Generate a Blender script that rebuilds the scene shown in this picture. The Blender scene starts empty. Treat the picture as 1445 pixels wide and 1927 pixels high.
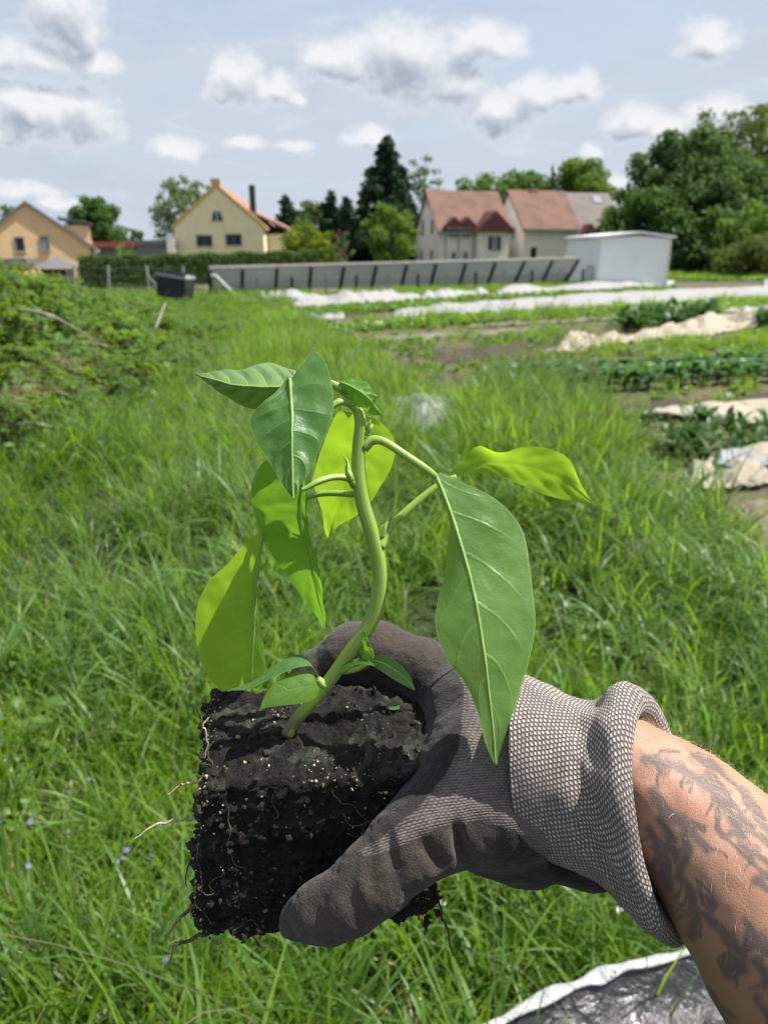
import bpy, math, random
import numpy as np
from mathutils import Vector

# ------------------------------------------------------------------ camera, light, exposure
SC = bpy.context.scene
COL = SC.collection
CAMH = 1.65
PITCH = math.radians(18.9)
FPX = 1445.0                       # focal length in photograph pixels
CX, CY = 722.5, 963.5

cam_d = bpy.data.cameras.new("camera")
cam = bpy.data.objects.new("camera", cam_d)
COL.objects.link(cam)
cam.location = (0, 0, CAMH)
cam.rotation_euler = (math.pi / 2 - PITCH, 0, 0)
cam_d.sensor_fit = 'VERTICAL'
cam_d.sensor_height = 36.0
cam_d.lens = 36.0 * FPX / 1927.0
cam_d.clip_start = 0.02
cam_d.clip_end = 3000
cam_d.dof.use_dof = True
cam_d.dof.focus_distance = 0.405
cam_d.dof.aperture_fstop = cam_d.lens / 2.3
SC.camera = cam

SUN_EL = math.radians(57)
SUN_AZ = math.radians(85)          # from the right
sdir = Vector((math.sin(SUN_AZ) * math.cos(SUN_EL), math.cos(SUN_AZ) * math.cos(SUN_EL), math.sin(SUN_EL)))
sun_d = bpy.data.lights.new("sun", 'SUN')
sun_d.energy = 5.0
sun_d.angle = math.radians(0.6)
sun_d.color = (1.0, 0.955, 0.88)
sun = bpy.data.objects.new("sun", sun_d)
COL.objects.link(sun)
sun.rotation_euler = sdir.to_track_quat('Z', 'Y').to_euler()
sun.location = (20, 10, 40)

SC.view_settings.view_transform = 'Standard'
SC.view_settings.look = 'None'
SC.view_settings.exposure = 0.85
SC.view_settings.gamma = 1.0
SC.view_settings.use_curve_mapping = False
SC.render.engine = 'CYCLES'
SC.cycles.max_bounces = 8
SC.cycles.transparent_max_bounces = 8
SC.cycles.use_denoising = True
SC.cycles.sample_clamp_indirect = 6.0
WORLD_STRENGTH = 0.1


class NT:
    """small helper for node trees"""
    def __init__(s, tree):
        s.t = tree
        s.l = tree.links

    def n(s, typ, ins=None, **props):
        nd = s.t.nodes.new(typ)
        for k, v in props.items():
            setattr(nd, k, v)
        if ins:
            for k, v in ins.items():
                s.set(nd, k, v)
        return nd

    def set(s, nd, k, v):
        sock = nd.inputs[k]
        if isinstance(v, bpy.types.NodeSocket):
            s.l.new(v, sock)
        elif isinstance(v, bpy.types.Node):
            s.l.new(v.outputs[0], sock)
        else:
            if hasattr(sock, "default_value"):
                dv = sock.default_value
                if hasattr(dv, "__len__") and len(dv) == 4 and len(v) == 3:
                    v = (*v, 1.0)
            sock.default_value = v

    def m(s, op, a, b=None, c=None, clamp=False):
        nd = s.t.nodes.new('ShaderNodeMath')
        nd.operation = op
        nd.use_clamp = clamp
        s.set(nd, 0, a)
        if b is not None:
            s.set(nd, 1, b)
        if c is not None:
            s.set(nd, 2, c)
        return nd.outputs[0]

    def vm(s, op, a, b=None):
        nd = s.t.nodes.new('ShaderNodeVectorMath')
        nd.operation = op
        s.set(nd, 0, a)
        if b is not None:
            s.set(nd, 1, b)
        return nd.outputs['Value'] if op in ('DOT_PRODUCT', 'LENGTH', 'DISTANCE') else nd.outputs[0]

    def ss(s, x, lo, hi, a=0.0, b=1.0):
        nd = s.t.nodes.new('ShaderNodeMapRange')
        nd.interpolation_type = 'SMOOTHSTEP'
        s.set(nd, 0, x)
        for i, v in ((1, lo), (2, hi), (3, a), (4, b)):
            s.set(nd, i, v)
        return nd.outputs[0]

    def mix(s, f, a, b, blend='MIX'):
        nd = s.t.nodes.new('ShaderNodeMix')
        nd.data_type = 'RGBA'
        nd.blend_type = blend
        s.set(nd, 0, f)
        s.set(nd, 6, a)
        s.set(nd, 7, b)
        return nd.outputs[2]

    def noise(s, vec, scale, detail=4, rough=0.55, dist=0.0, color=False):
        nd = s.t.nodes.new('ShaderNodeTexNoise')
        if vec is not None:
            s.set(nd, 'Vector', vec)
        nd.inputs['Scale'].default_value = scale
        nd.inputs['Detail'].default_value = detail
        nd.inputs['Roughness'].default_value = rough
        nd.inputs['Distortion'].default_value = dist
        return nd.outputs['Color' if color else 'Fac']


# ------------------------------------------------------------------ sky
def px_dir(px, py):
    x = (px - CX) / FPX
    y = (CY - py) / FPX
    v = Vector((x, math.cos(PITCH) + y * math.sin(PITCH), -math.sin(PITCH) + y * math.cos(PITCH)))
    return v.normalized()


def px_azel(px, py):
    v = px_dir(px, py)
    return math.atan2(v.x, v.y), math.asin(v.z)


# lobes of the cumulus clouds: (px, py, half width, height up, depth down)
CLOUDS = [
    (655, 122, 75, 52, 26), (770, 118, 115, 62, 78), (850, 150, 70, 52, 48), (905, 90, 80, 42, 26), (720, 95, 60, 40, 40), (620, 105, 45, 28, 22),
    (450, 148, 52, 50, 40), (510, 165, 60, 36, 32), (560, 185, 28, 18, 12), (415, 172, 32, 26, 16),
    (1010, 178, 62, 46, 44), (1070, 168, 50, 32, 34), (1108, 150, 18, 22, 20), (940, 205, 75, 34, 48),
    (1325, 85, 52, 36, 28), (1300, 98, 36, 22, 18),
    (125, 40, 66, 64, 36), (95, 115, 100, 34, 22), (180, 115, 55, 26, 18), (10, 105, 45, 34, 26), (150, 60, 40, 40, 30),
    (100, 205, 110, 48, 56), (40, 190, 60, 40, 40), (170, 235, 60, 30, 36), (10, 260, 50, 30, 30),
    (330, 284, 48, 26, 18), (470, 270, 40, 16, 12), (560, 276, 34, 13, 10), (690, 260, 52, 20, 18),
    (1190, 226, 60, 34, 26), (1270, 238, 70, 22, 18), (1350, 205, 60, 28, 18), (1240, 284, 40, 22, 14), (1120, 287, 32, 18, 12),
    (45, 365, 60, 18, 14), (1150, 350, 50, 18, 10), (120, 385, 45, 12, 10),
]


def make_world():
    w = bpy.data.worlds.new("World")
    SC.world = w
    w.use_nodes = True
    t = NT(w.node_tree)
    for nd in list(w.node_tree.nodes):
        w.node_tree.nodes.remove(nd)
    out = t.n('ShaderNodeOutputWorld')
    bg = t.n('ShaderNodeBackground')
    bg.inputs['Strength'].default_value = WORLD_STRENGTH
    t.l.new(bg.outputs[0], out.inputs[0])
    sky = t.n('ShaderNodeTexSky', sky_type='NISHITA')
    sky.sun_disc = False
    sky.sun_elevation = SUN_EL
    sky.sun_rotation = SUN_AZ
    sky.air_density = 1.0
    sky.dust_density = 1.2
    sky.ozone_density = 1.6

    # field of the clouds as a node group over (azimuth, elevation)
    g = bpy.data.node_groups.new("cloud_field", 'ShaderNodeTree')
    g.interface.new_socket("p", in_out='INPUT', socket_type='NodeSocketVector')
    g.interface.new_socket("f", in_out='OUTPUT', socket_type='NodeSocketFloat')
    g.interface.new_socket("soft", in_out='OUTPUT', socket_type='NodeSocketFloat')
    q = NT(g)
    gi = q.n('NodeGroupInput')
    go = q.n('NodeGroupOutput')
    p0 = gi.outputs[0]
    d1 = q.vm('SUBTRACT', q.noise(p0, 16, 3, 0.55, color=True), (0.5, 0.5, 0.5))
    p1 = q.vm('ADD', p0, q.vm('MULTIPLY', d1, (0.045, 0.03, 0)))
    xyz = q.n('ShaderNodeSeparateXYZ', {0: p1})
    U, V = xyz.outputs[0], xyz.outputs[1]
    cur = None
    for (px, py, rx, ru, rd) in CLOUDS:
        a, e = px_azel(px, py)
        ang = 1.0 / FPX * 0.93
        du = q.m('MULTIPLY', q.m('SUBTRACT', U, a), 1 / (rx * ang * 1.12))
        dv = q.m('SUBTRACT', V, e)
        dv = q.m('MAXIMUM', q.m('MULTIPLY', dv, 1 / (ru * ang * 1.12)), q.m('MULTIPLY', dv, -1 / (rd * ang * 1.12)))
        r2 = q.m('ADD', q.m('MULTIPLY', du, du), q.m('MULTIPLY', dv, dv))
        f = q.m('SUBTRACT', 1.0, r2)
        cur = f if cur is None else q.m('SMOOTH_MAX', cur, f, 0.25)
    # elsewhere in the sky: the same kind of scattered cumulus
    sp = q.n('ShaderNodeSeparateXYZ', {0: p0})
    mask = q.m('MAXIMUM', q.m('DIVIDE', q.m('ABSOLUTE', sp.outputs[0]), 0.62), q.m('DIVIDE', sp.outputs[1], 0.42))
    st = q.vm('MULTIPLY', p1, (1.0, 1.9, 1.0))
    gen = q.m('MULTIPLY', q.m('SUBTRACT', q.noise(st, 4.2, 3, 0.5), 0.56), 6.0)
    gen = q.m('SUBTRACT', gen, q.ss(mask, 1.25, 0.95, 0.0, 3.0))
    cur = q.m('MAXIMUM', cur, gen)
    nz = q.noise(q.vm('MULTIPLY', p0, (1.0, 1.25, 1.0)), 44, 9, 0.66)
    nz2 = q.noise(p0, 13, 3, 0.5)
    soft = q.m('ADD', q.m('MAXIMUM', cur, -1.5), q.m('MULTIPLY', q.m('SUBTRACT', nz2, 0.5), 1.6))
    soft = q.m('ADD', soft, q.m('MULTIPLY', q.m('SUBTRACT', nz, 0.5), 0.55))
    cur = q.m('ADD', cur, q.m('MULTIPLY', q.m('SUBTRACT', nz, 0.5), 1.9))
    cur = q.m('ADD', cur, q.m('MULTIPLY', q.m('SUBTRACT', nz2, 0.5), 1.2))
    cur = q.m('MAXIMUM', q.m('SUBTRACT', cur, 0.12), -1.0)
    q.l.new(cur, go.inputs[0])
    q.l.new(soft, go.inputs[1])

    tc = t.n('ShaderNodeTexCoord')
    dvec = t.n('ShaderNodeSeparateXYZ', {0: tc.outputs['Generated']})
    az = t.m('ARCTAN2', dvec.outputs[0], dvec.outputs[1])
    el = t.m('ARCSINE', dvec.outputs[2])
    uv = t.n('ShaderNodeCombineXYZ', {0: az, 1: el, 2: 0.0}).outputs[0]
    f0 = t.n('ShaderNodeGroup', node_tree=g)
    t.set(f0, 0, uv)
    f1 = t.n('ShaderNodeGroup', node_tree=g)
    t.set(f1, 0, t.vm('ADD', uv, (0.006, 0.021, 0.0)))
    F0, F1 = f0.outputs[0], f1.outputs[0]

    # thin high veil, laid out on a plane overhead so that it foreshortens towards the horizon
    zc = t.m('MAXIMUM', dvec.outputs[2], 0.02)
    zc = t.m('ADD', zc, 0.16)
    plane = t.n('ShaderNodeCombineXYZ', {0: t.m('DIVIDE', dvec.outputs[0], zc), 1: t.m('DIVIDE', dvec.outputs[1], zc), 2: 0.0}).outputs[0]
    rot = t.n('ShaderNodeVectorRotate', rotation_type='Z_AXIS')
    t.set(rot, 'Vector', plane)
    rot.inputs['Angle'].default_value = 0.5
    pl2 = t.vm('MULTIPLY', rot.outputs[0], (0.5, 1.3, 1.0))
    v1 = t.noise(pl2, 0.9, 8, 0.6, 0.6)
    v2 = t.noise(pl2, 3.2, 6, 0.6, 0.3)
    veil = t.m('ADD', t.m('MULTIPLY', v1, 0.75), t.m('MULTIPLY', v2, 0.25))
    veil = t.ss(veil, 0.36, 0.62, 0.60, 1.0)
    hor = t.ss(el, 0.0, 0.30, 0.25, 0.0)
    veil = t.m('ADD', veil, hor, clamp=True)
    K = 0.56 / WORLD_STRENGTH
    base = t.mix(veil, sky.outputs[0], (0.605 * K, 0.672 * K, 0.775 * K))
    grey = t.ss(t.noise(t.vm('MULTIPLY', uv, (2.2, 7.0, 1.0)), 1.6, 5, 0.6, 0.5), 0.46, 0.72, 0.0, 0.40)
    base = t.mix(grey, base, (0.47 * K, 0.535 * K, 0.64 * K))
    wisp = t.ss(t.noise(t.vm('MULTIPLY', uv, (3.0, 11.0, 1.0)), 2.6, 7, 0.65, 0.8), 0.52, 0.74, 0.0, 0.6)
    base = t.mix(wisp, base, (0.74 * K, 0.785 * K, 0.85 * K))
    # cumulus: lit tops, grey bases
    cover = t.ss(F0, -0.35, 0.95)
    S0, S1 = f0.outputs[1], f1.outputs[1]
    lit = t.ss(t.m('SUBTRACT', S0, S1), -0.40, 0.62)
    thick = t.ss(F0, 0.05, 0.9, 0.25, 1.0)
    shade = t.m('MULTIPLY', thick, t.m('SUBTRACT', 1.0, lit), clamp=True)
    ccol = t.mix(shade, (0.91 * K, 0.925 * K, 0.95 * K), (0.30 * K, 0.365 * K, 0.475 * K))
    col = t.mix(t.m('MULTIPLY', cover, 0.92), base, ccol)
    # below the horizon the ground's own average colour
    gnd = t.ss(el, -0.02, -0.005, 1.0, 0.0)
    col = t.mix(gnd, col, (0.10 * K, 0.14 * K, 0.06 * K))
    t.l.new(col, bg.inputs[0])
    w.cycles.sampling_method = 'MANUAL'
    w.cycles.sample_map_resolution = 512


make_world()

# ------------------------------------------------------------------ helpers
rng = np.random.default_rng(7)
random.seed(7)


def P(px, py, d):
    """point of the place seen at photo pixel (px, py), d metres deep"""
    x = (px - CX) / FPX * d
    y = (CY - py) / FPX * d
    return Vector((x, d * math.cos(PITCH) + y * math.sin(PITCH), CAMH - d * math.sin(PITCH) + y * math.cos(PITCH)))


def G(px, py, h=0.0):
    v = px_dir(px, py)
    k = (h - CAMH) / v.z
    return Vector((0, 0, CAMH)) + v * k


def V(px, py, Y):
    v = px_dir(px, py)
    return Vector((0, 0, CAMH)) + v * (Y / v.y)


def PROJ(pts):
    """world points (n,3) -> photo pixels and depth"""
    pts = np.asarray(pts, float)
    x = pts[:, 0]
    y = pts[:, 1]
    z = pts[:, 2] - CAMH
    d = y * math.cos(PITCH) - z * math.sin(PITCH)
    u = y * math.sin(PITCH) + z * math.cos(PITCH)
    d2 = np.where(np.abs(d) < 1e-6, 1e-6, d)
    return CX + x / d2 * FPX, CY - u / d2 * FPX, d


_perm = np.random.default_rng(3).integers(0, 1 << 30, 4096)


def _hash(i, j, k, s):
    return (_perm[(_perm[(_perm[(i + s * 131) & 4095] + j) & 4095] + k) & 4095] & 0xffff) / 65535.0


def vnoise(p, s=0):
    p = np.asarray(p, float)
    f = np.floor(p).astype(np.int64)
    t = p - f
    t = t * t * (3 - 2 * t)
    i, j, k = f[:, 0], f[:, 1], f[:, 2]
    r = 0
    for a in (0, 1):
        wa = t[:, 0] if a else 1 - t[:, 0]
        for b in (0, 1):
            wb = t[:, 1] if b else 1 - t[:, 1]
            for c in (0, 1):
                wc = t[:, 2] if c else 1 - t[:, 2]
                r = r + wa * wb * wc * _hash(i + a, j + b, k + c, s)
    return r * 2 - 1


def fbm(p, oct=4, s=0, gain=0.5, lac=2.03):
    p = np.asarray(p, float)
    a, r = 1.0, 0
    for o in range(oct):
        r = r + a * vnoise(p, s + o)
        a *= gain
        p = p * lac + 17.3
    return r


def in_poly(x, y, poly):
    x = np.asarray(x, float)
    y = np.asarray(y, float)
    r = np.zeros(x.shape, bool)
    n = len(poly)
    for i in range(n):
        x0, y0 = poly[i]
        x1, y1 = poly[(i + 1) % n]
        if y0 == y1:
            continue
        c = ((y0 > y) != (y1 > y)) & (x < (x1 - x0) * (y - y0) / (y1 - y0) + x0)
        r ^= c
    return r


def dist_line(x, y, line, closed=False):
    best = np.full(np.shape(x), 1e9)
    n = len(line)
    for i in range(n if closed else n - 1):
        x0, y0 = line[i]
        x1, y1 = line[(i + 1) % n]
        dx, dy = x1 - x0, y1 - y0
        t = np.clip(((x - x0) * dx + (y - y0) * dy) / (dx * dx + dy * dy + 1e-9), 0, 1)
        best = np.minimum(best, np.hypot(x - x0 - t * dx, y - y0 - t * dy))
    return best


def tag(o, label=None, cat=None, group=None, kind=None):
    if label:
        o['label'] = label
    if cat:
        o['category'] = cat
    if group:
        o['group'] = group
    if kind:
        o['kind'] = kind
    return o


def mesh_data(name, verts, faces, mats=None, smooth=True, uv=None, attrs=None, fmat=None):
    """verts (n,3); faces: list of lists or an int array (m,3|4)"""
    me = bpy.data.meshes.new(name)
    v = np.asarray(verts, np.float32)
    if isinstance(faces, np.ndarray):
        m, k = faces.shape
        me.vertices.add(len(v))
        me.vertices.foreach_set("co", v.ravel())
        me.loops.add(m * k)
        me.loops.foreach_set("vertex_index", faces.astype(np.int32).ravel())
        me.polygons.add(m)
        me.polygons.foreach_set("loop_start", np.arange(0, m * k, k, dtype=np.int32))
        me.update(calc_edges=True)
    else:
        me.from_pydata([tuple(map(float, q)) for q in v], [], faces)
    if mats is not None:
        for mm in (mats if isinstance(mats, (list, tuple)) else [mats]):
            me.materials.append(mm)
    if fmat is not None:
        me.polygons.foreach_set("material_index", np.asarray(fmat, np.int32))
    me.polygons.foreach_set("use_smooth", np.full(len(me.polygons), smooth, bool))
    if uv is not None:
        uv = np.asarray(uv, np.float32)
        li = np.empty(len(me.loops), np.int32)
        me.loops.foreach_get("vertex_index", li)
        lay = me.uv_layers.new(name="UVMap")
        lay.data.foreach_set("uv", uv[li].ravel())
    for k, a in (attrs or {}).items():
        a = np.asarray(a, np.float32)
        at = me.attributes.new(k, 'FLOAT' if a.ndim == 1 else 'FLOAT_VECTOR', 'POINT')
        at.data.foreach_set("value" if a.ndim == 1 else "vector", a.ravel())
    me.update()
    return me


def link(name, me, parent=None):
    o = bpy.data.objects.new(name, me)
    COL.objects.link(o)
    if parent is not None:
        o.parent = parent
    return o


def obj(name, verts, faces, mat, parent=None, **kw):
    """one mesh object; verts in world space, stored relative to the parent's place"""
    v = np.asarray(verts, float)
    if parent is not None:
        root = parent
        off = np.zeros(3)
        while root is not None:
            off += np.array(root.location)
            root = root.parent
        v = v - off
    return link(name, mesh_data(name, v, faces, mat, **kw), parent)


def empty(name, loc, label=None, cat=None, group=None, kind=None):
    o = bpy.data.objects.new(name, None)
    COL.objects.link(o)
    o.empty_display_size = 0.1
    o.location = loc
    return tag(o, label, cat, group, kind)


def catmull(pts, n):
    """(k,m) control rows -> (n,m) samples through them"""
    p = np.asarray(pts, float)
    k = len(p)
    if k == 2:
        t = np.linspace(0, 1, n)[:, None]
        return p[0] * (1 - t) + p[1] * t
    ext = np.vstack([2 * p[0] - p[1], p, 2 * p[-1] - p[-2]])
    s = np.linspace(0, k - 1, n)
    i = np.minimum(s.astype(int), k - 2)
    t = (s - i)[:, None]
    a, b, c, d = ext[i], ext[i + 1], ext[i + 2], ext[i + 3]
    return 0.5 * ((2 * b) + (-a + c) * t + (2 * a - 5 * b + 4 * c - d) * t ** 2 + (-a + 3 * b - 3 * c + d) * t ** 3)


def grid_faces(n, m, close=False, base=0):
    """faces of an n x m vertex grid, columns closed on demand"""
    i = np.arange(n - 1)[:, None]
    j = np.arange(m if close else m - 1)[None, :]
    j2 = (j + 1) % m
    a = i * m + j
    b = i * m + j2
    c = (i + 1) * m + j2
    d = (i + 1) * m + j
    return np.stack([a, b, c, d], -1).reshape(-1, 4) + base


def tube(ctrl, n=24, seg=10, ridge=0.0, ridges=5, caps=True, twist=0.0):
    """ctrl rows (x,y,z,r) -> verts, faces, uv of a tapered tube"""
    s = catmull(ctrl, n)
    c, r = s[:, :3], np.maximum(s[:, 3], 1e-5)
    T = np.gradient(c, axis=0)
    T /= np.linalg.norm(T, axis=1)[:, None] + 1e-12
    ref = np.array([0.0, 0.0, 1.0]) if abs(T[0, 2]) < 0.9 else np.array([1.0, 0, 0])
    N = np.cross(T[0], ref)
    N /= np.linalg.norm(N)
    Ns = [N]
    for i in range(1, n):
        N = Ns[-1] - T[i] * np.dot(Ns[-1], T[i])
        N /= np.linalg.norm(N) + 1e-12
        Ns.append(N)
    Ns = np.array(Ns)
    B = np.cross(T, Ns)
    th = np.linspace(0, 2 * math.pi, seg, endpoint=False)
    tw = np.linspace(0, twist, n)[:, None]
    rr = r[:, None] * (1 + ridge * np.cos(ridges * th)[None, :])
    ct, st = np.cos(th + tw), np.sin(th + tw)
    v = c[:, None, :] + rr[..., None] * (ct[..., None] * Ns[:, None, :] + st[..., None] * B[:, None, :])
    v = v.reshape(-1, 3)
    f = grid_faces(n, seg, True)
    uv = np.stack(np.broadcast_arrays(th[None, :] / (2 * math.pi), np.linspace(0, 1, n)[:, None]), -1).reshape(-1, 2)
    if caps:
        k = len(v)
        v = np.vstack([v, c[0], c[-1]])
        uv = np.vstack([uv, [0.5, 0], [0.5, 1]])
        j = np.arange(seg)
        j2 = (j + 1) % seg
        f = np.vstack([f, np.stack([np.full(seg, k), j2, j, j], -1), np.stack([np.full(seg, k + 1), (n - 1) * seg + j, (n - 1) * seg + j2, (n - 1) * seg + j2], -1)])
        tri = f[-2 * seg:, :3]
        f = [list(map(int, q)) for q in f[:-2 * seg]] + [list(map(int, q)) for q in tri]
    return v, f, uv


class MB:
    """collects boxes, prisms and tubes into one mesh"""
    def __init__(s):
        s.v = []
        s.f = []

    def add(s, v, f):
        b = len(s.v)
        s.v += [tuple(map(float, q)) for q in v]
        s.f += [[int(i) + b for i in q] for q in f]
        return s

    def box(s, lo, hi, X=None):
        (x0, y0, z0), (x1, y1, z1) = lo, hi
        v = [(x0, y0, z0), (x1, y0, z0), (x1, y1, z0), (x0, y1, z0), (x0, y0, z1), (x1, y0, z1), (x1, y1, z1), (x0, y1, z1)]
        if X is not None:
            v = [X(q) for q in v]
        return s.add(v, [(0, 3, 2, 1), (4, 5, 6, 7), (0, 1, 5, 4), (1, 2, 6, 5), (2, 3, 7, 6), (3, 0, 4, 7)])

    def prism(s, poly, d, X=None):
        """poly: 3d points in one plane, thickened by the vector d"""
        n = len(poly)
        a = [Vector(q) for q in poly]
        b = [q + Vector(d) for q in a]
        v = a + b
        if X is not None:
            v = [X(q) for q in v]
        f = [list(range(n))[::-1], list(range(n, 2 * n))] + [[i, (i + 1) % n, (i + 1) % n + n, i + n] for i in range(n)]
        return s.add(v, f)

    def bar(s, p, q, w, h=None):
        p, q = Vector(p), Vector(q)
        h = h or w
        t = (q - p).normalized()
        up = Vector((0, 0, 1)) if abs(t.z) < 0.95 else Vector((0, 1, 0))
        a = t.cross(up).normalized() * (w / 2)
        b = a.cross(t).normalized() * (h / 2)
        v = [p - a - b, p + a - b, p + a + b, p - a + b, q - a - b, q + a - b, q + a + b, q - a + b]
        return s.add(v, [(0, 3, 2, 1), (4, 5, 6, 7), (0, 1, 5, 4), (1, 2, 6, 5), (2, 3, 7, 6), (3, 0, 4, 7)])

    def build(s, name, mat, parent=None, smooth=False, **kw):
        return obj(name, np.array(s.v), s.f, mat, parent, smooth=smooth, **kw)


def ico(sub=0):
    t = (1 + 5 ** .5) / 2
    v = np.array([(-1, t, 0), (1, t, 0), (-1, -t, 0), (1, -t, 0), (0, -1, t), (0, 1, t), (0, -1, -t), (0, 1, -t), (t, 0, -1), (t, 0, 1), (-t, 0, -1), (-t, 0, 1)], float)
    v /= np.linalg.norm(v[0])
    f = np.array([(0, 11, 5), (0, 5, 1), (0, 1, 7), (0, 7, 10), (0, 10, 11), (1, 5, 9), (5, 11, 4), (11, 10, 2), (10, 7, 6), (7, 1, 8), (3, 9, 4), (3, 4, 2), (3, 2, 6), (3, 6, 8), (3, 8, 9), (4, 9, 5), (2, 4, 11), (6, 2, 10), (8, 6, 7), (9, 8, 1)])
    return v, f


# ------------------------------------------------------------------ materials
def new_mat(name):
    m = bpy.data.materials.new(name)
    m.use_nodes = True
    t = NT(m.node_tree)
    bs = m.node_tree.nodes['Principled BSDF']
    return m, t, bs, m.node_tree.nodes['Material Output']


def simple(name, col, rough=0.7, var=0.15, scale=6.0, bump=0.0, bscale=40.0, spec=0.4, metal=0.0):
    """plain surface with uneven tone and fine relief"""
    m, t, bs, out = new_mat(name)
    tc = t.n('ShaderNodeTexCoord').outputs['Object']
    nz = t.noise(tc, scale, 5, 0.6)
    dark = tuple(c * (1 - var) for c in col)
    lite = tuple(min(1, c * (1 + var)) for c in col)
    t.set(bs, 'Base Color', t.mix(t.ss(nz, 0.3, 0.7), dark, lite))
    bs.inputs['Roughness'].default_value = rough
    bs.inputs['Specular IOR Level'].default_value = spec
    bs.inputs['Metallic'].default_value = metal
    if bump:
        b = t.n('ShaderNodeBump', {'Height': t.noise(tc, bscale, 4, 0.6)})
        b.inputs['Strength'].default_value = bump
        b.inputs['Distance'].default_value = 0.01
        t.l.new(b.outputs[0], bs.inputs['Normal'])
    return m


def foliage(name, dark, lite, trans, tfac=0.35, rough=0.5, spec=0.35, dry=None, dryf=0.0):
    """leaves: tone varies leaf by leaf and plant by plant; light passes through"""
    m, t, bs, out = new_mat(name)
    geo = t.n('ShaderNodeNewGeometry')
    oi = t.n('ShaderNodeObjectInfo')
    r = t.m('ADD', t.m('MULTIPLY', geo.outputs['Random Per Island'], 0.65), t.m('MULTIPLY', oi.outputs['Random'], 0.35))
    col = t.mix(r, dark, lite)
    tcol = t.mix(r, tuple(c * 0.75 for c in trans), tuple(min(1, c * 1.15) for c in trans))
    if dry:
        k = t.ss(geo.outputs['Random Per Island'], 1 - dryf, 1 - dryf + 0.02)
        col = t.mix(k, col, dry)
        tcol = t.mix(k, tcol, tuple(c * 0.6 for c in dry))
    t.set(bs, 'Base Color', col)
    bs.inputs['Roughness'].default_value = rough
    bs.inputs['Specular IOR Level'].default_value = spec
    tr = t.n('ShaderNodeBsdfTranslucent', {'Color': tcol})
    ms = t.n('ShaderNodeMixShader')
    ms.inputs[0].default_value = tfac
    t.l.new(bs.outputs[0], ms.inputs[1])
    t.l.new(tr.outputs[0], ms.inputs[2])
    t.l.new(ms.outputs[0], out.inputs[0])
    return m
# ------------------------------------------------------------------ ground
def sstep(x, a, b):
    t = np.clip((x - a) / (b - a), 0, 1)
    return t * t * (3 - 2 * t)


def HGT(x, y):
    """height of the terrain: flat field with an overgrown bank along the left"""
    x = np.asarray(x, float)
    y = np.asarray(y, float)
    bank = 0.66 * sstep(-x, 2.7, 4.6) * sstep(-y, -17, -7) * (1 - 0.0 * x)
    bank = bank * (1 - 0.75 * sstep(-x, 7.5, 13))
    bank = bank + 0.42 * np.exp(-(np.minimum(x + 4.2, 0) / 2.5) ** 2 - (np.maximum(x + 4.2, 0) / .75) ** 2 - ((y - 7.6) / 2.4) ** 2)
    q = np.stack([x.ravel() * 0.55, y.ravel() * 0.55, np.zeros(x.size)], 1)
    q2 = np.stack([x.ravel() * 1.9, y.ravel() * 1.9, np.zeros(x.size) + 4], 1)
    near = 1 - sstep(np.hypot(x, y), 40, 90)
    return bank * (1 + 0.34 * fbm(q * 1.5, 3, 61).reshape(x.shape)) + near * (0.03 * fbm(q, 2, 63) + 0.012 * fbm(q2, 2, 65)).reshape(x.shape)


def ground_material():
    m, t, bs, out = new_mat("ground_soil_and_turf")
    tc = t.n('ShaderNodeTexCoord').outputs['Object']
    a = t.n('ShaderNodeAttribute', attribute_name="field")
    n1 = t.noise(tc, 1.2, 6, 0.6)
    n2 = t.noise(tc, 14, 5, 0.65)
    soil = t.mix(n2, (0.065, 0.048, 0.034), (0.175, 0.135, 0.10))
    soil = t.mix(t.ss(n1, 0.5, 0.62), soil, (0.085, 0.12, 0.04))
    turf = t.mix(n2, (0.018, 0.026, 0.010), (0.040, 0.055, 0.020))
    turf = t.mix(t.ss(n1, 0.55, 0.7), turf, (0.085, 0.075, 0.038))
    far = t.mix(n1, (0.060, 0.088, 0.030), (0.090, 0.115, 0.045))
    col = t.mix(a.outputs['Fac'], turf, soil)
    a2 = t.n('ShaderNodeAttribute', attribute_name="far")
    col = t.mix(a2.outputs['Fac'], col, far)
    t.set(bs, 'Base Color', col)
    bs.inputs['Roughness'].default_value = 0.95
    bs.inputs['Specular IOR Level'].default_value = 0.15
    b = t.n('ShaderNodeBump', {'Height': t.m('ADD', n2, t.m('MULTIPLY', t.noise(tc, 60, 4, 0.6), 0.4))})
    b.inputs['Strength'].default_value = 0.8
    b.inputs['Distance'].default_value = 0.03
    t.l.new(b.outputs[0], bs.inputs['Normal'])
    return m


# edge between the meadow and the tilled field, seen as photo pixels
MEADOW_PX = [(-4000, 4000), (-4000, 470), (300, 520), (430, 560), (520, 592), (620, 640), (720, 700), (800, 752), (930, 775), (1080, 800), (1135, 880), (1180, 960), (1300, 1010), (1420, 1070), (1700, 1180), (2600, 1500), (6000, 4000)]


def meadow_mask(x, y, z=None):
    pts = np.stack([x, y, np.zeros_like(x)], 1)
    px, py, d = PROJ(pts)
    px = px + 26 * vnoise(np.stack([x * 1.7, y * 1.7, x * 0], 1), 77) * np.clip(6 / np.maximum(y, 1), 0.15, 1.5)
    near = d < 0.6
    r = in_poly(px, py, MEADOW_PX) | near
    return r


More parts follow.
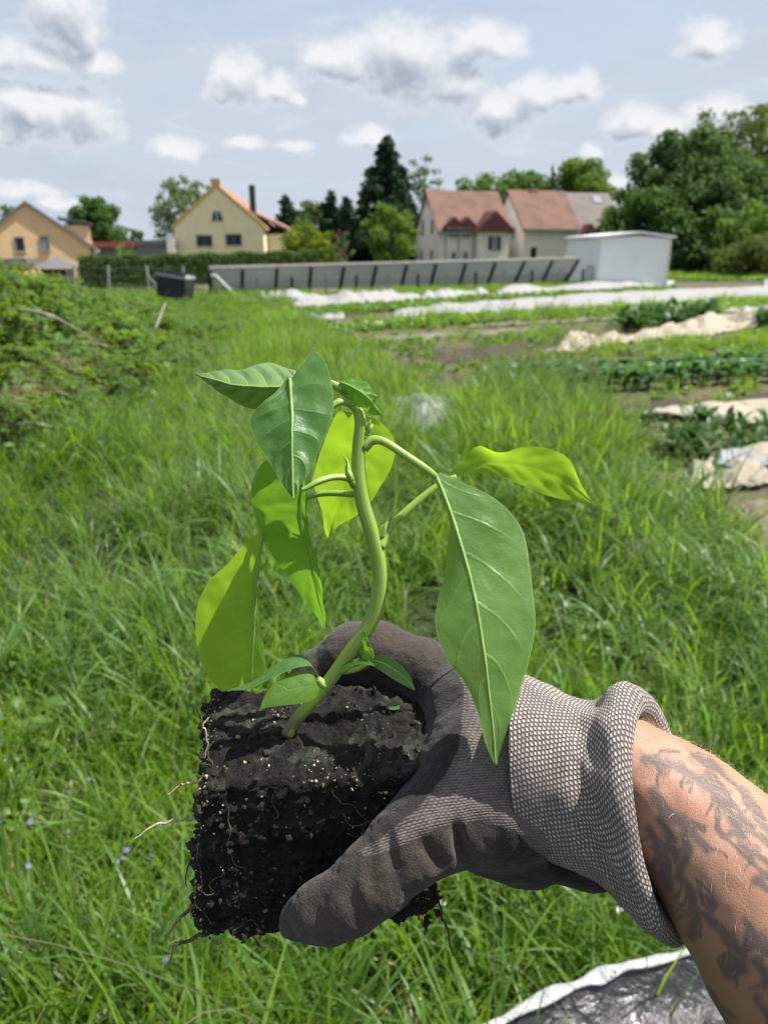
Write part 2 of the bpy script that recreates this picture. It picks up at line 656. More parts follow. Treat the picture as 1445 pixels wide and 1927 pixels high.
def build_ground():
    # one sheet, fine near the camera and coarse towards the horizon
    k = np.linspace(-1, 1, 341)
    gx = np.sign(k) * (np.abs(k) * 14 + np.abs(k) ** 7 * 900)
    j = np.linspace(0, 1, 421)
    gy = -12 + j * 52 + j ** 9 * 1500
    X, Y = np.meshgrid(gx, gy, indexing='ij')
    Z = HGT(X, Y)
    x, y = X.ravel(), Y.ravel()
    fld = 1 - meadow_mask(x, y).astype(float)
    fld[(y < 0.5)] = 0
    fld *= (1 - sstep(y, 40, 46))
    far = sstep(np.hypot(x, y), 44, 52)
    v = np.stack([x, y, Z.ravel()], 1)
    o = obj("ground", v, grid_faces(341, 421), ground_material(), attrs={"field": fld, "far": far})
    tag(o, "uneven meadow and tilled market garden field", kind='structure')


build_ground()

# ------------------------------------------------------------------ buildings far behind
M_ORANGE = simple("render_ochre", (0.80, 0.52, 0.29), 0.9, 0.05, 1.5, 0.15, 30)
M_CREAM = simple("render_cream", (0.78, 0.66, 0.43), 0.9, 0.05, 1.5, 0.15, 30)
M_WHITEW = simple("render_offwhite", (0.72, 0.67, 0.63), 0.9, 0.07, 1.2, 0.15, 30)
M_TRIM = simple("trim_yellow", (0.55, 0.36, 0.12), 0.8, 0.08, 3)
M_SLATE = simple("slate_roof", (0.085, 0.085, 0.10), 0.6, 0.2, 5, 0.3, 18)
M_GREYR = simple("roof_grey_felt", (0.13, 0.125, 0.135), 0.7, 0.1, 3)
M_DARK = simple("window_glass_dark", (0.018, 0.020, 0.023), 0.2, 0.2, 2, spec=0.3)
M_FRAME = simple("frame_grey", (0.16, 0.17, 0.19), 0.6, 0.1, 3)
M_FRAMEW = simple("frame_white", (0.62, 0.62, 0.60), 0.5, 0.05, 3)
M_CONC = simple("concrete_pale", (0.40, 0.385, 0.36), 0.9, 0.12, 4)
M_METALD = simple("dark_metal", (0.03, 0.03, 0.033), 0.5, 0.2, 6)
M_BRICKC = simple("chimney_brick", (0.42, 0.24, 0.12), 0.9, 0.2, 8)
M_CURT = simple("blind_grey", (0.20, 0.23, 0.27), 0.6, 0.1, 3)


def tile_material(name, a, b_, stain):
    m, t, bs, out = new_mat(name)
    tc = t.n('ShaderNodeTexCoord').outputs['Object']
    n1 = t.noise(tc, 0.7, 5, 0.6)
    n2 = t.noise(tc, 5, 4, 0.6)
    col = t.mix(n2, a, b_)
    col = t.mix(t.ss(n1, 0.42, 0.66, 0, 0.8), col, stain)
    x = t.n('ShaderNodeSeparateXYZ', {0: tc})
    rows = t.m('FRACT', t.m('MULTIPLY', x.outputs[2], 5.2))
    t.set(bs, 'Base Color', col)
    bs.inputs['Roughness'].default_value = 0.85
    b = t.n('ShaderNodeBump', {'Height': t.m('ADD', rows, n2)})
    b.inputs['Strength'].default_value = 0.6
    b.inputs['Distance'].default_value = 0.03
    t.l.new(b.outputs[0], bs.inputs['Normal'])
    return m


M_TILE = tile_material("clay_tile_red", (0.145, 0.070, 0.048), (0.190, 0.098, 0.068), (0.085, 0.056, 0.048))
M_TILE2 = tile_material("clay_tile_bright", (0.28, 0.130, 0.098), (0.33, 0.165, 0.125), (0.26, 0.145, 0.115))
M_HOOD = simple("hood_dark_red", (0.10, 0.030, 0.028), 0.85, 0.25, 4)


class Frame:
    """local axes of a building: a along the front, b to the back, z up"""
    def __init__(s, origin, rot):
        s.o = Vector((origin[0], origin[1], 0))
        s.a = Vector((math.cos(rot), math.sin(rot), 0))
        s.b = Vector((-math.sin(rot), math.cos(rot), 0))

    def __call__(s, q):
        return s.o + s.a * q[0] + s.b * q[1] + Vector((0, 0, q[2]))


def window(F, a0, a1, z0, z1, b, parent, frame=M_FRAME, glass=M_DARK, bars=1, sill=True, dirn=-1):
    """window in a front wall standing at depth b; frame proud of the wall, pane recessed"""
    w = 0.07
    f = MB()
    o = 0.05 * dirn
    f.box((a0 - w, min(b, b + o), z0 - w), (a0, max(b, b + o), z1 + w), F)
    f.box((a1, min(b, b + o), z0 - w), (a1 + w, max(b, b + o), z1 + w), F)
    f.box((a0, min(b, b + o), z0 - w), (a1, max(b, b + o), z0), F)
    f.box((a0, min(b, b + o), z1), (a1, max(b, b + o), z1 + w), F)
    for i in range(1, bars + 1):
        c = a0 + (a1 - a0) * i / (bars + 1)
        f.box((c - .025, min(b, b + o * .7), z0), (c + .025, max(b, b + o * .7), z1), F)
    fr = f.build("window", frame, parent)
    g = MB().box((a0, min(b, b + o * .35), z0), (a1, max(b, b + o * .35), z1), F)
    g.build("pane", glass, fr)
    if sill:
        MB().box((a0 - .12, b + dirn * .12, z0 - .13), (a1 + .12, b + dirn * .003, z0 - .072), F).build("sill", M_CONC, fr)
    return fr


def gable_walls(F, hw, depth, eave, apex, extra=()):
    """walls of a gabled block: the gable ends face front and back"""
    m = MB()
    poly = [(-hw, 0, -0.3), (hw, 0, -0.3), (hw, 0, eave), (0, 0, apex), (-hw, 0, eave)]
    return m.prism(poly, (0, depth, 0), F)


def gable_roof(F, hw, depth, eave, apex, over=0.35, th=0.18, front=0.25, flare=0.0):
    m = MB()
    sl = (apex - eave) / hw
    for s in (-1, 1):
        e = (s * (hw + over), -front, eave - over * sl + flare)
        r = (0, -front, apex + 0.003)
        poly = [e, r, (0, -front, apex + th), (s * (hw + over), -front, eave - over * sl + th + flare)]
        m.prism(poly, (0, depth + 2 * front, 0), F)
    return m


def px_frame(px, py, Y, rot):
    p = V(px, py, Y)
    return Frame((p.x, p.y), rot), p.z


# ---- ochre house at the left
Y1 = 48.0
F1, zap = px_frame(48, 382, Y1, math.radians(19))
hw1 = (157 - 48) / FPX * Y1 * 0.90
ev1 = V(157, 463, Y1).z
h1 = empty("ochre_house", F1.o, "ochre rendered house at the far left with a steep slate gable roof", "house")
gable_walls(F1, hw1, 10.5, ev1, zap).build("wall", M_ORANGE, h1)
gable_roof(F1, hw1, 10.5, ev1, zap, 0.35, 0.12, 0.12).build("roof", M_SLATE, h1)
m = MB()
sl1 = (zap - ev1) / hw1
for s in (-1, 1):
    m.prism([(s * (hw1 + .36), -.16, ev1 - .36 * sl1 - .01), (0, -.16, zap - .01), (0, -.16, zap + .125), (s * (hw1 + .36), -.16, ev1 - .36 * sl1 + .125)], (0, .037, 0), F1)
m.build("verge_board", M_FRAME, h1)


def loc1(px, py):
    p = V(px, py, Y1)
    return (Vector((p.x, p.y, 0)) - F1.o).dot(F1.a), p.z


for (x0, x1, y0, y1, gm) in ((31, 47, 448, 471, M_DARK), (77, 92, 446, 469, M_CURT)):
    a0, zt = loc1(x0, y0)
    a1, zb = loc1(x1, y1)
    window(F1, a0, a1, zb, zt, -0.003, h1, M_FRAME, gm, 0)
# dormer on the right slope
d = MB().box((hw1 * .55, 3.2, ev1 + .15), (hw1 * 1.02, 6.4, ev1 + 1.25), F1)
dm = d.build("dormer", M_ORANGE, h1)
MB().prism([(hw1 * .45, 2.95, ev1 + 1.62), (hw1 * 1.08, 2.95, ev1 + 1.28), (hw1 * 1.08, 2.95, ev1 + 1.40), (hw1 * .45, 2.95, ev1 + 1.76)], (0, 3.7, 0), F1).build("dormer_roof", M_SLATE, dm)
MB().box((hw1 * 1.02, 3.5, ev1 + .4), (hw1 * 1.02 + .05, 6.1, ev1 + 1.1), F1).build("pane", M_DARK, dm)
MB().bar(F1((hw1 + .40, -.3, ev1 - .30)), F1((hw1 + .40, 10.7, ev1 - .30)), .14).build("gutter", M_CONC, h1)

# ---- garden porch in front of the ochre house (left edge)
F2, _ = px_frame(20, 500, 40.0, math.radians(14))
z = lambda py, Y: V(50, py, Y).z
g2 = empty("garden_porch", F2.o, "low ochre lean-to with a grey flat roof beside the ochre house", "porch")
MB().box((-1.6, 0, -.2), (0.62, 3.0, z(498, 40)), F2).build("wall", M_ORANGE, g2)
MB().box((-1.9, -.5, z(498, 40) + .003), (0.85, 3.2, z(487, 40)), F2).build("roof", M_GREYR, g2)
MB().box((-.25, -.06, -.1), (.2, -.003, z(502, 40)), F2).build("door", M_CURT, g2)
MB().box((-1.9, -1.0, z(504, 40)), (.15, -.52, z(501, 40)), F2).build("awning", M_GREYR, g2)

# ---- pavilion with a hipped grey top
F3, _ = px_frame(108, 500, 41.0, math.radians(14))
zt, ze = V(108, 487, 41).z, V(108, 503, 41).z
g3 = empty("garden_pavilion", F3.o, "garden pavilion with pointed grey roof and dark screen, before the ochre house", "pavilion")
r = 1.02
rf = MB()
rf.add([F3((-r, -r, ze)), F3((r, -r, ze)), F3((r, r, ze)), F3((-r, r, ze)), F3((0, 0, zt + .12)), F3((0, 0, ze - .02))], [(0, 1, 4), (1, 2, 4), (2, 3, 4), (3, 0, 4), (1, 0, 5), (2, 1, 5), (3, 2, 5), (0, 3, 5)])
rf.build("roof", M_GREYR, g3)
for sx in (-1, 1):
    for sy in (-1, 1):
        MB().box((sx * .86 - .05, sy * .86 - .05, -.2), (sx * .86 + .05, sy * .86 + .05, ze - .005), F3).build("post", M_TRIM, g3)
MB().box((-.62, -.84, -.2), (.52, -.80, ze - .06), F3).build("screen", M_METALD, g3)
MB().box((.54, -.84, -.2), (.80, -.79, ze - .06), F3).build("side_panel", simple("panel_pinkish", (0.46, 0.31, 0.24), 0.8), g3)

# ---- cream house with red roof
Y4 = 66.0
F4, zap = px_frame(402, 352, Y4, math.radians(1))
hw4 = (488 - 331) / 2 / FPX * Y4
F4.o = Vector((V(409.5, 400, Y4).x, Y4, 0))
ev4 = V(409, 428, Y4).z
h4 = empty("cream_house", F4.o, "cream gabled house with salmon red roof and dark flue behind the hedge", "house")
gable_walls(F4, hw4, 9.0, ev4, zap).build("wall", M_CREAM, h4)
gable_roof(F4, hw4, 9.0, ev4, zap, 0.25, 0.2, -0.35).build("roof", M_TILE2, h4)
sl4 = (zap - ev4) / hw4
m = MB()
for s in (-1, 1):
    m.prism([(s * (hw4 + .2), -.06, ev4 - .2 * sl4 - .05), (0, -.06, zap - .05), (0, -.06, zap + .30), (s * (hw4 + .2), -.06, ev4 - .2 * sl4 + .30)], (0, .40, 0), F4)
m.box((-.38, -.08, zap + .18), (.38, .40, zap + .62), F4)
m.build("gable_coping", M_TRIM, h4)
m = MB().box((hw4 * .62, 2.6, zap - 2.4), (hw4 * .62 + .46, 3.06, zap + .35), F4)
m.build("flue", M_METALD, h4)
m = MB().box((hw4 + .003, 2.2, -.3), (hw4 + 2.15, 8.8, V(515, 441, Y4 + 3).z), F4)
m.build("side_wing", M_CREAM, h4)
zz = V(515, 441, Y4 + 3).z
MB().prism([(hw4 * .55, 1.9, ev4 + 1.35), (hw4 + 2.5, 1.9, zz - .05), (hw4 + 2.5, 1.9, zz + .14), (hw4 * .55, 1.9, ev4 + 1.55)], (0, 7.2, 0), F4).build("wing_roof", M_TILE2, h4)


def locf(F, Y, px, py):
    p = V(px, py, Y)
    return (Vector((p.x, p.y, 0)) - F.o).dot(F.a), p.z


for (x0, x1, y0, y1) in ((371, 399, 444, 462), (426, 454, 442, 460)):
    a0, zt = locf(F4, Y4, x0, y0)
    a1, zb = locf(F4, Y4, x1, y1)
    window(F4, a0, a1, zb, zt, -0.003, h4, M_FRAME, M_DARK, 1)
a0, zt = locf(F4, Y4, 399, 399)
a1, zb = locf(F4, Y4, 419, 415)
w = (a1 - a0)
fr = MB().prism([(a0 - .1, -.05, zb - .08), (a1 + .1, -.05, zb - .08), (a1 - w * .22 + .08, -.05, zt + .08), (a0 + w * .22 - .08, -.05, zt + .08)], (0, .045, 0), F4).build("window", M_CONC, h4)
MB().prism([(a0, -.075, zb), (a1, -.075, zb), (a1 - w * .22, -.075, zt), (a0 + w * .22, -.075, zt)], (0, .023, 0), F4).build("pane", M_DARK, fr)
MB().box((a0 + w / 2 - .04, -.09, zb), (a0 + w / 2 + .04, -.077, zt), F4).build("mullion", M_FRAMEW, fr)

# ---- low sheds behind the hedge
F5, _ = px_frame(203, 470, 62, math.radians(12))
g5 = empty("low_shed", F5.o, "low grey shed with flat red roof behind the hedge", "shed")
zt = V(200, 455, 62).z
MB().box((-1.75, 0, -.2), (1.75, 3, zt - .4), F5).build("wall", M_FRAME, g5)
MB().box((-1.95, -.4, zt - .397), (1.95, 3.2, zt), F5).build("roof", simple("roof_red_sheet", (0.30, 0.085, 0.07), 0.6), g5)
for q in (-.9, .9):
    MB().box((q - .1, -.2, -.2), (q + .1, -.003, zt - .40), F5).build("post", M_FRAMEW, g5)
F6, _ = px_frame(280, 470, 63, math.radians(10))
g6 = empty("garage", F6.o, "long grey flat roofed garage between the hedge and the cream house", "garage")
zt = V(280, 452, 63).z
MB().box((-1.8, 0, -.2), (1.9, 4, zt - .35), F6).build("wall", simple("garage_grey", (0.23, 0.22, 0.23), 0.8), g6)
MB().box((-2.0, -.3, zt - .347), (2.05, 4.2, zt), F6).build("roof", M_GREYR, g6)
MB().box((1.45, -.6, -.2), (2.0, -.31, V(280, 447, 63).z), F6).build("pillar", M_WHITEW, g6)
MB().box((-1.5, -.05, 0), (.9, -.003, zt - .75), F6).build("door", M_FRAME, g6)


# ---- two white houses with red roofs, long side to the field
def long_house(name, label, px0, px1, ridge_y, eave_y, Y, rot, depth, roofm, bay, hip=0.0, ridge_px=None):
    F, _ = px_frame(px0, eave_y, Y, rot)
    # length so that the right corner falls on px1
    L = 8.0
    for _ in range(30):
        q = F((L, 0, 2))
        x, y, dd = PROJ([tuple(q)])
        L += (px1 - x[0]) / FPX * Y * 0.9
    ev = V(px0, eave_y, Y).z
    p = F((1.0, depth / 2, 0))
    rz = V(PROJ([(p.x, p.y, 3)])[0][0], ridge_y, p.y).z
    h = empty(name, F.o, label, "house")
    m = MB()
    m.prism([(0, 0, -.3), (0, 0, ev), (0, depth / 2, rz), (0, depth, ev), (0, depth, -.3)], (L, 0, 0), F)
    m.build("wall", M_WHITEW, h)
    sl = (rz - ev) / (depth / 2)
    o, th, gx = .35, .2, .22
    r = MB()
    r.prism([(-gx, -o, ev - o * sl + .005), (-gx, depth / 2, rz + .005), (-gx, depth / 2, rz + th), (-gx, -o, ev - o * sl + th)], (L + 2 * gx, 0, 0), F)
    r.prism([(-gx, depth + o, ev - o * sl + .005), (-gx, depth / 2, rz + .005), (-gx, depth / 2, rz + th), (-gx, depth + o, ev - o * sl + th)], (L + 2 * gx, 0, 0), F)
    r.build("roof", roofm, h)
    MB().bar(F((-gx, -o - .05, ev - o * sl + .05)), F((L + gx, -o - .05, ev - o * sl + .05)), .13).build("gutter", M_FRAME, h)
    return F, h, L, ev, rz, sl


ROT = math.radians(11)
Y7 = 72.0
F7, h7, L7, ev7, rz7, sl7 = long_house("white_house", "white house with stained red tile roof, two small dormers and a bay", 826, 957, 363, 434, Y7, ROT, 8.6, M_TILE, True)


def l7(px, py, F=F7, Y=Y7):
    """point on the front wall seen at px, py"""
    v = px_dir(px, py)
    C0 = Vector((0, 0, CAMH))
    k = (F.o - C0).dot(F.b) / v.dot(F.b)
    p = C0 + v * k
    return (Vector((p.x, p.y, 0)) - F.o).dot(F.a), p.z


for cx in (853, 877):
    a, zc = l7(cx, 434)
    dm = MB().box((a - .62, -.12, zc - .75), (a + .62, 1.3, zc + .32), F7).build("dormer", M_WHITEW, h7)
    MB().prism([(a - .95, -.45, zc + .30), (a + .95, -.45, zc + .30), (a, -.45, zc + 1.15)], (0, 2.2, 0), F7).build("dormer_roof", M_HOOD, dm)
    MB().box((a - .40, -.17, zc - .6), (a + .40, -.123, zc + .2), F7).build("pane", M_CURT, dm)
a0, zt = l7(893, 437)
a1, zb = l7(948, 490)
bay = MB().box((a0, -1.1, -.3), (a1, -.003, zt), F7).build("bay", M_WHITEW, h7)
MB().prism([(a0 - .4, -1.5, zt + .003), (a1 + .5, -1.5, zt + .003), ((a0 + a1) / 2, -1.5, zt + 1.75)], (0, 3.6, 0), F7).build("bay_roof", M_HOOD, bay)
wa0, wzt = l7(914, 446)
wa1, wzb = l7(931, 469)
window(F7, wa0 + .28, wa1 - .28, wzb, wzt, -1.103, bay, M_CONC, M_CURT, 0)
for q in (wa0 - .12, wa1 - .2):
    MB().box((q, -1.17, wzb - .05), (q + .32, -1.104, wzt + .05), F7).build("shutter", M_METALD, bay)
for (x0, x1, y0, y1, mm) in ((850, 856, 475, 487, M_DARK), (871, 880, 474, 490, M_CURT)):
    a0, zt = l7(x0, y0)
    a1, zb = l7(x1, y1)
    window(F7, a0, a1, zb, zt, -0.003, h7, M_FRAMEW, mm, 0, False)
for cx in (838, 863, 890):
    a, zz = l7(cx, 437)
    MB().bar(F7((a, -.09, -.2)), F7((a, -.09, zz)), .13).build("downpipe", M_CONC, h7)
# windows in the gable end (its own frame: a runs along the gable)
FG = Frame((F7.o.x, F7.o.y), ROT)
FG.a, FG.b = -F7.b, F7.a
FG.o = F7.o
for (c, z0, z1, w) in ((-2.4, 3.0, 4.1, .7), (-6.0, 2.9, 4.2, .8), (-4.3, 5.4, 6.0, .5), (-6.3, .3, 1.5, .8), (-2.4, .4, 1.5, .8)):
    window(FG, c - w / 2, c + w / 2, z0, z1, -0.003, h7, M_CONC, M_FRAME, 0, False)
Y8 = 74.0
F8, h8, L8, ev8, rz8, sl8 = long_house("white_barn_house", "white house with plainer bright red roof, right of the dormered one", 986, 1086, 362, 430, Y8, ROT, 8.8, M_TILE, False)
FG8 = Frame((0, 0), 0)
FG8.a, FG8.b, FG8.o = -F8.b, F8.a, F8.o
for (px, py, w, hh) in ((948, 472, .5, .7), (1003, 476, .5, .9), (963, 474, .4, .6)):
    a, zz = l7(px, py, F8, Y8)
    if a > .4:
        window(F8, a - w / 2, a + w / 2, zz - hh / 2, zz + hh / 2, -0.003, h8, M_CONC, M_DARK, 0, False)
window(FG8, -3.0, -2.3, 2.6, 3.5, -0.003, h8, M_CONC, M_FRAME, 0, False)
MB().box((2.0, 4.0, rz8 - .4), (2.7, 4.6, rz8 + .35), F8).build("chimney", M_BRICKC, h8)
# grey roofed annex with a shining roof light
F9 = Frame(tuple(F8((L8 + .25, 1.0, 0)))[:2], ROT)
h9 = empty("grey_roofed_annex", F9.o, "annex with weathered grey tile roof and a glinting roof light behind the white shed", "house")
L9, D9 = 4.6, 8.0
ev9, rz9 = ev8 - .3, rz8 - .1
m = MB().prism([(0, 0, -.3), (0, 0, ev9), (0, D9 / 2, rz9), (0, D9, ev9), (0, D9, -.3)], (L9, 0, 0), F9)
m.build("wall", M_WHITEW, h9)
M_GTILE = tile_material("clay_tile_grey", (0.15, 0.122, 0.112), (0.19, 0.16, 0.148), (0.12, 0.11, 0.105))
r9 = MB()
sl9 = (rz9 - ev9) / (D9 / 2)
for sg, e in ((1, -.35), (-1, D9 + .35)):
    r9.prism([(-.2, e, ev9 - .35 * sl9 + .006), (-.2, D9 / 2, rz9 + .006), (-.2, D9 / 2, rz9 + .2), (-.2, e, ev9 - .35 * sl9 + .2)], (L9 + .45, 0, 0), F9)
rr = r9.build("roof", M_GTILE, h9)
MB().prism([(2.9, 2.9, ev9 + 2.9 * sl9 + .21), (3.7, 2.9, ev9 + 2.9 * sl9 + .21), (3.7, 3.6, ev9 + 3.6 * sl9 + .21), (2.9, 3.6, ev9 + 3.6 * sl9 + .21)], (0, -.03, .06), F9).build("roof_light", simple("glass_bright", (0.75, 0.78, 0.8), 0.08, 0.05, 3, metal=0.9), rr)
MB().prism([(-.1, -1.2, ev9 - .35), (1.9, -1.2, ev9 - .35), (.9, -1.2, ev9 + .75)], (0, 1.7, 0), F9).build("porch_hood", M_HOOD, h9)

# ---- white panel shed
Y10 = 33.6
SO = G(1121, 540)
FS = Frame((SO.x, SO.y), math.radians(7))
zs = V(1125, 448, SO.y).z
Ls = 3.3
for _ in range(30):
    q = FS((Ls, 0, 1.2))
    Ls += (1257 - PROJ([tuple(q)])[0][0]) / FPX * SO.y * .9
Ds = 4.2
shed = empty("white_shed", SO, "white panelled storage shed with a low pitched roof at the field's edge", "shed")
M_PANEL = simple("panel_white_coated", (0.76, 0.80, 0.79), 0.55, 0.04, 0.8, 0.05, 6)
zr = zs + .26
m = MB().prism([(0, 0, -.05), (Ls, 0, -.05), (Ls, 0, zs), (Ls * .55, 0, zs + .10), (0, 0, zs)], (0, Ds, 0), FS)
m.build("wall", M_PANEL, shed)
M_ROOFW = simple("roof_white_sheet", (0.72, 0.72, 0.76), 0.4, 0.05, 1.5)
rf = MB()
for x0, x1, z0, z1 in ((-.16, Ls * .55, zs + .005, zs + .20), (Ls * .55, Ls + .16, zs + .20, zs + .005)):
    rf.prism([(x0, -.22, z0), (x1, -.22, z1), (x1, -.22, z1 + .09), (x0, -.22, z0 + .09)], (0, Ds + .4, 0), FS)
rf.build("roof", M_ROOFW, shed)
for a in (0.0, Ls):
    MB().box((a - .05, -.03, -.03), (a + .05, .05, zs), FS).build("corner_trim", M_FRAMEW, shed)
FD = Frame((0, 0), 0)
FD.a, FD.b, FD.o = -FS.b, FS.a, FS.o
fr = MB().box((-1.25, -.05, -.02), (-1.17, -.003, .85), FD).box((-.55, -.05, -.02), (-.47, -.003, .85), FD).box((-1.25, -.05, .85), (-.47, -.003, .93), FD).build("door_frame", M_CONC, shed)
MB().box((-1.17, -.03, -.02), (-.55, -.004, .845), FD).build("door", M_FRAMEW, fr)

# ---- tilted row of panels seen from behind, on dark struts
A0, B0 = G(388, 558), G(1066, 538)
A1, B1 = V(388, 506, A0.y - 1.45), V(1092, 487, B0.y - 1.75)
tops = [395, 456, 521, 585, 647, 708, 765, 820, 876, 932, 987, 1039, 1088]
bots = [396, 455, 518, 581, 639, 698, 754, 809, 863, 916, 966, 1018, 1062]
row = empty("panel_row", A0, "long row of tilted translucent grey panels on dark slanted struts", "panel row")
def panel_mat():
    m, t, bs, out = new_mat("panel_translucent_grey")
    tc = t.n('ShaderNodeTexCoord').outputs['Object']
    col = t.mix(t.noise(tc, 1.3, 4, 0.6), (0.40, 0.42, 0.42), (0.50, 0.52, 0.52))
    t.set(bs, 'Base Color', col)
    bs.inputs['Roughness'].default_value = 0.6
    tr = t.n('ShaderNodeBsdfTranslucent', {'Color': (0.42, 0.45, 0.45, 1)})
    ms = t.n('ShaderNodeMixShader')
    ms.inputs[0].default_value = 0.5
    t.l.new(bs.outputs[0], ms.inputs[1])
    t.l.new(tr.outputs[0], ms.inputs[2])
    t.l.new(ms.outputs[0], out.inputs[0])
    return m
M_PVB = panel_mat()
M_STRUT = simple("strut_dark", (0.045, 0.045, 0.048), 0.6, 0.2, 4)


def on_line(a, b, px):
    lo, hi = -0.2, 1.2
    for _ in range(40):
        mid = (lo + hi) / 2
        q = a.lerp(b, mid)
        if PROJ([tuple(q)])[0][0] < px:
            lo = mid
        else:
            hi = mid
    return a.lerp(b, lo)


TP = [on_line(A1, B1, x) for x in tops]
BT = [on_line(A0 + Vector((0, 0, .18)), B0 + Vector((0, 0, .18)), x) for x in bots]
nrm = (TP[5] - BT[5]).cross(BT[6] - BT[5]).normalized()
if nrm.y > 0:
    nrm = -nrm
for i in range(len(TP) - 1):
    e = 0.03
    a, b, c, d_ = BT[i].lerp(BT[i + 1], e), BT[i].lerp(BT[i + 1], 1 - e), TP[i].lerp(TP[i + 1], 1 - e), TP[i].lerp(TP[i + 1], e)
    for k0, k1 in ((0, .492), (.508, 1)):
        q = [a.lerp(d_, k0), b.lerp(c, k0), b.lerp(c, k1), a.lerp(d_, k1)]
        MB().prism(q, -nrm * .035).build("panel", M_PVB, row)
for i in range(len(TP)):
    dn = (BT[i] - TP[i]).normalized()
    MB().bar(TP[i] + nrm * .05 - dn * .05, BT[i] + nrm * .05 + dn * .22, .12, .08).build("strut", M_STRUT, row)
    if i % 1 == 0 and i > 0:
        f = TP[i].lerp(BT[i], .42) + (BT[i] - BT[i - 1]) * .46
        back = f + nrm * .02
        g = Vector((back.x, back.y, HGT(back.x, back.y) - .1))
        MB().bar(back, g, .10, .10).build("leg", M_CONC if i % 2 else M_STRUT, row)
MB().bar(TP[0] - nrm * .06, TP[-1] - nrm * .06, .07).build("rail", M_CONC, row)

# white timber trestle at the near end of the row
q0, q1, q2 = V(401, 517, 25.5), G(416, 566), G(452, 562)
tr = empty("timber_trestle", q1, "white timber trestle leaning at the left end of the panel row", "trestle")
MB().bar(q0, q1 - Vector((0, 0, .1)), .13, .06).build("leg", M_FRAMEW, tr)
MB().bar(q0 + Vector((.03, -.1, 0)), q2 - Vector((0, -.1, .1)), .15, .06).build("brace", M_FRAMEW, tr)

# dark crate standing askew at the end of the bank
cp = V(330, 556, 22.5)
FC = Frame((cp.x, cp.y), math.radians(-9))
crate = empty("plastic_crate", cp, "black plastic stacking crate standing tilted on the overgrown bank", "crate")
tilt = math.radians(8)


def FCT(q):
    x, y, z = q
    c, s = math.cos(-tilt), math.sin(-tilt)
    return FC((x * c - z * s, y, x * s + z * c)) + Vector((0, 0, cp.z))


M_CRATE = simple("plastic_black", (0.022, 0.024, 0.030), 0.45, 0.2, 8)
cw, cd, ch = .40, .30, .50
MB().box((-cw, -cd, -.05), (cw, cd, .02), FCT).build("base", M_CRATE, crate)
for s in (-1, 1):
    m = MB()
    for k in range(7):
        m.box((-cw, s * cd - .015, .03 + k * .088), (cw, s * cd + .015, .03 + k * .088 + .066), FCT)
    for k in range(6):
        x = -cw + 2 * cw * k / 5
        m.box((x - .015, s * cd - .022, .02), (x + .015, s * cd + .022, ch), FCT)
    m.build("side_panel", M_CRATE, crate)
    m = MB().box((s * cw - .012, -cd + .02, .02), (s * cw + .012, cd - .02, ch), FCT)
    m.build("end_panel", M_CRATE, crate)
MB().box((-cw - .03, -cd - .03, ch + .004), (cw + .03, cd + .03, ch + .07), FCT).build("rim", simple("plastic_grey_worn", (0.34, 0.34, 0.35), 0.5, 0.2, 10), crate)

# ------------------------------------------------------------------ trees
M_BARK = simple("bark_brown", (0.085, 0.065, 0.048), 0.95, 0.3, 3, 0.6, 12)
F_DARK = foliage("needles_dark", (0.016, 0.036, 0.022), (0.034, 0.066, 0.032), (0.03, 0.07, 0.025), 0.18, 0.6, 0.12)
F_MID = foliage("leaves_mid", (0.050, 0.098, 0.026), (0.088, 0.155, 0.040), (0.15, 0.28, 0.04), 0.36, 0.6, 0.12)
F_DEEP = foliage("leaves_deep", (0.050, 0.095, 0.034), (0.092, 0.150, 0.050), (0.15, 0.27, 0.05), 0.36, 0.6, 0.12)
F_OLIVE = foliage("leaves_olive", (0.070, 0.098, 0.026), (0.115, 0.155, 0.042), (0.18, 0.25, 0.04), 0.36, 0.6, 0.12)
F_LITE = foliage("leaves_light", (0.080, 0.145, 0.028), (0.125, 0.205, 0.045), (0.22, 0.36, 0.035), 0.4, 0.6, 0.12)
F_YEL = foliage("leaves_yellow_green", (0.12, 0.17, 0.018), (0.18, 0.24, 0.03), (0.26, 0.36, 0.02), 0.35, 0.6, 0.12)
F_RED = foliage("leaves_red", (0.055, 0.015, 0.018), (0.11, 0.028, 0.03), (0.14, 0.03, 0.02), 0.25)
F_SOFT = foliage("leaves_soft", (0.095, 0.135, 0.062), (0.135, 0.185, 0.085), (0.20, 0.29, 0.08), 0.36, 0.6, 0.12)  # aerial haze over the far trees put into this paler leaf colour
F_HEDGE = foliage("leaves_hedge", (0.050, 0.085, 0.028), (0.095, 0.145, 0.042), (0.15, 0.24, 0.035), 0.3, 0.6, 0.12)


def quads(c, nrm, size, aspect, r):
    """leaf-sized four-cornered faces, bent along the middle"""
    k = len(c)
    t = r.normal(size=(k, 3))
    t -= nrm * (t * nrm).sum(1)[:, None]
    t /= np.linalg.norm(t, axis=1)[:, None]
    b = np.cross(nrm, t)
    s = size[:, None]
    v = np.stack([c - t * s, c + b * s * aspect + nrm * s * .12, c + t * s, c - b * s * aspect + nrm * s * .12], 1)
    return v.reshape(-1, 3), np.arange(4 * k).reshape(-1, 4)


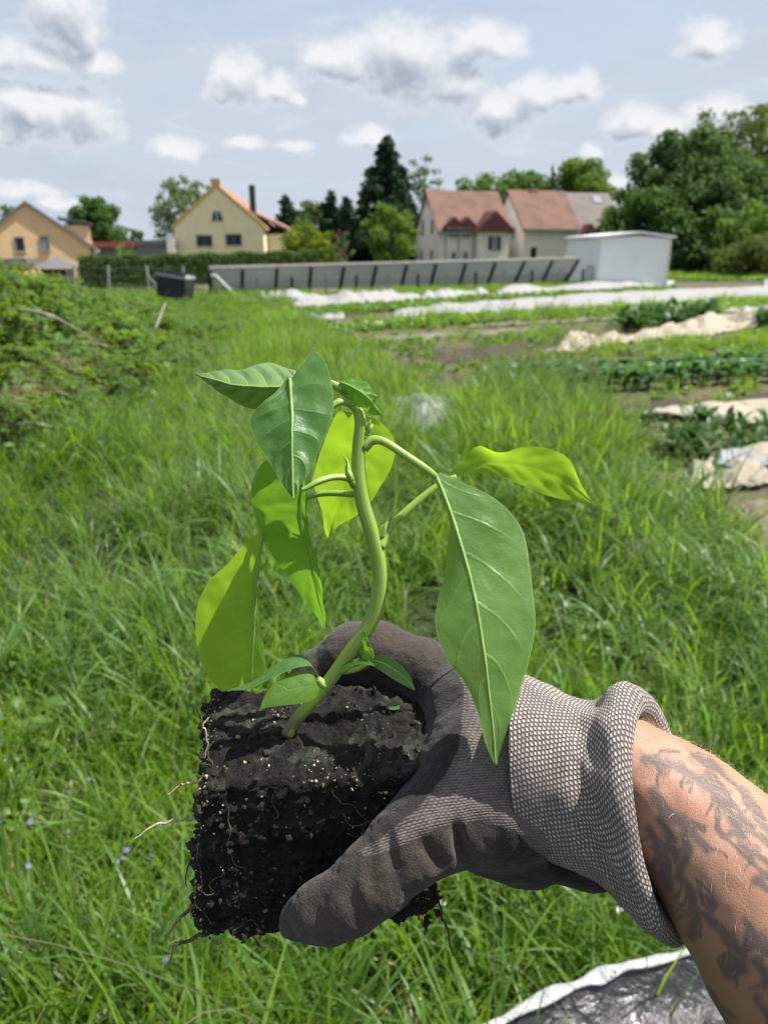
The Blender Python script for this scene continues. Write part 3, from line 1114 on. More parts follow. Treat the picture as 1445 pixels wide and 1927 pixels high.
def leafcloud(blobs_, per, size, r, gap=0.0, up=0.35):
    """blobs: rows centre xyz, radius xyz; leaves near the surface of each blob"""
    cs, ns, ss = [], [], []
    for b in blobs_:
        c, rad = np.array(b[:3]), np.array(b[3:6])
        k = max(4, int(per * (rad.mean() ** 2)))
        d = r.normal(size=(k, 3))
        d /= np.linalg.norm(d, axis=1)[:, None]
        rr = r.random(k) ** 0.45
        p = c + d * rad * rr[:, None]
        n = d * 0.6 + r.normal(size=(k, 3)) * 0.6 + np.array([0, 0, up])
        n /= np.linalg.norm(n, axis=1)[:, None]
        cs.append(p)
        ns.append(n)
        ss.append(size * (0.55 + 0.9 * r.random(k)))
    return quads(np.vstack(cs), np.vstack(ns), np.hstack(ss), 0.62, r)


def grow(base, H, W, r, crown0=0.25, levels=22, lean=0.0, shape='round', blob=0.22):
    """trunk and limb tubes plus the clumps at their ends"""
    base = np.array(base, float)
    tv, tf = [], []
    nb = 0

    def add(ctrl, n=8, seg=6):
        nonlocal nb
        v, f, _ = tube(ctrl, n, seg, caps=False)
        tv.append(v)
        tf.append(f + nb)
        nb += len(v)
    top = base + np.array([lean * H, r.normal(0, .02) * H, H * .9])
    rt = 0.022 * H + .03
    add([(*(base - [0, 0, .3]), rt * 1.3), (*(base + (top - base) * .35 + r.normal(0, .012 * H, 3)), rt * .8), (*(base + (top - base) * .7 + r.normal(0, .015 * H, 3)), rt * .42), (*top, rt * .12)], 14, 8)
    bl = []
    for i in range(levels):
        t = crown0 + (1 - crown0) * (i + r.random()) / levels
        if shape == 'round':
            wd = W / 2 * math.sqrt(max(0.06, 1 - ((t - crown0) / (1 - crown0) * 2 - 0.85) ** 2 / 1.45))
        elif shape == 'cone':
            wd = W / 2 * (1.03 - (t - crown0) / (1 - crown0)) ** 0.85
        else:
            wd = W / 2 * (0.75 + .25 * math.sin(t * 6))
        a = i * 2.4 + r.normal(0, .4)
        ln = wd * (0.55 + 0.5 * r.random())
        s = base + (top - base) * max(.12, t * .82 - .06)
        e = base + np.array([lean * H * t + math.cos(a) * ln, math.sin(a) * ln, H * t + (-.03 * H if shape == 'cone' else .03 * H)])
        add([(*s, rt * .30 * (1.1 - t) + .012), (*((s + e) / 2 + [0, 0, .04 * H * r.random()]), rt * .18 * (1.1 - t) + .01), (*e, .006)], 6, 5)
        rad = blob * W * (0.6 + .6 * r.random()) * (0.55 + .45 * wd / (W / 2))
        bl.append((*e, rad, rad, rad * .72))
        m_ = (s * .35 + e * .65)
        bl.append((*m_, rad * .8, rad * .8, rad * .6))
    if shape == 'cone':
        bl.append((*(base + [lean * H, 0, H * .97]), W * .035, W * .035, H * .05))
        bl.append((*(base + [lean * H, 0, H * .90]), W * .07, W * .07, H * .05))
    return np.vstack(tv), np.vstack(tf), bl


def tree(px, top, w_px, Y, mat, label, name="tree", cat="tree", shape='round', crown0=0.2, levels=22, per=120, size=0.26, lean=0.0, seed=0, group=None, blob=0.22, base_y=None):
    r = np.random.default_rng(900 + seed)
    tp = V(px, top, Y)
    H = tp.z + .2
    W = w_px / FPX * Y
    b = (tp.x, Y, 0.0 if base_y is None else base_y)
    e = empty(name, b, label, cat, group)
    H = max(H * .72, H - blob * W * .42) if shape != 'cone' else H
    size *= .72
    per *= 1.8
    tv, tf, bl = grow(b, H, W, r, crown0, levels, lean, shape, blob)
    obj("trunk", tv, tf, M_BARK, e)
    v, f = leafcloud(bl, per, size, r)
    obj("crown", v, f, mat, e, smooth=False)
    return e


# right-hand wood
tree(1300, 250, 230, 62, F_DEEP, "broad dark green tree of the right-hand wood, nearest the white shed", crown0=.10, levels=60, per=170, size=.24, seed=1, blob=.13)
tree(1395, 205, 220, 70, F_OLIVE, "tallest thin crowned tree of the right-hand wood with sky showing through", crown0=.30, levels=46, per=60, size=.22, seed=2, blob=.11)
tree(1450, 200, 170, 66, F_OLIVE, "loose olive tree cut by the right picture edge", crown0=.3, levels=36, per=70, size=.22, seed=3, blob=.12)
tree(1225, 360, 150, 58, F_MID, "lower rounded green tree directly behind the white shed", crown0=.08, levels=24, per=130, size=.24, seed=4)
tree(1160, 400, 100, 60, F_MID, "small bushy tree behind the left side of the white shed", crown0=.06, levels=18, per=130, size=.22, seed=5)
tree(1370, 300, 170, 60, F_DEEP, "dark understorey tree low in the right-hand wood", crown0=.06, levels=30, per=140, size=.26, seed=6)
tree(1430, 385, 120, 52, F_LITE, "light green bush tree in front of the right-hand wood", crown0=.06, levels=20, per=140, size=.2, seed=7)
tree(1345, 395, 140, 56, F_DEEP, "dark shrubby tree at the foot of the right-hand wood", crown0=.04, levels=22, per=150, size=.22, seed=8)
tree(1270, 420, 120, 57, F_DEEP, "dark shrub between the wood and the shed's right corner", crown0=.04, levels=20, per=150, size=.22, seed=9)
tree(1530, 260, 220, 64, F_DEEP, "dark tree just beyond the right picture edge", crown0=.1, levels=24, per=120, size=.26, seed=30)
tree(1425, 450, 130, 48, F_OLIVE, "low sprawling olive bush at the wood's grassy foot", name="bush", cat="bush", crown0=.02, levels=18, per=150, size=.16, seed=10)
# dark conifer and its neighbours
tree(728, 258, 150, 84, F_DARK, "tall dark conifer towering beside the white house", "conifer", shape='cone', crown0=.10, levels=64, per=170, size=.26, seed=11, blob=.13)
tree(754, 326, 120, 86, F_DARK, "second dark conifer joined to the tall one's right flank", "conifer", shape='cone', crown0=.08, levels=40, per=170, size=.26, seed=12, blob=.16)
tree(536, 372, 84, 88, F_DARK, "dark conifer next to the cream house's roof", "conifer", shape='cone', crown0=.06, levels=28, per=170, size=.26, seed=13, blob=.17)
tree(590, 376, 96, 92, F_OLIVE, "mid green round tree between the dark conifers", crown0=.1, levels=18, per=90, size=.28, seed=14)
tree(622, 362, 84, 90, F_DARK, "slim grey green conifer in the middle of the conifer group", "conifer", shape='cone', crown0=.06, levels=28, per=150, size=.26, seed=15, blob=.17)
tree(652, 372, 84, 88, F_DARK, "short dark conifer left of the tall one", "conifer", shape='cone', crown0=.05, levels=28, per=150, size=.26, seed=16, blob=.17)
tree(683, 360, 92, 87, F_DEEP, "brownish dark fir leaning against the tall conifer", "conifer", shape='cone', crown0=.05, levels=30, per=150, size=.26, seed=17, blob=.17)
tree(566, 396, 90, 90, F_DEEP, "dark broad tree behind the yellow green shrub", crown0=.05, levels=18, per=120, size=.28, seed=18)
tree(735, 388, 84, 70, F_LITE, "round light green tree before the tall conifer", crown0=.10, levels=26, per=150, size=.2, seed=19, blob=.19)
tree(575, 424, 78, 64, F_YEL, "bright yellow green shrub beside the cream house", "shrub", "shrub", crown0=.04, levels=20, per=150, size=.18, seed=20)
tree(610, 440, 46, 63, F_YEL, "lower yellow green shrub right of the brighter one", "shrub", "shrub", crown0=.04, levels=14, per=150, size=.18, seed=21)
tree(628, 436, 44, 68, F_RED, "dark red leaved shrub among the conifers", "shrub", "shrub", crown0=.08, levels=14, per=140, size=.18, seed=22)
tree(643, 440, 40, 62, F_SOFT, "pale brownish green shrub by the red one", "shrub", "shrub", crown0=.06, levels=14, per=90, size=.17, seed=23)
# behind the houses
tree(800, 292, 90, 105, F_SOFT, "thin pale tree with see-through crown right of the tall conifer", crown0=.25, levels=20, per=45, size=.3, seed=24, blob=.16)
tree(905, 330, 140, 110, F_LITE, "wide light green tree behind the white house roof", crown0=.15, levels=24, per=60, size=.34, seed=25)
tree(985, 325, 120, 112, F_MID, "green tree between the two red roofs", crown0=.15, levels=22, per=70, size=.34, seed=26)
tree(1040, 315, 26, 108, F_DARK, "small dark spire of a conifer above the second red roof", "conifer", shape='cone', crown0=.3, levels=18, per=150, size=.28, seed=27)
tree(1100, 302, 120, 104, F_LITE, "dense rounded bright green tree behind the grey roof", crown0=.08, levels=28, per=120, size=.32, seed=28)
tree(172, 372, 92, 95, F_MID, "pointed green tree between the ochre and the cream house", crown0=.06, levels=26, per=110, size=.32, seed=31)
tree(343, 334, 108, 92, F_SOFT, "airy pale tree behind the cream house's left roof edge", crown0=.18, levels=24, per=50, size=.3, seed=32, blob=.17)
tree(385, 352, 50, 96, F_MID, "small green tree peeping over the cream house's left slope", crown0=.1, levels=14, per=70, size=.3, seed=33)
tree(255, 434, 36, 110, F_DEEP, "tiny far dark tree above the garage", crown0=.15, levels=10, per=90, size=.34, seed=34)
tree(-8, 386, 62, 80, F_DEEP, "dark tree behind the ochre house at the left picture edge", crown0=.1, levels=18, per=100, size=.3, seed=35)
tree(230, 462, 40, 58, F_LITE, "bright green bush before the low red shed", "bush", "bush", crown0=.04, levels=12, per=150, size=.16, seed=36)
tree(100, 522, 56, 36, F_YEL, "low yellow flowering bush before the pavilion", "bush", "bush", crown0=.02, levels=12, per=220, size=.10, seed=37)


# clipped hedge, turning pale green along its top
def hedge():
    a, b = G(143, 545), G(592, 530)
    a = V(150, 500, 37.0)
    b = V(592, 500, 42.0)
    za, zb = V(150, 487, 37).z, V(592, 476, 42).z
    d = Vector((b.x - a.x, b.y - a.y, 0))
    L = d.length
    d.normalize()
    n = Vector((-d.y, d.x, 0))
    r = np.random.default_rng(44)
    h = empty("clipped_hedge", (a.x, a.y, 0), "long clipped dark green hedge in front of the cream house", "hedge")
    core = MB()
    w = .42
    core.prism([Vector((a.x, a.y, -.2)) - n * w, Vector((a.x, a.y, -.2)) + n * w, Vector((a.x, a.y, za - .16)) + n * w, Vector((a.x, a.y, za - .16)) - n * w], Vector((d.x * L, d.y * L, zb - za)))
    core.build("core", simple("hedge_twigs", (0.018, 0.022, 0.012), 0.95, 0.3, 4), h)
    k = 15000
    t = r.random(k)
    top = r.random(k) < .38
    s = np.where(top, r.uniform(-1, 1, k), np.where(r.random(k) < .85, -1, 1) * r.uniform(.86, 1.10, k)) * .55
    zt = za + (zb - za) * t + .05 * np.sin(t * 40)
    z = np.where(top, zt + r.normal(0, .045, k), r.random(k) * zt)
    p = np.stack([a.x + d.x * L * t + n.x * s, a.y + d.y * L * t + n.y * s, z], 1)
    nn = np.where(top[:, None], np.array([[0, 0, 1.0]]), -np.array([[n.x, n.y, 0]]) * np.sign(-s)[:, None] * -1) + r.normal(0, .55, (k, 3))
    nn /= np.linalg.norm(nn, axis=1)[:, None]
    v, f = quads(p, nn, .055 + .055 * r.random(k), .6, r)
    obj("foliage", v, f, F_HEDGE, h, smooth=False)


hedge()


# wire fence in front of the hedge
def wire_fence():
    e = empty("wire_fence", G(205, 548), "sagging wire fence on grey posts before the hedge", "fence")
    ps = []
    for px, ty, by, lean in ((140, 498, 545, 0), (205, 500, 548, .05), (282, 500, 548, .22), (345, 502, 545, 0)):
        q = V(px, by, 31.0)
        q = Vector((q.x, q.y, 0))
        tp = V(px - lean * 30, ty, 31.0)
        MB().bar(q, tp, .07).build("post", M_CONC, e)
        ps.append((q, tp))
    MB().bar(ps[2][1] - Vector((0, 0, .35)), ps[2][0] + Vector((.55, 0, 0)), .05).build("brace", M_CONC, e)
    for i in range(3):
        for k in (.35, .65, .95):
            a, b = ps[i][0].lerp(ps[i][1], k), ps[i + 1][0].lerp(ps[i + 1][1], k)
            tv, tf, _ = tube([(*a, .006), (*((a + b) / 2 - Vector((0, 0, .04))), .006), (*b, .006)], 8, 5)
            obj("wire", tv, tf, M_FRAME, e)


wire_fence()
# ------------------------------------------------------------------ market garden beds, covers and crops
def on_ground(px, py, lift=0.0):
    g = G(px, py, 0.0)
    return Vector((g.x, g.y, float(HGT(g.x, g.y)) + lift))


def cloth_material(name, a, b_, trans=0.25, rough=0.8, dirt=(0.30, 0.25, 0.18), dscale=2.0, damt=0.5):
    m, t, bs, out = new_mat(name)
    tc = t.n('ShaderNodeTexCoord').outputs['Object']
    n1 = t.noise(tc, 3.0, 5, 0.6)
    col = t.mix(n1, a, b_)
    col = t.mix(t.ss(t.noise(tc, dscale, 6, 0.65), 0.52, 0.75, 0.0, damt), col, dirt)
    t.set(bs, 'Base Color', col)
    bs.inputs['Roughness'].default_value = rough
    b = t.n('ShaderNodeBump', {'Height': t.noise(tc, 18, 5, 0.6, 0.8)})
    b.inputs['Strength'].default_value = 0.6
    b.inputs['Distance'].default_value = 0.03
    t.l.new(b.outputs[0], bs.inputs['Normal'])
    tr = t.n('ShaderNodeBsdfTranslucent', {'Color': (*a, 1)})
    ms = t.n('ShaderNodeMixShader')
    ms.inputs[0].default_value = trans
    t.l.new(bs.outputs[0], ms.inputs[1])
    t.l.new(tr.outputs[0], ms.inputs[2])
    t.l.new(ms.outputs[0], out.inputs[0])
    return m


M_FLEECE = cloth_material("fleece_white", (0.30, 0.295, 0.295), (0.36, 0.355, 0.355), 0.15)
M_LINEN = cloth_material("fleece_cream", (0.33, 0.285, 0.22), (0.40, 0.35, 0.275), 0.12, 0.85, (0.38, 0.30, 0.20), 5.0, 0.6)
M_BLUEG = cloth_material("film_blue_grey", (0.22, 0.25, 0.265), (0.30, 0.325, 0.335), 0.1, 0.5)


def sheet(name, top, bot, mat, label, cat, hump=0.15, rough=0.05, n=70, m=18, seed=0, group=None, lift=0.03, freq=2.2, edge=0.06):
    """cloth between its far edge and its near edge (photo pixels on the ground), raised over what it covers"""
    def longer(l):
        # what the picture's right edge cuts goes on beyond it
        if l[-1][0] < 1440:
            return l
        (x0, y0), (x1, y1) = l[-2], l[-1]
        return l + [(x1 + 260, y1 + (y1 - y0) / (x1 - x0) * 260)]
    top, bot = longer(list(top)), longer(list(bot))
    A = catmull([tuple(on_ground(*q)) for q in top], n)
    B = catmull([tuple(on_ground(*q)) for q in bot], n)
    s = np.linspace(0, 1, m)[None, :, None]
    v = A[:, None] * (1 - s) + B[:, None] * s
    ss_ = np.linspace(0, 1, m)[None, :]
    u = np.linspace(0, 1, n)[:, None]
    q = v.reshape(-1, 3)
    env = (np.sin(np.pi * ss_) ** 0.55) * (np.minimum(1, np.sin(np.pi * np.clip(u, 0.0, 1)) * 5) ** .6 * .9 + .1)
    nz = fbm(q * freq + seed * 3.1, 4, 80 + seed).reshape(n, m)
    nz2 = fbm(q * freq * 3.1 + seed, 3, 90 + seed).reshape(n, m)
    lump = 0.65 + 0.5 * np.clip(fbm(np.stack([u[:, 0] * 9 + seed, u[:, 0] * 0, u[:, 0] * 0], 1), 2, seed), -1, 1)[:, None]
    z = lift + hump * env * lump + rough * nz * (0.3 + env) + rough * .4 * nz2
    v[..., 2] += np.maximum(z, 0.012)
    # ragged rim
    rag = edge * fbm(q * 1.7 + 9, 3, 70 + seed).reshape(n, m) * (np.abs(ss_ - .5) * 2) ** 3
    v[..., 1] += rag * 2
    return tag(obj(name, v.reshape(-1, 3), grid_faces(n, m), mat, None), label, cat, group)


GR = "white fleece covers over the far beds"
sheet("row_cover", [(440, 570), (480, 562), (520, 560)], [(440, 584), (480, 580), (520, 572)], M_FLEECE, "short crumpled white fleece at the foot of the timber trestle", "row cover", .22, .07, 40, 12, 1, GR)
sheet("row_cover", [(496, 556), (530, 555), (600, 562), (690, 560), (790, 556)], [(496, 568), (530, 574), (600, 577), (690, 575), (790, 570)], M_FLEECE, "lumpy white fleece lying along the foot of the panel row", "row cover", .25, .07, 90, 12, 2, GR)
sheet("row_cover", [(792, 553), (850, 550), (918, 548)], [(792, 566), (850, 562), (918, 558)], M_FLEECE, "middle piece of white fleece before the panel row", "row cover", .18, .05, 50, 12, 3, GR)
sheet("row_cover", [(932, 547), (1000, 543), (1090, 539), (1180, 534), (1268, 528)], [(932, 557), (1000, 553), (1090, 548), (1180, 543), (1268, 538)], M_FLEECE, "white fleece running along the foot of the white shed", "row cover", .20, .05, 80, 12, 4, GR)
sheet("row_cover", [(742, 588), (860, 577), (1000, 567), (1200, 555), (1330, 548), (1470, 541)], [(742, 600), (860, 599), (1000, 590), (1200, 577), (1330, 569), (1470, 562)], M_FLEECE, "longest bright white fleece strip crossing the whole field", "row cover", .20, .05, 120, 14, 5, GR)
sheet("row_cover", [(515, 598), (580, 596), (648, 592)], [(515, 608), (580, 606), (648, 601)], M_FLEECE, "faint low white strip left of the long fleece", "row cover", .06, .03, 50, 10, 6, GR)
sheet("row_cover", [(1256, 506), (1330, 503), (1470, 498)], [(1256, 516), (1330, 513), (1470, 508)], M_FLEECE, "farthest white strip, before the wood at the right", "row cover", .25, .06, 60, 10, 7, GR)
sheet("row_cover", [(1434, 534), (1450, 530), (1475, 528)], [(1434, 545), (1450, 545), (1475, 545)], M_FLEECE, "small white heap of fleece at the right picture edge", "row cover", .35, .08, 24, 12, 8, GR)
sheet("row_cover", [(1320, 586), (1390, 580), (1460, 574)], [(1320, 594), (1390, 588), (1460, 582)], M_FLEECE, "thin pale strip above the cream cloth heap", "row cover", .05, .03, 40, 8, 9, GR)
sheet("cloth", [(1046, 662), (1086, 632), (1140, 640), (1215, 632), (1290, 616), (1345, 600), (1428, 606)], [(1046, 668), (1086, 664), (1140, 654), (1215, 644), (1290, 638), (1345, 632), (1428, 616)], M_LINEN, "crumpled cream crop cloth heaped across the middle of the field", "cloth", .36, .09, 120, 22, 10, None, .03, 1.8)
sheet("cloth", [(1208, 790), (1262, 778), (1350, 768), (1470, 756)], [(1208, 794), (1262, 797), (1350, 800), (1470, 812)], M_LINEN, "smooth cream crop cloth edge at the right, below the cabbage row", "cloth", .05, .012, 70, 18, 11, None, .07, 2.5)
sheet("cloth", [(1282, 900), (1305, 884), (1365, 874), (1470, 862)], [(1282, 912), (1305, 926), (1365, 926), (1470, 908)], M_LINEN, "dirty rumpled beige cloth lying nearest at the right", "cloth", .14, .06, 70, 20, 12, None, .05, 3.5)
sheet("film", [(1345, 882), (1385, 872), (1470, 868)], [(1345, 902), (1385, 906), (1470, 900)], M_BLUEG, "blue grey plastic film folded on the dirty beige cloth", "film", .03, .03, 50, 14, 13, None, .15, 4)
M_SILVER = cloth_material("film_silver", (0.20, 0.215, 0.23), (0.28, 0.295, 0.31), 0.08, 0.35, (0.35, 0.36, 0.36), 6)
sheet("film", [(735, 772), (800, 770), (880, 780)], [(735, 826), (790, 828), (868, 806)], M_SILVER, "silvery plastic film half hidden in tall grass behind the seedling", "film", .08, .06, 50, 24, 14, None, .13, 4)
sp = on_ground(711, 618)
bv, bf = ico()
vv = np.array(bv) * np.array([.17, .14, .11])
vv = vv * (1 + .12 * fbm(vv * 8, 2, 4))[:, None] + np.array(sp) + np.array([0, 0, .07])
tag(obj("feed_sack", vv, bf, M_LINEN), "small beige bundle lying alone in the middle of the field", "sack")

# ---- raised beds of bare soil
def soil_bed_mat(name, a, b_):
    m, t, bs, out = new_mat(name)
    tc = t.n('ShaderNodeTexCoord').outputs['Object']
    n2 = t.noise(tc, 9, 6, 0.65)
    t.set(bs, 'Base Color', t.mix(n2, a, b_))
    bs.inputs['Roughness'].default_value = 0.95
    b = t.n('ShaderNodeBump', {'Height': t.noise(tc, 30, 6, 0.7)})
    b.inputs['Strength'].default_value = 1.0
    b.inputs['Distance'].default_value = 0.05
    t.l.new(b.outputs[0], bs.inputs['Normal'])
    return m


M_SOILB = soil_bed_mat("bed_soil_brown", (0.042, 0.029, 0.020), (0.120, 0.086, 0.062))
M_SOILP = soil_bed_mat("bed_soil_pale", (0.16, 0.14, 0.115), (0.27, 0.245, 0.21))


def bed(name, top, bot, mat, label, seed, h=.07):
    o = sheet(name, top, bot, mat, None, None, h, .035, 110, 12, seed, None, .02, 3.0, .10)
    o['label'] = label
    o['kind'] = 'structure'
    return o


bed("soil_bed", [(800, 706), (900, 700), (1050, 694), (1250, 682), (1480, 664)], [(800, 730), (900, 724), (1050, 714), (1250, 702), (1480, 686)], M_SOILB, "bare brown soil bed behind the cabbage row", 30)
bed("soil_bed", [(770, 664), (900, 656), (1040, 648)], [(770, 690), (900, 682), (1040, 674)], M_SOILB, "bare brown soil patch left of the cream heap", 31)
bed("soil_bed", [(640, 592), (800, 579), (1000, 566), (1270, 549)], [(640, 597), (800, 584), (1000, 571), (1270, 553)], M_SOILB, "thin dark furrow before the long white fleece", 32, .03)
bed("soil_bed", [(700, 634), (850, 626), (1060, 612)], [(700, 645), (850, 636), (1060, 620)], M_SOILP, "pale grey dry bed strip in the middle of the field", 33, .04)
bed("soil_bed", [(880, 612), (1000, 606), (1160, 596)], [(880, 618), (1000, 612), (1160, 602)], M_SOILP, "second pale dry strip nearer the long fleece", 34, .04)
bed("soil_bed", [(1120, 772), (1250, 760), (1480, 738)], [(1120, 800), (1250, 786), (1480, 768)], M_SOILB, "dark earth strip below the cabbage row", 35, .05)
bed("soil_bed", [(1395, 965), (1430, 955), (1500, 950)], [(1395, 1060), (1430, 1075), (1500, 1085)], soil_bed_mat("bed_soil_tan", (0.20, 0.145, 0.095), (0.34, 0.26, 0.18)), "tan bare earth patch at the right picture edge", 36, .05)

# irrigation hose
hp = [on_ground(x, y, .03) for x, y in ((945, 700), (985, 690), (1010, 672), (1045, 658), (1070, 652))]
tv, tf, _ = tube([(*q, .011) for q in hp], 40, 6)
tag(obj("irrigation_hose", tv, tf, simple("hose_pale", (0.42, 0.42, 0.38), 0.5)), "thin pale hose curving from the soil bed to the cream heap", "hose")

# ---- scattering
def pointcloud(name, pts, rot, scl, idx, sources, parent=None):
    """one object that sets small plant meshes on many points"""
    me = bpy.data.meshes.new(name)
    me.vertices.add(len(pts))
    me.vertices.foreach_set("co", np.asarray(pts, np.float32).ravel())
    for k, a, ty in (("rot", rot, 'FLOAT_VECTOR'), ("scl", scl, 'FLOAT_VECTOR')):
        at = me.attributes.new(k, ty, 'POINT')
        at.data.foreach_set("vector", np.asarray(a, np.float32).ravel())
    at = me.attributes.new("pick", 'INT', 'POINT')
    at.data.foreach_set("value", np.asarray(idx, np.int32))
    o = link(name, me, parent)
    ng = bpy.data.node_groups.new(name, 'GeometryNodeTree')
    ng.interface.new_socket("Geometry", in_out='INPUT', socket_type='NodeSocketGeometry')
    ng.interface.new_socket("Geometry", in_out='OUTPUT', socket_type='NodeSocketGeometry')
    N, L = ng.nodes, ng.links
    gi, go = N.new('NodeGroupInput'), N.new('NodeGroupOutput')
    iop = N.new('GeometryNodeInstanceOnPoints')
    jn = N.new('GeometryNodeJoinGeometry')
    for s in reversed(sources):
        oi = N.new('GeometryNodeObjectInfo')
        oi.inputs['Object'].default_value = s
        oi.inputs['As Instance'].default_value = True
        L.new(oi.outputs['Geometry'], jn.inputs[0])

    def attr(nm, ty):
        a = N.new('GeometryNodeInputNamedAttribute')
        a.data_type = ty
        a.inputs['Name'].default_value = nm
        return a.outputs[0]
    L.new(gi.outputs[0], iop.inputs['Points'])
    L.new(jn.outputs[0], iop.inputs['Instance'])
    iop.inputs['Pick Instance'].default_value = True
    L.new(attr("pick", 'INT'), iop.inputs['Instance Index'])
    e2r = N.new('FunctionNodeEulerToRotation')
    L.new(attr("rot", 'FLOAT_VECTOR'), e2r.inputs[0])
    L.new(e2r.outputs[0], iop.inputs['Rotation'])
    L.new(attr("scl", 'FLOAT_VECTOR'), iop.inputs['Scale'])
    L.new(iop.outputs[0], go.inputs[0])
    md = o.modifiers.new("scatter", 'NODES')
    md.node_group = ng
    return o


def source(name, v, f, mat, **kw):
    """a plant mesh kept as data for the scatterers, not placed in the scene itself"""
    return bpy.data.objects.new(name, mesh_data(name, v, f, mat, smooth=kw.pop('smooth', True), **kw))


def blade(r, base, L, w, az, lean, droop, n=5):
    """one grass blade as a bent tapering strip"""
    d = np.array([math.cos(az), math.sin(az), 0])
    s = np.array([-math.sin(az), math.cos(az), 0])
    p = np.array(base, float)
    ang = lean
    vs = []
    tw = r.normal(0, .5)
    for i in range(n + 1):
        t = i / n
        ww = w * (1 - t ** 1.6) * (0.7 + .3 * min(1, t * 4)) + .0002
        sd = s * math.cos(tw * t) + d * math.sin(tw * t)
        vs += [p - sd * ww / 2, p + sd * ww / 2]
        ang += droop / n * (0.4 + 1.2 * t)
        p = p + (d * math.sin(ang) + np.array([0, 0, math.cos(ang)])) * L / n
    fs = [[2 * i, 2 * i + 1, 2 * i + 3, 2 * i + 2] for i in range(n)]
    return vs, fs


def tuft(name, seed, k, spread, Lr, wr, lean, droop, mat, heads=0, mat2=None, n=5, dead=0, mat3=None):
    r = np.random.default_rng(seed)
    V_, F_, M_ = [], [], []
    for i in range(k):
        a, q = r.random() * 6.283, spread * math.sqrt(r.random())
        vs, fs = blade(r, (q * math.cos(a), q * math.sin(a), -.02), r.uniform(*Lr) * (1 if i >= dead else .7), r.uniform(*wr), r.random() * 6.283, abs(r.normal(0, lean)) + (.6 if i < dead else 0), r.normal(droop, droop * .45), n)
        F_ += [[j + len(V_) for j in f] for f in fs]
        V_ += vs
        M_ += [2 if i < dead and mat3 else 0] * len(fs)
    for i in range(heads):
        a, q = r.random() * 6.283, spread * math.sqrt(r.random())
        L = Lr[1] * r.uniform(1.0, 1.35)
        az, le = r.random() * 6.283, abs(r.normal(0, .2))
        d = np.array([math.cos(az), math.sin(az), 0])
        p0 = np.array([q * math.cos(a), q * math.sin(a), 0])
        pts = [p0, p0 + np.array([0, 0, L * .55]) + d * L * .5 * le, p0 + np.array([0, 0, L * .95]) + d * L * (.9 * le + .1), p0 + np.array([0, 0, L * 1.05]) + d * L * (1.1 * le + .22)]
        c = catmull(pts, 8)
        tv, tf, _ = tube(np.hstack([c, np.linspace(.0011, .0006, 8)[:, None]]), 8, 3, caps=False)
        F_ += [[int(j) + len(V_) for j in f] for f in tf]
        V_ += list(tv)
        M_ += [1] * len(tf)
        for j in range(26):
            t = .72 + .28 * j / 26
            p = c[int(t * 7.49)] * (1 - (t * 7) % 1) + c[min(7, int(t * 7.49) + 1)] * ((t * 7) % 1)
            o = r.normal(size=3) * .006 * (1.3 - t) * 2.4
            u = r.normal(size=3) * .0022
            w_ = np.array([0, 0, .0042]) + r.normal(size=3) * .001
            b = len(V_)
            V_ += [p + o - u, p + o + w_, p + o + u, p + o - w_]
            F_.append([b, b + 1, b + 2, b + 3])
            M_.append(1)
    mats = [mat, mat2 or mat, mat3 or mat]
    return source(name, np.array(V_), F_, mats, fmat=M_)


F_GRASS = foliage("grass_green", (0.055, 0.116, 0.013), (0.155, 0.248, 0.036), (0.36, 0.58, 0.022), 0.44, 0.45, 0.26, (0.34, 0.27, 0.13), 0.03)
F_GRASSB = foliage("grass_bluish", (0.062, 0.132, 0.028), (0.130, 0.230, 0.058), (0.25, 0.48, 0.04), 0.38, 0.42, 0.36)
F_SEED = foliage("grass_heads", (0.17, 0.19, 0.10), (0.27, 0.27, 0.16), (0.25, 0.27, 0.12), 0.3, 0.6)
F_DRY = foliage("grass_dry", (0.26, 0.20, 0.10), (0.44, 0.36, 0.21), (0.36, 0.28, 0.14), 0.25, 0.6)
F_WEED = foliage("weed_leaves", (0.055, 0.115, 0.022), (0.10, 0.18, 0.035), (0.18, 0.34, 0.03), 0.34, 0.42, 0.45)
F_BRAM = foliage("bramble_leaves", (0.045, 0.100, 0.018), (0.130, 0.220, 0.040), (0.28, 0.46, 0.03), 0.38, 0.5, 0.2, (0.22, 0.14, 0.06), 0.03)
F_CABB = foliage("cabbage_leaves", (0.040, 0.110, 0.035), (0.075, 0.160, 0.058), (0.14, 0.32, 0.045), 0.32, 0.45, 0.3)
F_CROP = foliage("crop_leaves", (0.080, 0.160, 0.020), (0.125, 0.225, 0.035), (0.22, 0.38, 0.03), 0.34, 0.45, 0.4)
F_CROPD = foliage("crop_leaves_dark", (0.035, 0.090, 0.025), (0.065, 0.140, 0.035), (0.10, 0.22, 0.03), 0.28, 0.45, 0.4)

TALL = [tuft("grass_tuft", 100 + i, 25, .075, (.22, .52), (.007, .0150), .26, 1.35, F_GRASSB if i % 2 == 1 else F_GRASS, heads=(1 if i % 2 else 0), mat2=F_SEED, dead=1 if i % 4 == 0 else 0, mat3=F_DRY, n=6) for i in range(7)]
SHORT = [tuft("grass_tuft_short", 200 + i, 25, .085, (.09, .25), (.005, .0115), .40, 1.0, F_GRASS, dead=1, mat3=F_DRY) for i in range(5)]
LONGB = [tuft("grass_tuft_arching", 260 + i, 18, .10, (.40, .66), (.009, .017), .32, 2.3, F_GRASS if i == 3 else F_GRASSB, n=8) for i in range(4)]
FARG = [tuft("grass_tuft_far", 300 + i, 30, .22, (.20, .48), (.010, .022), .35, 1.0, F_GRASSB if i % 3 == 2 else F_GRASS, dead=1, mat3=F_DRY, n=3) for i in range(4)]


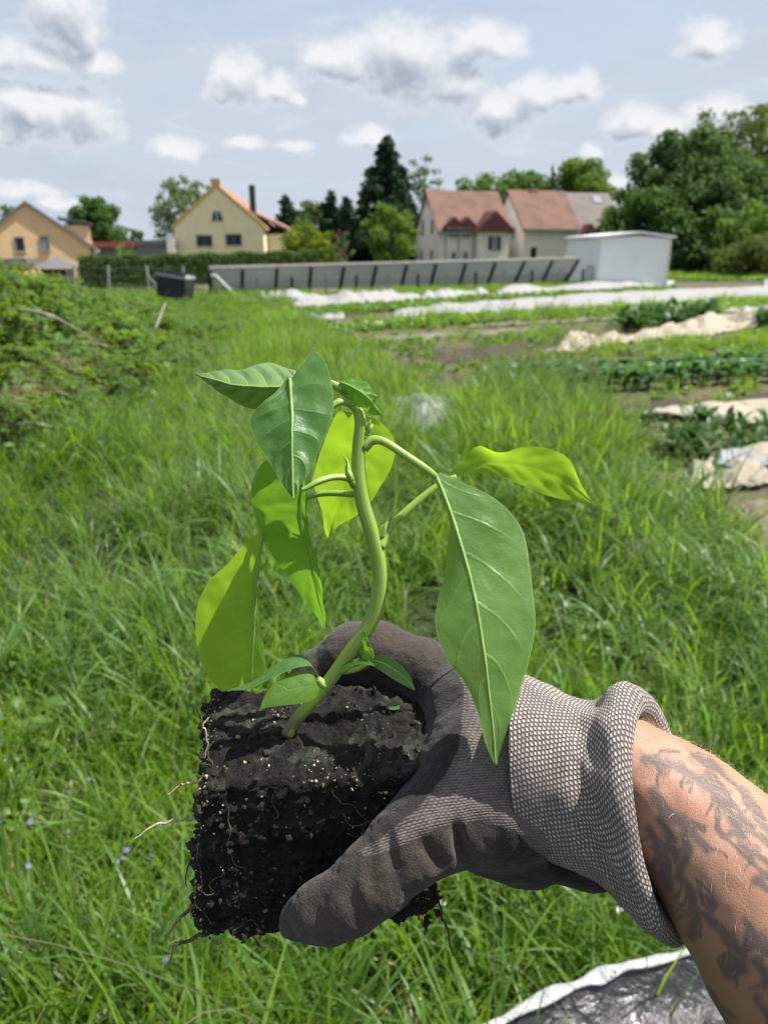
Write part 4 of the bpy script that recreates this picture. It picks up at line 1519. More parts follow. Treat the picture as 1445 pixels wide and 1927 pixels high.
def leafy(name, seed, k, R, size, mat, aspect=.62, stemh=.2, n=4, up=.5):
    """low broad-leaved plant: bent oval leaves on short stalks"""
    r = np.random.default_rng(seed)
    V_, F_ = [], []
    for i in range(k):
        az = i * 2.4 + r.normal(0, .3)
        h = stemh * r.random()
        d = np.array([math.cos(az), math.sin(az), 0])
        s = np.array([-math.sin(az), math.cos(az), 0])
        el = up + r.normal(0, .35)
        L = size * r.uniform(.6, 1.25)
        p = d * R * r.random() + np.array([0, 0, h])
        b = len(V_)
        for j in range(n + 1):
            t = j / n
            w = L * aspect * (math.sin(math.pi * (t * .9 + .06)) ** .8) * .5
            dn = np.array([0, 0, 1]) * math.cos(el) - d * math.sin(el)
            V_ += [p - s * w + dn * w * .3, p, p + s * w + dn * w * .3]
            p = p + (d * math.cos(el) + np.array([0, 0, 1]) * math.sin(el)) * L / n
            el -= .32
        for j in range(n):
            for q in (0, 1):
                F_.append([b + 3 * j + q, b + 3 * j + q + 1, b + 3 * j + 4 + q, b + 3 * j + 3 + q])
    return source(name, np.array(V_), F_, mat)


def sprig(name, seed, mat, nleaf=7, L=.45, size=.05):
    """bramble shoot: an arching stem with three-part leaves"""
    r = np.random.default_rng(seed)
    az = r.random() * 6.28
    d = np.array([math.cos(az), math.sin(az), 0])
    c = catmull([(0, 0, -.05), tuple(d * L * .25 + [0, 0, L * .6]), tuple(d * L * .65 + [0, 0, L * .75]), tuple(d * L * 1.0 + [0, 0, L * .5])], 10)
    tv, tf, _ = tube(np.hstack([c, np.linspace(.004, .0015, 10)[:, None]]), 10, 4, caps=False)
    V_, F_, M_ = list(tv), [list(map(int, f)) for f in tf], [1] * len(tf)
    for i in range(nleaf):
        t = .2 + .8 * i / nleaf
        p = c[int(t * 9)]
        for j in (-1, 0, 1):
            a = (i * 2.5 + j * 1.15)
            dd = np.array([math.cos(a), math.sin(a), r.normal(.1, .3)])
            dd /= np.linalg.norm(dd)
            ss = np.cross(dd, [0, 0, 1.0])
            ss /= np.linalg.norm(ss)
            un = np.cross(ss, dd)
            sz = size * r.uniform(.7, 1.3)
            q = p + np.array([math.cos(i * 2.5), math.sin(i * 2.5), .3]) * .03
            b = len(V_)
            V_ += [q, q + dd * sz * .45 - ss * sz * .36 + un * sz * .1, q + dd * sz * .5, q + dd * sz * .45 + ss * sz * .36 + un * sz * .1, q + dd * sz * 1.05 - un * sz * .12]
            F_ += [[b, b + 2, b + 1], [b, b + 3, b + 2], [b + 1, b + 2, b + 4], [b + 2, b + 3, b + 4]]
            M_ += [0] * 4
    return source(name, np.array(V_), F_, [mat, M_BRAMS], fmat=M_)


M_BRAMS = simple("bramble_stem", (0.14, 0.10, 0.06), 0.8, 0.3, 20)
SPRIGS = [sprig("bramble_sprig", 400 + i, F_BRAM, 9, .42, .062) for i in range(5)]
WEEDS = [leafy("weed_plant", 440 + i, 16, .05, .055, F_WEED, .6, .16) for i in range(3)] + [leafy("clover_plant", 450 + i, 26, .08, .024, F_WEED, .95, .09) for i in range(2)]
CROPS = [leafy("crop_plant", 460 + i, 12, .03, .16, F_CROP, .55, .04, 3, .8) for i in range(3)]
CROPD = [leafy("crop_plant_dark", 470 + i, 16, .06, .20, F_CROPD, .4, .16, 3, .95) for i in range(3)]


def inview(x, y, z, pad=420):
    px, py, d = PROJ(np.stack([x, y, z], 1))
    return (d > .3) & (px > -pad) & (px < 1445 + pad) & (py < 1927 + 2.2 * pad) & (py > -pad)


def spread(n, x0, x1, y0, y1, r, cond=None):
    x, y = r.uniform(x0, x1, n), r.uniform(y0, y1, n)
    z = HGT(x, y)
    k = inview(x, y, z)
    x, y, z = x[k], y[k], z[k]
    if cond is not None:
        k = cond(x, y)
        x, y, z = x[k], y[k], z[k]
    return np.stack([x, y, z], 1)


def scatter(name, pts, sources, r, s0=.8, s1=1.25, tilt=.12, label=None, cat=None, sz=None):
    k = len(pts)
    rot = np.stack([r.normal(0, tilt, k), r.normal(0, tilt, k), r.random(k) * 6.283], 1)
    s = r.uniform(s0, s1, k)
    if sz is not None:
        s = s * sz
    scl = np.stack([s, s, s * r.uniform(.85, 1.15, k)], 1)
    o = pointcloud(name, pts, rot, scl, r.integers(0, len(sources), k), sources)
    return tag(o, label, None, None, 'stuff')


R = np.random.default_rng(2024)


def patchy(x, y, f=.9, s=0):
    return vnoise(np.stack([x * f, y * f, x * 0 + 5], 1), 200 + s)


# crop strips: polygons of photo pixels on the ground
def strip(name, poly, dens, sources, label, s0=.7, s1=1.2, maxn=4000, seed=0):
    r = np.random.default_rng(500 + seed)
    g = np.array([tuple(G(*q)) for q in poly])
    lo, hi = g.min(0), g.max(0)
    area = (hi[0] - lo[0]) * (hi[1] - lo[1])
    n = int(area * dens)
    x, y = r.uniform(lo[0], hi[0], n), r.uniform(lo[1], hi[1], n)
    k = in_poly(x, y, [(q[0], q[1]) for q in g]) & (patchy(x, y, .8, seed) > -.55)
    x, y = x[k][:maxn], y[k][:maxn]
    scatter(name, np.stack([x, y, HGT(x, y) + .02], 1), sources, r, s0, s1, .15, label)


strip("crop_strip", [(470, 592), (640, 581), (900, 563), (1270, 541), (1270, 551), (900, 577), (640, 596), (500, 604)], 26, CROPS, "bright green low crop along the far white covers", seed=1)
strip("crop_strip", [(560, 622), (760, 602), (960, 594), (1120, 585), (1445, 566), (1445, 580), (1120, 600), (900, 612), (700, 626), (580, 636)], 26, CROPS + FARG[:1], "bright green crop in front of the long fleece", seed=2)
strip("crop_strip", [(640, 648), (860, 640), (1060, 626), (1060, 646), (900, 656), (780, 664), (680, 668)], 24, CROPS + FARG[:1], "green strip left of the cream heap", .5, .9, seed=3)
strip("crop_strip_dark", [(1140, 622), (1230, 606), (1340, 594), (1345, 604), (1290, 618), (1180, 630)], 22, CROPD, "tall dark green crop behind the cream heap", 1.0, 1.6, seed=4)
strip("crop_strip_dark", [(1415, 612), (1445, 606), (1500, 604), (1500, 622), (1420, 624)], 22, CROPD, "dark green crop at the right end of the cream heap", 1.0, 1.6, seed=5)
strip("crop_strip", [(1060, 668), (1200, 650), (1330, 640), (1480, 618), (1480, 664), (1250, 682), (1060, 694), (900, 700), (820, 704), (930, 690)], 26, CROPS + FARG[:2], "mixed green weeds between the cream heap and the soil bed", .45, .85, seed=6)
strip("crop_strip", [(780, 690), (900, 684), (1050, 678), (1050, 694), (900, 700), (800, 706)], 30, CROPS, "sparse seedlings on the brown bed", .4, .7, seed=7)
strip("crop_strip_dark", [(1180, 800), (1230, 800), (1330, 800), (1480, 812), (1480, 862), (1365, 872), (1290, 880), (1190, 850)], 46, CROPD + WEEDS[:3], "dark leafy crop between the two near cloths", .5, .9, seed=8)
strip("crop_strip", [(1256, 516), (1470, 508), (1470, 530), (1256, 528)], 10, CROPS + FARG[:1], "green rows beyond the long fleece at the right", .8, 1.3, seed=9)
strip("far_grass", [(1256, 484), (1480, 482), (1480, 498), (1256, 505)], 2.0, FARG, "rough grass before the wood", 1.6, 2.6, maxn=3000, seed=10)
strip("far_grass", [(390, 556), (760, 550), (1110, 537), (1110, 541), (760, 558), (440, 570)], 24, FARG, "dark grass under the panel row", .6, 1.0, seed=11)
strip("field_weeds", [(500, 605), (760, 586), (1445, 560), (1900, 540), (2000, 800), (1445, 870), (1180, 900), (1100, 800), (800, 752), (700, 700), (600, 640)], 9, CROPS + FARG[:2] + WEEDS, "weeds scattered over the garden beds", .35, .8, maxn=9000, seed=13)
strip("crop_strip", [(880, 740), (1000, 728), (1100, 722), (1000, 752), (930, 764)], 20, CROPS, "weeds at the cabbage row's end", .5, .9, seed=12)

# orange-brown withered leaves on the dark strip
def cabbages():
    r = np.random.default_rng(88)
    lab = "leafy dark green cabbage plant standing in the row before the brown soil bed"
    gp = "cabbage row"

    def leaf_mesh(nm, L, W, seed):
        q = np.random.default_rng(seed)
        n, m = 6, 4
        V_ = []
        for i in range(n + 1):
            t = i / n
            w = W * (.12 if t < .25 else math.sin(math.pi * min(1, (t - .18) / .86)) ** .6)
            for j in range(m + 1):
                a = j / m * 2 - 1
                V_.append((L * (t - .18 * t * t), a * w, L * (.55 * t - .62 * t * t) + abs(a) * w * .35 + q.normal(0, .006)))
        return mesh_data(nm, np.array(V_), grid_faces(n + 1, m + 1), F_CABB)
    ms = [leaf_mesh("cabbage_leaf", .26, .085, 1), leaf_mesh("cabbage_leaf", .22, .09, 2), leaf_mesh("cabbage_leaf", .18, .075, 3)]
    stem = mesh_data("cabbage_stem", *tube([(0, 0, -.03, .014), (0, 0, .1, .012), (0, 0, .2, .006)], 5, 6, caps=False)[:2], F_CROP)
    for rowi, (ya, yb, n) in enumerate(((738, 701, 24), (756, 716, 22))):
        for i in range(n):
            t = (i + r.uniform(-.2, .2)) / n
            px = 925 + (1470 - 925) * t
            py = ya + (yb - ya) * t
            p = on_ground(px, py + r.normal(0, 1.5))
            e = empty("cabbage_plant", p, lab, "cabbage", gp)
            e.rotation_euler = (0, 0, r.random() * 6.28)
            s = r.uniform(.85, 1.2)
            link("stem", stem, e)
            for k in range(9):
                o = link("leaf", ms[k % 3], e)
                o.location = (0, 0, .03 + .02 * k)
                o.rotation_euler = (r.normal(0, .15), -.15 - .09 * k + r.normal(0, .12), k * 2.4 + r.normal(0, .25))
                o.scale = (s, s, s)


cabbages()
# ------------------------------------------------------------------ meadow and overgrown bank
def is_bank(x, y):
    return (x < -2.75 - .25 * vnoise(np.stack([x * .8, y * .8, x * 0], 1), 9)) & (y > 2.2) & (y < 25)


def meadow_only(x, y):
    return meadow_mask(x, y) & ~is_bank(x, y)


def near_short(x, y):
    """shorter turf close to the camera and to the right"""
    return (y < 2.6 + .35 * patchy(x, y, 1.5, 3))


pts = spread(3700, -3.6, 3.8, .35, 3.3, R, meadow_only)
ns = near_short(pts[:, 0], pts[:, 1])
scatter("meadow_grass_short", pts[ns], SHORT + SHORT + TALL[:2], R, .75, 1.2, .2, "short sunlit meadow grass nearest the camera", sz=None)
pts2 = spread(4700, -5.5, 6.5, 1.7, 6.5, R, lambda x, y: meadow_only(x, y) & (~near_short(x, y) | (R.random(len(x)) < .25)))
pt = patchy(pts2[:, 0], pts2[:, 1], 1.6, 23)
keep = R.random(len(pts2)) < np.clip(.70 + .95 * pt, .22, 1)
pts2, pt = pts2[keep], pt[keep]
sz = (.62 + .38 * np.clip((pts2[:, 1] - 1.8) / 1.6, 0, 1)) * (.92 + .42 * pt)
scatter("meadow_grass_tall", pts2, TALL + LONGB, R, .75, 1.2, .18, "long lush meadow grass around the seedling's height", sz=sz)
pts3 = spread(3000, -5, 7.5, 5.6, 13, R, lambda x, y: meadow_only(x, y))
scatter("meadow_grass_mid", pts3, TALL + FARG[:2], R, .8, 1.3, .15, "meadow grass of the middle distance")
ptst = spread(1500, .3, 3.4, 4.2, 9.5, R, lambda x, y: in_poly(*PROJ(np.stack([x, y, x * 0], 1))[:2], [(880, 790), (960, 770), (1120, 810), (1160, 900), (1120, 960), (960, 940), (870, 880)]))
scatter("meadow_grass_seeding", ptst, TALL, R, 1.2, 1.7, .12, "tallest seeding grass behind the right hand leaf")
pts4 = spread(5200, -9, 4, 11, 27, R, lambda x, y: meadow_only(x, y))
scatter("meadow_grass_far", pts4, FARG, R, .8, 1.35, .12, "meadow grass running back to the trestle")
# broad-leaved plants in the turf
pts5 = spread(1200, -3.4, 4, .6, 4.5, R, lambda x, y: meadow_only(x, y) & (patchy(x, y, 1.3, 7) > .05))
scatter("meadow_herbs", pts5, WEEDS, R, .7, 1.5, .25, "clover and broad leaved herbs in the turf")
ptsd = spread(420, -2.6, 3, .6, 6, R, lambda x, y: meadow_only(x, y))
DRYB = [tuft("dry_blades", 340 + i, 5, .10, (.12, .26), (.002, .0045), 1.1, .5, F_DRY) for i in range(3)]
scatter("dry_grass", ptsd, DRYB, R, .7, 1.3, .4, "withered straw coloured blades in the turf")
# dry, paler tangle at the field's near edge
ptse = spread(700, 1.2, 5.0, 3.4, 8.5, R, lambda x, y: in_poly(*PROJ(np.stack([x, y, x * 0], 1))[:2], [(1090, 800), (1230, 840), (1300, 930), (1460, 980), (1460, 1120), (1300, 1040), (1140, 960), (1080, 880)]))
scatter("dry_edge_growth", ptse, DRYB + TALL[:2] + WEEDS[:1] + SHORT[:2], R, .8, 1.4, .35, "dry tangled growth along the field's edge")

# bank: brambles, nettles and grass
pb = spread(9000, -9, -2.4, 2.0, 14, R, is_bank)
u = patchy(pb[:, 0], pb[:, 1], .9, 11)
lift = np.clip(.10 + .34 * u, 0, .5)[:, None] * np.array([[0, 0, 1.0]])
b1 = pb[u > -.35]
scatter("bramble_thicket", b1 + lift[u > -.35] * R.random((len(b1), 1)), SPRIGS, R, .7, 1.35, .3, "sunlit bramble thicket on the bank at the left")
b2 = pb[(u < -.1)]
scatter("bank_grass", b2[R.random(len(b2)) < .45], TALL + FARG[:1], R, .8, 1.2, .2, "long grass growing through the brambles")
pf = spread(6500, -15, -2.6, 12, 27, R, is_bank)
scatter("bank_growth_far", pf, SPRIGS + FARG, R, .7, 1.1, .2, "weeds and brambles on the far end of the bank")
pw = spread(300, -7, -2.6, 3, 9, R, lambda x, y: is_bank(x, y) & (patchy(x, y, .7, 19) > .2))
scatter("nettle_growth", pw, [leafy("nettle_plant", 480 + i, 22, .04, .075, F_BRAM, .5, .5) for i in range(3)], R, .8, 1.3, .2, "nettles and broad leaves on the bank")

# taller bramble mounds with deep gaps between their domes
def bramble_mounds():
    r = np.random.default_rng(63)
    bl = []
    for i in range(46):
        x, y = r.uniform(-5.6, -3.0), r.uniform(4.2, 10.5)
        if x > -3.0 - .18 * (y - 4) * -.3 + 0:
            continue
        g = float(HGT(x, y))
        k = r.uniform(.16, .36)
        bl.append((x, y, g + k * .7 + r.uniform(.0, .22), k, k, k * .75))
    v, f = leafcloud(bl, 5200, .036, r, up=.6)
    tag(obj("bramble_mound", v, f, F_BRAM, None, smooth=False), "domed bramble mounds with deep shadow gaps at the left edge", None, None, 'stuff')


bramble_mounds()


# heap of dry stalks on the bank
def straw_heap():
    r = np.random.default_rng(31)
    vs, fs = [], []
    def rest(px, py):
        h = .5
        for _ in range(30):
            g = G(px, py, h)
            h = .5 * h + .5 * (float(HGT(g.x, g.y)) + .60)
        return g
    a, b = rest(-60, 648), rest(165, 632)
    for i in range(110):
        t = r.random()
        c = np.array(a.lerp(b, t)) + r.normal(0, (.08, .11, .0))
        c[2] = float(HGT(c[0], c[1])) + .56 + .14 * r.random()
        d = np.array([r.normal(1, .25), r.normal(0.15, .3), r.normal(-.05, .16)])
        d /= np.linalg.norm(d)
        L = r.uniform(.15, .5)
        s = np.cross(d, [0, 0, 1]) * r.uniform(.002, .005)
        k = len(vs)
        m = c + d * L / 2 + np.array([0, 0, .02])
        vs += [c - s, c + s, m - s, m + s, c + d * L - s * .4, c + d * L + s * .4]
        fs += [[k, k + 1, k + 3, k + 2], [k + 2, k + 3, k + 5, k + 4]]
    tag(obj("dry_stalks", np.array(vs), fs, F_DRY, None, smooth=False), "flattened dry stalks lying on the brambles", None, None, 'stuff')


straw_heap()
M_DEAD = simple("dead_wood", (0.30, 0.25, 0.20), 0.9, 0.3, 12, 0.5, 60)
for rows, lab in (([(-30, 815, .30), (20, 802, .40), (62, 797, .44), (110, 806, .36)], "grey dead branch sticking out of the brambles at the left picture edge"),
                  ([(20, 582, .86), (80, 590, .92), (120, 606, .86), (180, 640, .70)], "pale dead stick lying across the top of the bank"),
                  ([(285, 640, .35), (300, 600, .62), (312, 570, .75)], "thin upright dead stalk on the far side of the bank")):
    c = []
    for i, (x, y, h) in enumerate(rows):
        g = G(x, y, h + float(HGT(*tuple(G(x, y, h))[:2])) * .35)
        c.append((*g, .016 * (1 - i / len(rows)) + .004))
    tv, tf, _ = tube(c, 16, 6)
    tag(obj("dead_branch", tv, tf, M_DEAD), lab, "branch")


# ---- small flowers in the turf
def flowers():
    r = np.random.default_rng(77)
    M_PETW = simple("petal_white", (0.75, 0.74, 0.72), 0.6, 0.05, 50)
    M_EYE = simple("daisy_yellow", (0.70, 0.42, 0.03), 0.7, 0.15, 200)
    M_VIO = simple("petal_violet", (0.17, 0.15, 0.36), 0.6, 0.15, 60)
    stem = mesh_data("daisy_stem", *tube([(0, 0, -.12, .0012), (.004, 0, -.05, .0011), (0, 0, 0, .001)], 5, 5, caps=False)[:2], F_CROP)
    n = 18
    pv, pf = [], []
    for i in range(n):
        a = 2 * math.pi * i / n
        d = np.array([math.cos(a), math.sin(a), 0])
        s = np.array([-math.sin(a), math.cos(a), 0])
        b = len(pv)
        pv += [d * .0035 - s * .0008, d * .0035 + s * .0008, d * .0085 + s * .0016 + [0, 0, .0012], d * .0115 + [0, 0, .0006], d * .0085 - s * .0016 + [0, 0, .0012]]
        pf.append([b, b + 1, b + 2, b + 3, b + 4])
    pet = mesh_data("daisy_petals", np.array(pv), pf, M_PETW)
    v, f = ico()
    eye = mesh_data("daisy_eye", v * np.array([.004, .004, .0024]) + [0, 0, .001], f, M_EYE)
    for px, py, h, lab in ((1166, 1715, .12, "daisy right of the roots, below the glove's cuff"), (832, 1700, .13, "daisy beside the dangling dark root"), (781, 1712, .10, "half hidden daisy just left of the dangling root"), (788, 1885, .08, "lowest small daisy near the bottom picture edge")):
        g = G(px, py, h)
        e = empty("daisy", g, lab, "daisy", "white daisies in the turf")
        e.rotation_euler = (.35 + r.normal(0, .2), r.normal(0, .3), r.random() * 6)
        link("stem", stem, e)
        link("petals", pet, e)
        link("eye", eye, e)
    # little violet flowers
    pv, pf = [], []
    for i in range(5):
        a = 2 * math.pi * i / 5
        d = np.array([math.cos(a), math.sin(a), .25])
        s = np.array([-math.sin(a), math.cos(a), 0])
        b = len(pv)
        pv += [d * .001, d * .004 + s * .003, d * .0075, d * .004 - s * .003]
        pf.append([b, b + 1, b + 2, b + 3])
    vio = mesh_data("violet_flower", np.array(pv) * 1.15, pf, M_VIO)
    spots = [(232, 1614), (222, 1622), (240, 1605), (286, 1612), (312, 1562), (304, 1548), (60, 1552), (70, 1540), (52, 1626), (110, 1262), (68, 1220), (160, 1730), (312, 1806), (216, 1370), (2, 1545), (170, 1470), (236, 1298), (118, 1790)]
    for px, py in spots:
        g = G(px + r.normal(0, 3), py + r.normal(0, 3), .13)
        o = link("wild_violet", vio, None)
        o.location = g
        o.rotation_euler = (r.normal(.5, .3), r.normal(0, .4), r.random() * 6)
        tag(o, "tiny violet blue wild flower in the grass left of the soil block", "flower", "tiny violet wild flowers")


flowers()


# ---- black and white silage film at the lower right
def silage_film():
    M_BLK = cloth_material("film_black", (0.020, 0.021, 0.023), (0.035, 0.036, 0.039), 0.0, 0.30, (0.10, 0.09, 0.08), 9, 0.35)
    M_WHT = cloth_material("film_white", (0.34, 0.345, 0.35), (0.42, 0.425, 0.43), 0.1, 0.45, (0.45, 0.43, 0.38), 14, 0.3)
    e = empty("silage_film", G(1150, 1880, .1), "crumpled black plastic film with a white folded edge at the lower right", "plastic film")
    rim = [(860, 1985), (930, 1930), (1010, 1888), (1100, 1850), (1145, 1832), (1215, 1815), (1300, 1792), (1420, 1775), (1560, 1750)]
    H0 = .36
    far = catmull([tuple(G(x, y, H0)) for x, y in rim], 90)
    near = catmull([tuple(G(x + 60 * (i - 4), y + 420 + 40 * abs(i - 4), H0 - .12)) for i, (x, y) in enumerate(rim)], 90)
    m = 50
    s = np.linspace(0, 1, m)[None, :, None]
    v = far[:, None] * (1 - s) + near[:, None] * s
    q = v.reshape(-1, 3)
    ridg = 1 - np.abs(fbm(q * 5.5, 3, 71))
    v[..., 2] += (.016 * (ridg - .7) + .03 * fbm(q * 2.2, 3, 73) + .002 * (1 - np.abs(fbm(q * 17, 2, 75)))).reshape(90, m) * np.minimum(1, s[..., 0] * 8)
    v[..., 2] -= .035 * np.sin(np.pi * np.clip(s[..., 0] * 2.2, 0, 1))
    obj("film", v.reshape(-1, 3), grid_faces(90, m), M_BLK, e)
    # folded white rim: a flat roll over the edge
    d = np.gradient(far, axis=0)
    d /= np.linalg.norm(d, axis=1)[:, None]
    side = np.cross(d, [0, 0, 1.0])
    th = np.linspace(0, 2 * math.pi, 13)[:-1]
    u = np.linspace(0, 1, 90)
    wv = .012 + .003 * np.sin(u * 31) + .004 * fbm(np.stack([u * 14, u * 0, u * 0], 1), 2, 3)
    rv = far[:, None] + side[:, None] * (np.cos(th)[None, :, None] * wv[:, None, None]) + np.array([0, 0, 1.0]) * (np.sin(th) * .005 + .004)[None, :, None]
    kink = .004 * np.sign(np.sin(u * 23 + 1)) * np.abs(np.sin(u * 23 + 1)) ** 4
    rv[..., 2] += kink[:, None]
    obj("folded_edge", rv.reshape(-1, 3), grid_faces(90, 12, True), M_WHT, e)


silage_film()
# ------------------------------------------------------------------ the arm with its glove
import openvdb

person = empty("person", P(1100, 1480, .41), "bare tattooed forearm in a grey work glove, holding up the soil block of the seedling", "person")


def cl(px, py, d):
    """camera-frame coordinates in metres: right, up, depth"""
    return np.array([(px - CX) / FPX * d, (CY - py) / FPX * d, d])


def cam_to_world(q):
    q = np.asarray(q)
    c, s = math.cos(PITCH), math.sin(PITCH)
    return np.stack([q[:, 0], q[:, 2] * c + q[:, 1] * s, CAMH - q[:, 2] * s + q[:, 1] * c], 1)


def knit_material():
    m, t, bs, out = new_mat("glove_knit_and_foam")
    tc = t.n('ShaderNodeTexCoord').outputs['Object']
    k = t.n('ShaderNodeAttribute', attribute_name="knit")
    a = t.n('ShaderNodeAttribute', attribute_name="weave")
    w = t.n('ShaderNodeSeparateXYZ', {0: a.outputs['Vector']})
    wob = t.m('MULTIPLY', t.m('SUBTRACT', t.noise(tc, 120, 2), 0.5), 0.7)
    row = t.m('ADD', w.outputs[0], wob)
    colm = t.m('ADD', w.outputs[1], t.m('MULTIPLY', t.m('FLOOR', row), 0.5))
    sr = t.m('SINE', t.m('MULTIPLY', row, 2 * math.pi))
    s2 = t.m('SINE', t.m('MULTIPLY', colm, 2 * math.pi))
    wn2 = t.n('ShaderNodeTexWhiteNoise', noise_dimensions='2D')
    t.set(wn2, 'Vector', t.n('ShaderNodeCombineXYZ', {0: t.m('FLOOR', row), 1: t.m('FLOOR', colm), 2: 0.0}).outputs[0])
    st = t.m('MULTIPLY', t.m('MULTIPLY_ADD', sr, 0.38, 0.5), t.m('MULTIPLY_ADD', s2, 0.32, 0.68))
    st = t.m('ADD', t.m('MULTIPLY', st, 0.85), t.m('MULTIPLY', wn2.outputs[0], 0.28), clamp=True)
    mott = t.noise(tc, 60, 5, 0.6)
    edge = t.m('ADD', k.outputs['Fac'], t.m('MULTIPLY', t.m('SUBTRACT', t.noise(tc, 160, 4, 0.65), 0.5), 0.14))
    fab = t.ss(edge, -0.01, 0.03)
    kc = t.mix(st, (0.068, 0.054, 0.053), (0.215, 0.180, 0.172))
    kc = t.mix(t.ss(mott, 0.55, 0.8, 0.0, 0.5), kc, (0.10, 0.085, 0.08))
    fo = t.noise(tc, 900, 3, 0.7)
    fc = t.mix(t.ss(fo, 0.3, 0.75), (0.007, 0.006, 0.006), (0.022, 0.019, 0.018))
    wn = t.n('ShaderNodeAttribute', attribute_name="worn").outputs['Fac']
    fc = t.mix(wn, fc, t.mix(t.ss(fo, 0.3, 0.75), (0.026, 0.020, 0.016), (0.070, 0.056, 0.047)))  # sunlit thumb and index paler in colour than the shaded palm
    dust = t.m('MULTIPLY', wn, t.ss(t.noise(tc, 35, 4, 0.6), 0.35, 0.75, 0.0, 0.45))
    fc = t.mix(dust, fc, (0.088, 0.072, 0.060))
    # earth rubbed into the seam between knit and foam
    near = t.ss(t.m('ABSOLUTE', t.m('SUBTRACT', edge, 0.05)), 0.0, 0.18, 0.35, 0.0)
    col = t.mix(fab, fc, kc)
    col = t.mix(near, col, (0.03, 0.026, 0.024))
    t.set(bs, 'Base Color', col)
    bs.inputs['Roughness'].default_value = 0.9
    bs.inputs['Specular IOR Level'].default_value = 0.18
    bs.inputs['Sheen Weight'].default_value = 0.15
    h = t.n('ShaderNodeMix', data_type='FLOAT')
    t.set(h, 0, fab)
    t.set(h, 2, t.m('MULTIPLY', fo, 0.9))
    t.set(h, 3, st)
    b = t.n('ShaderNodeBump', {'Height': h.outputs[0]})
    b.inputs['Strength'].default_value = 0.8
    b.inputs['Distance'].default_value = 0.0011
    t.l.new(b.outputs[0], bs.inputs['Normal'])
    return m


KNIT_POLY = [(826, 1215), (872, 1290), (869, 1350), (861, 1410), (832, 1466), (772, 1534), (712, 1580), (670, 1604), (688, 1614), (760, 1592), (832, 1556), (900, 1545), (965, 1562), (1010, 1605), (1120, 1660), (1120, 1150), (830, 1150)]


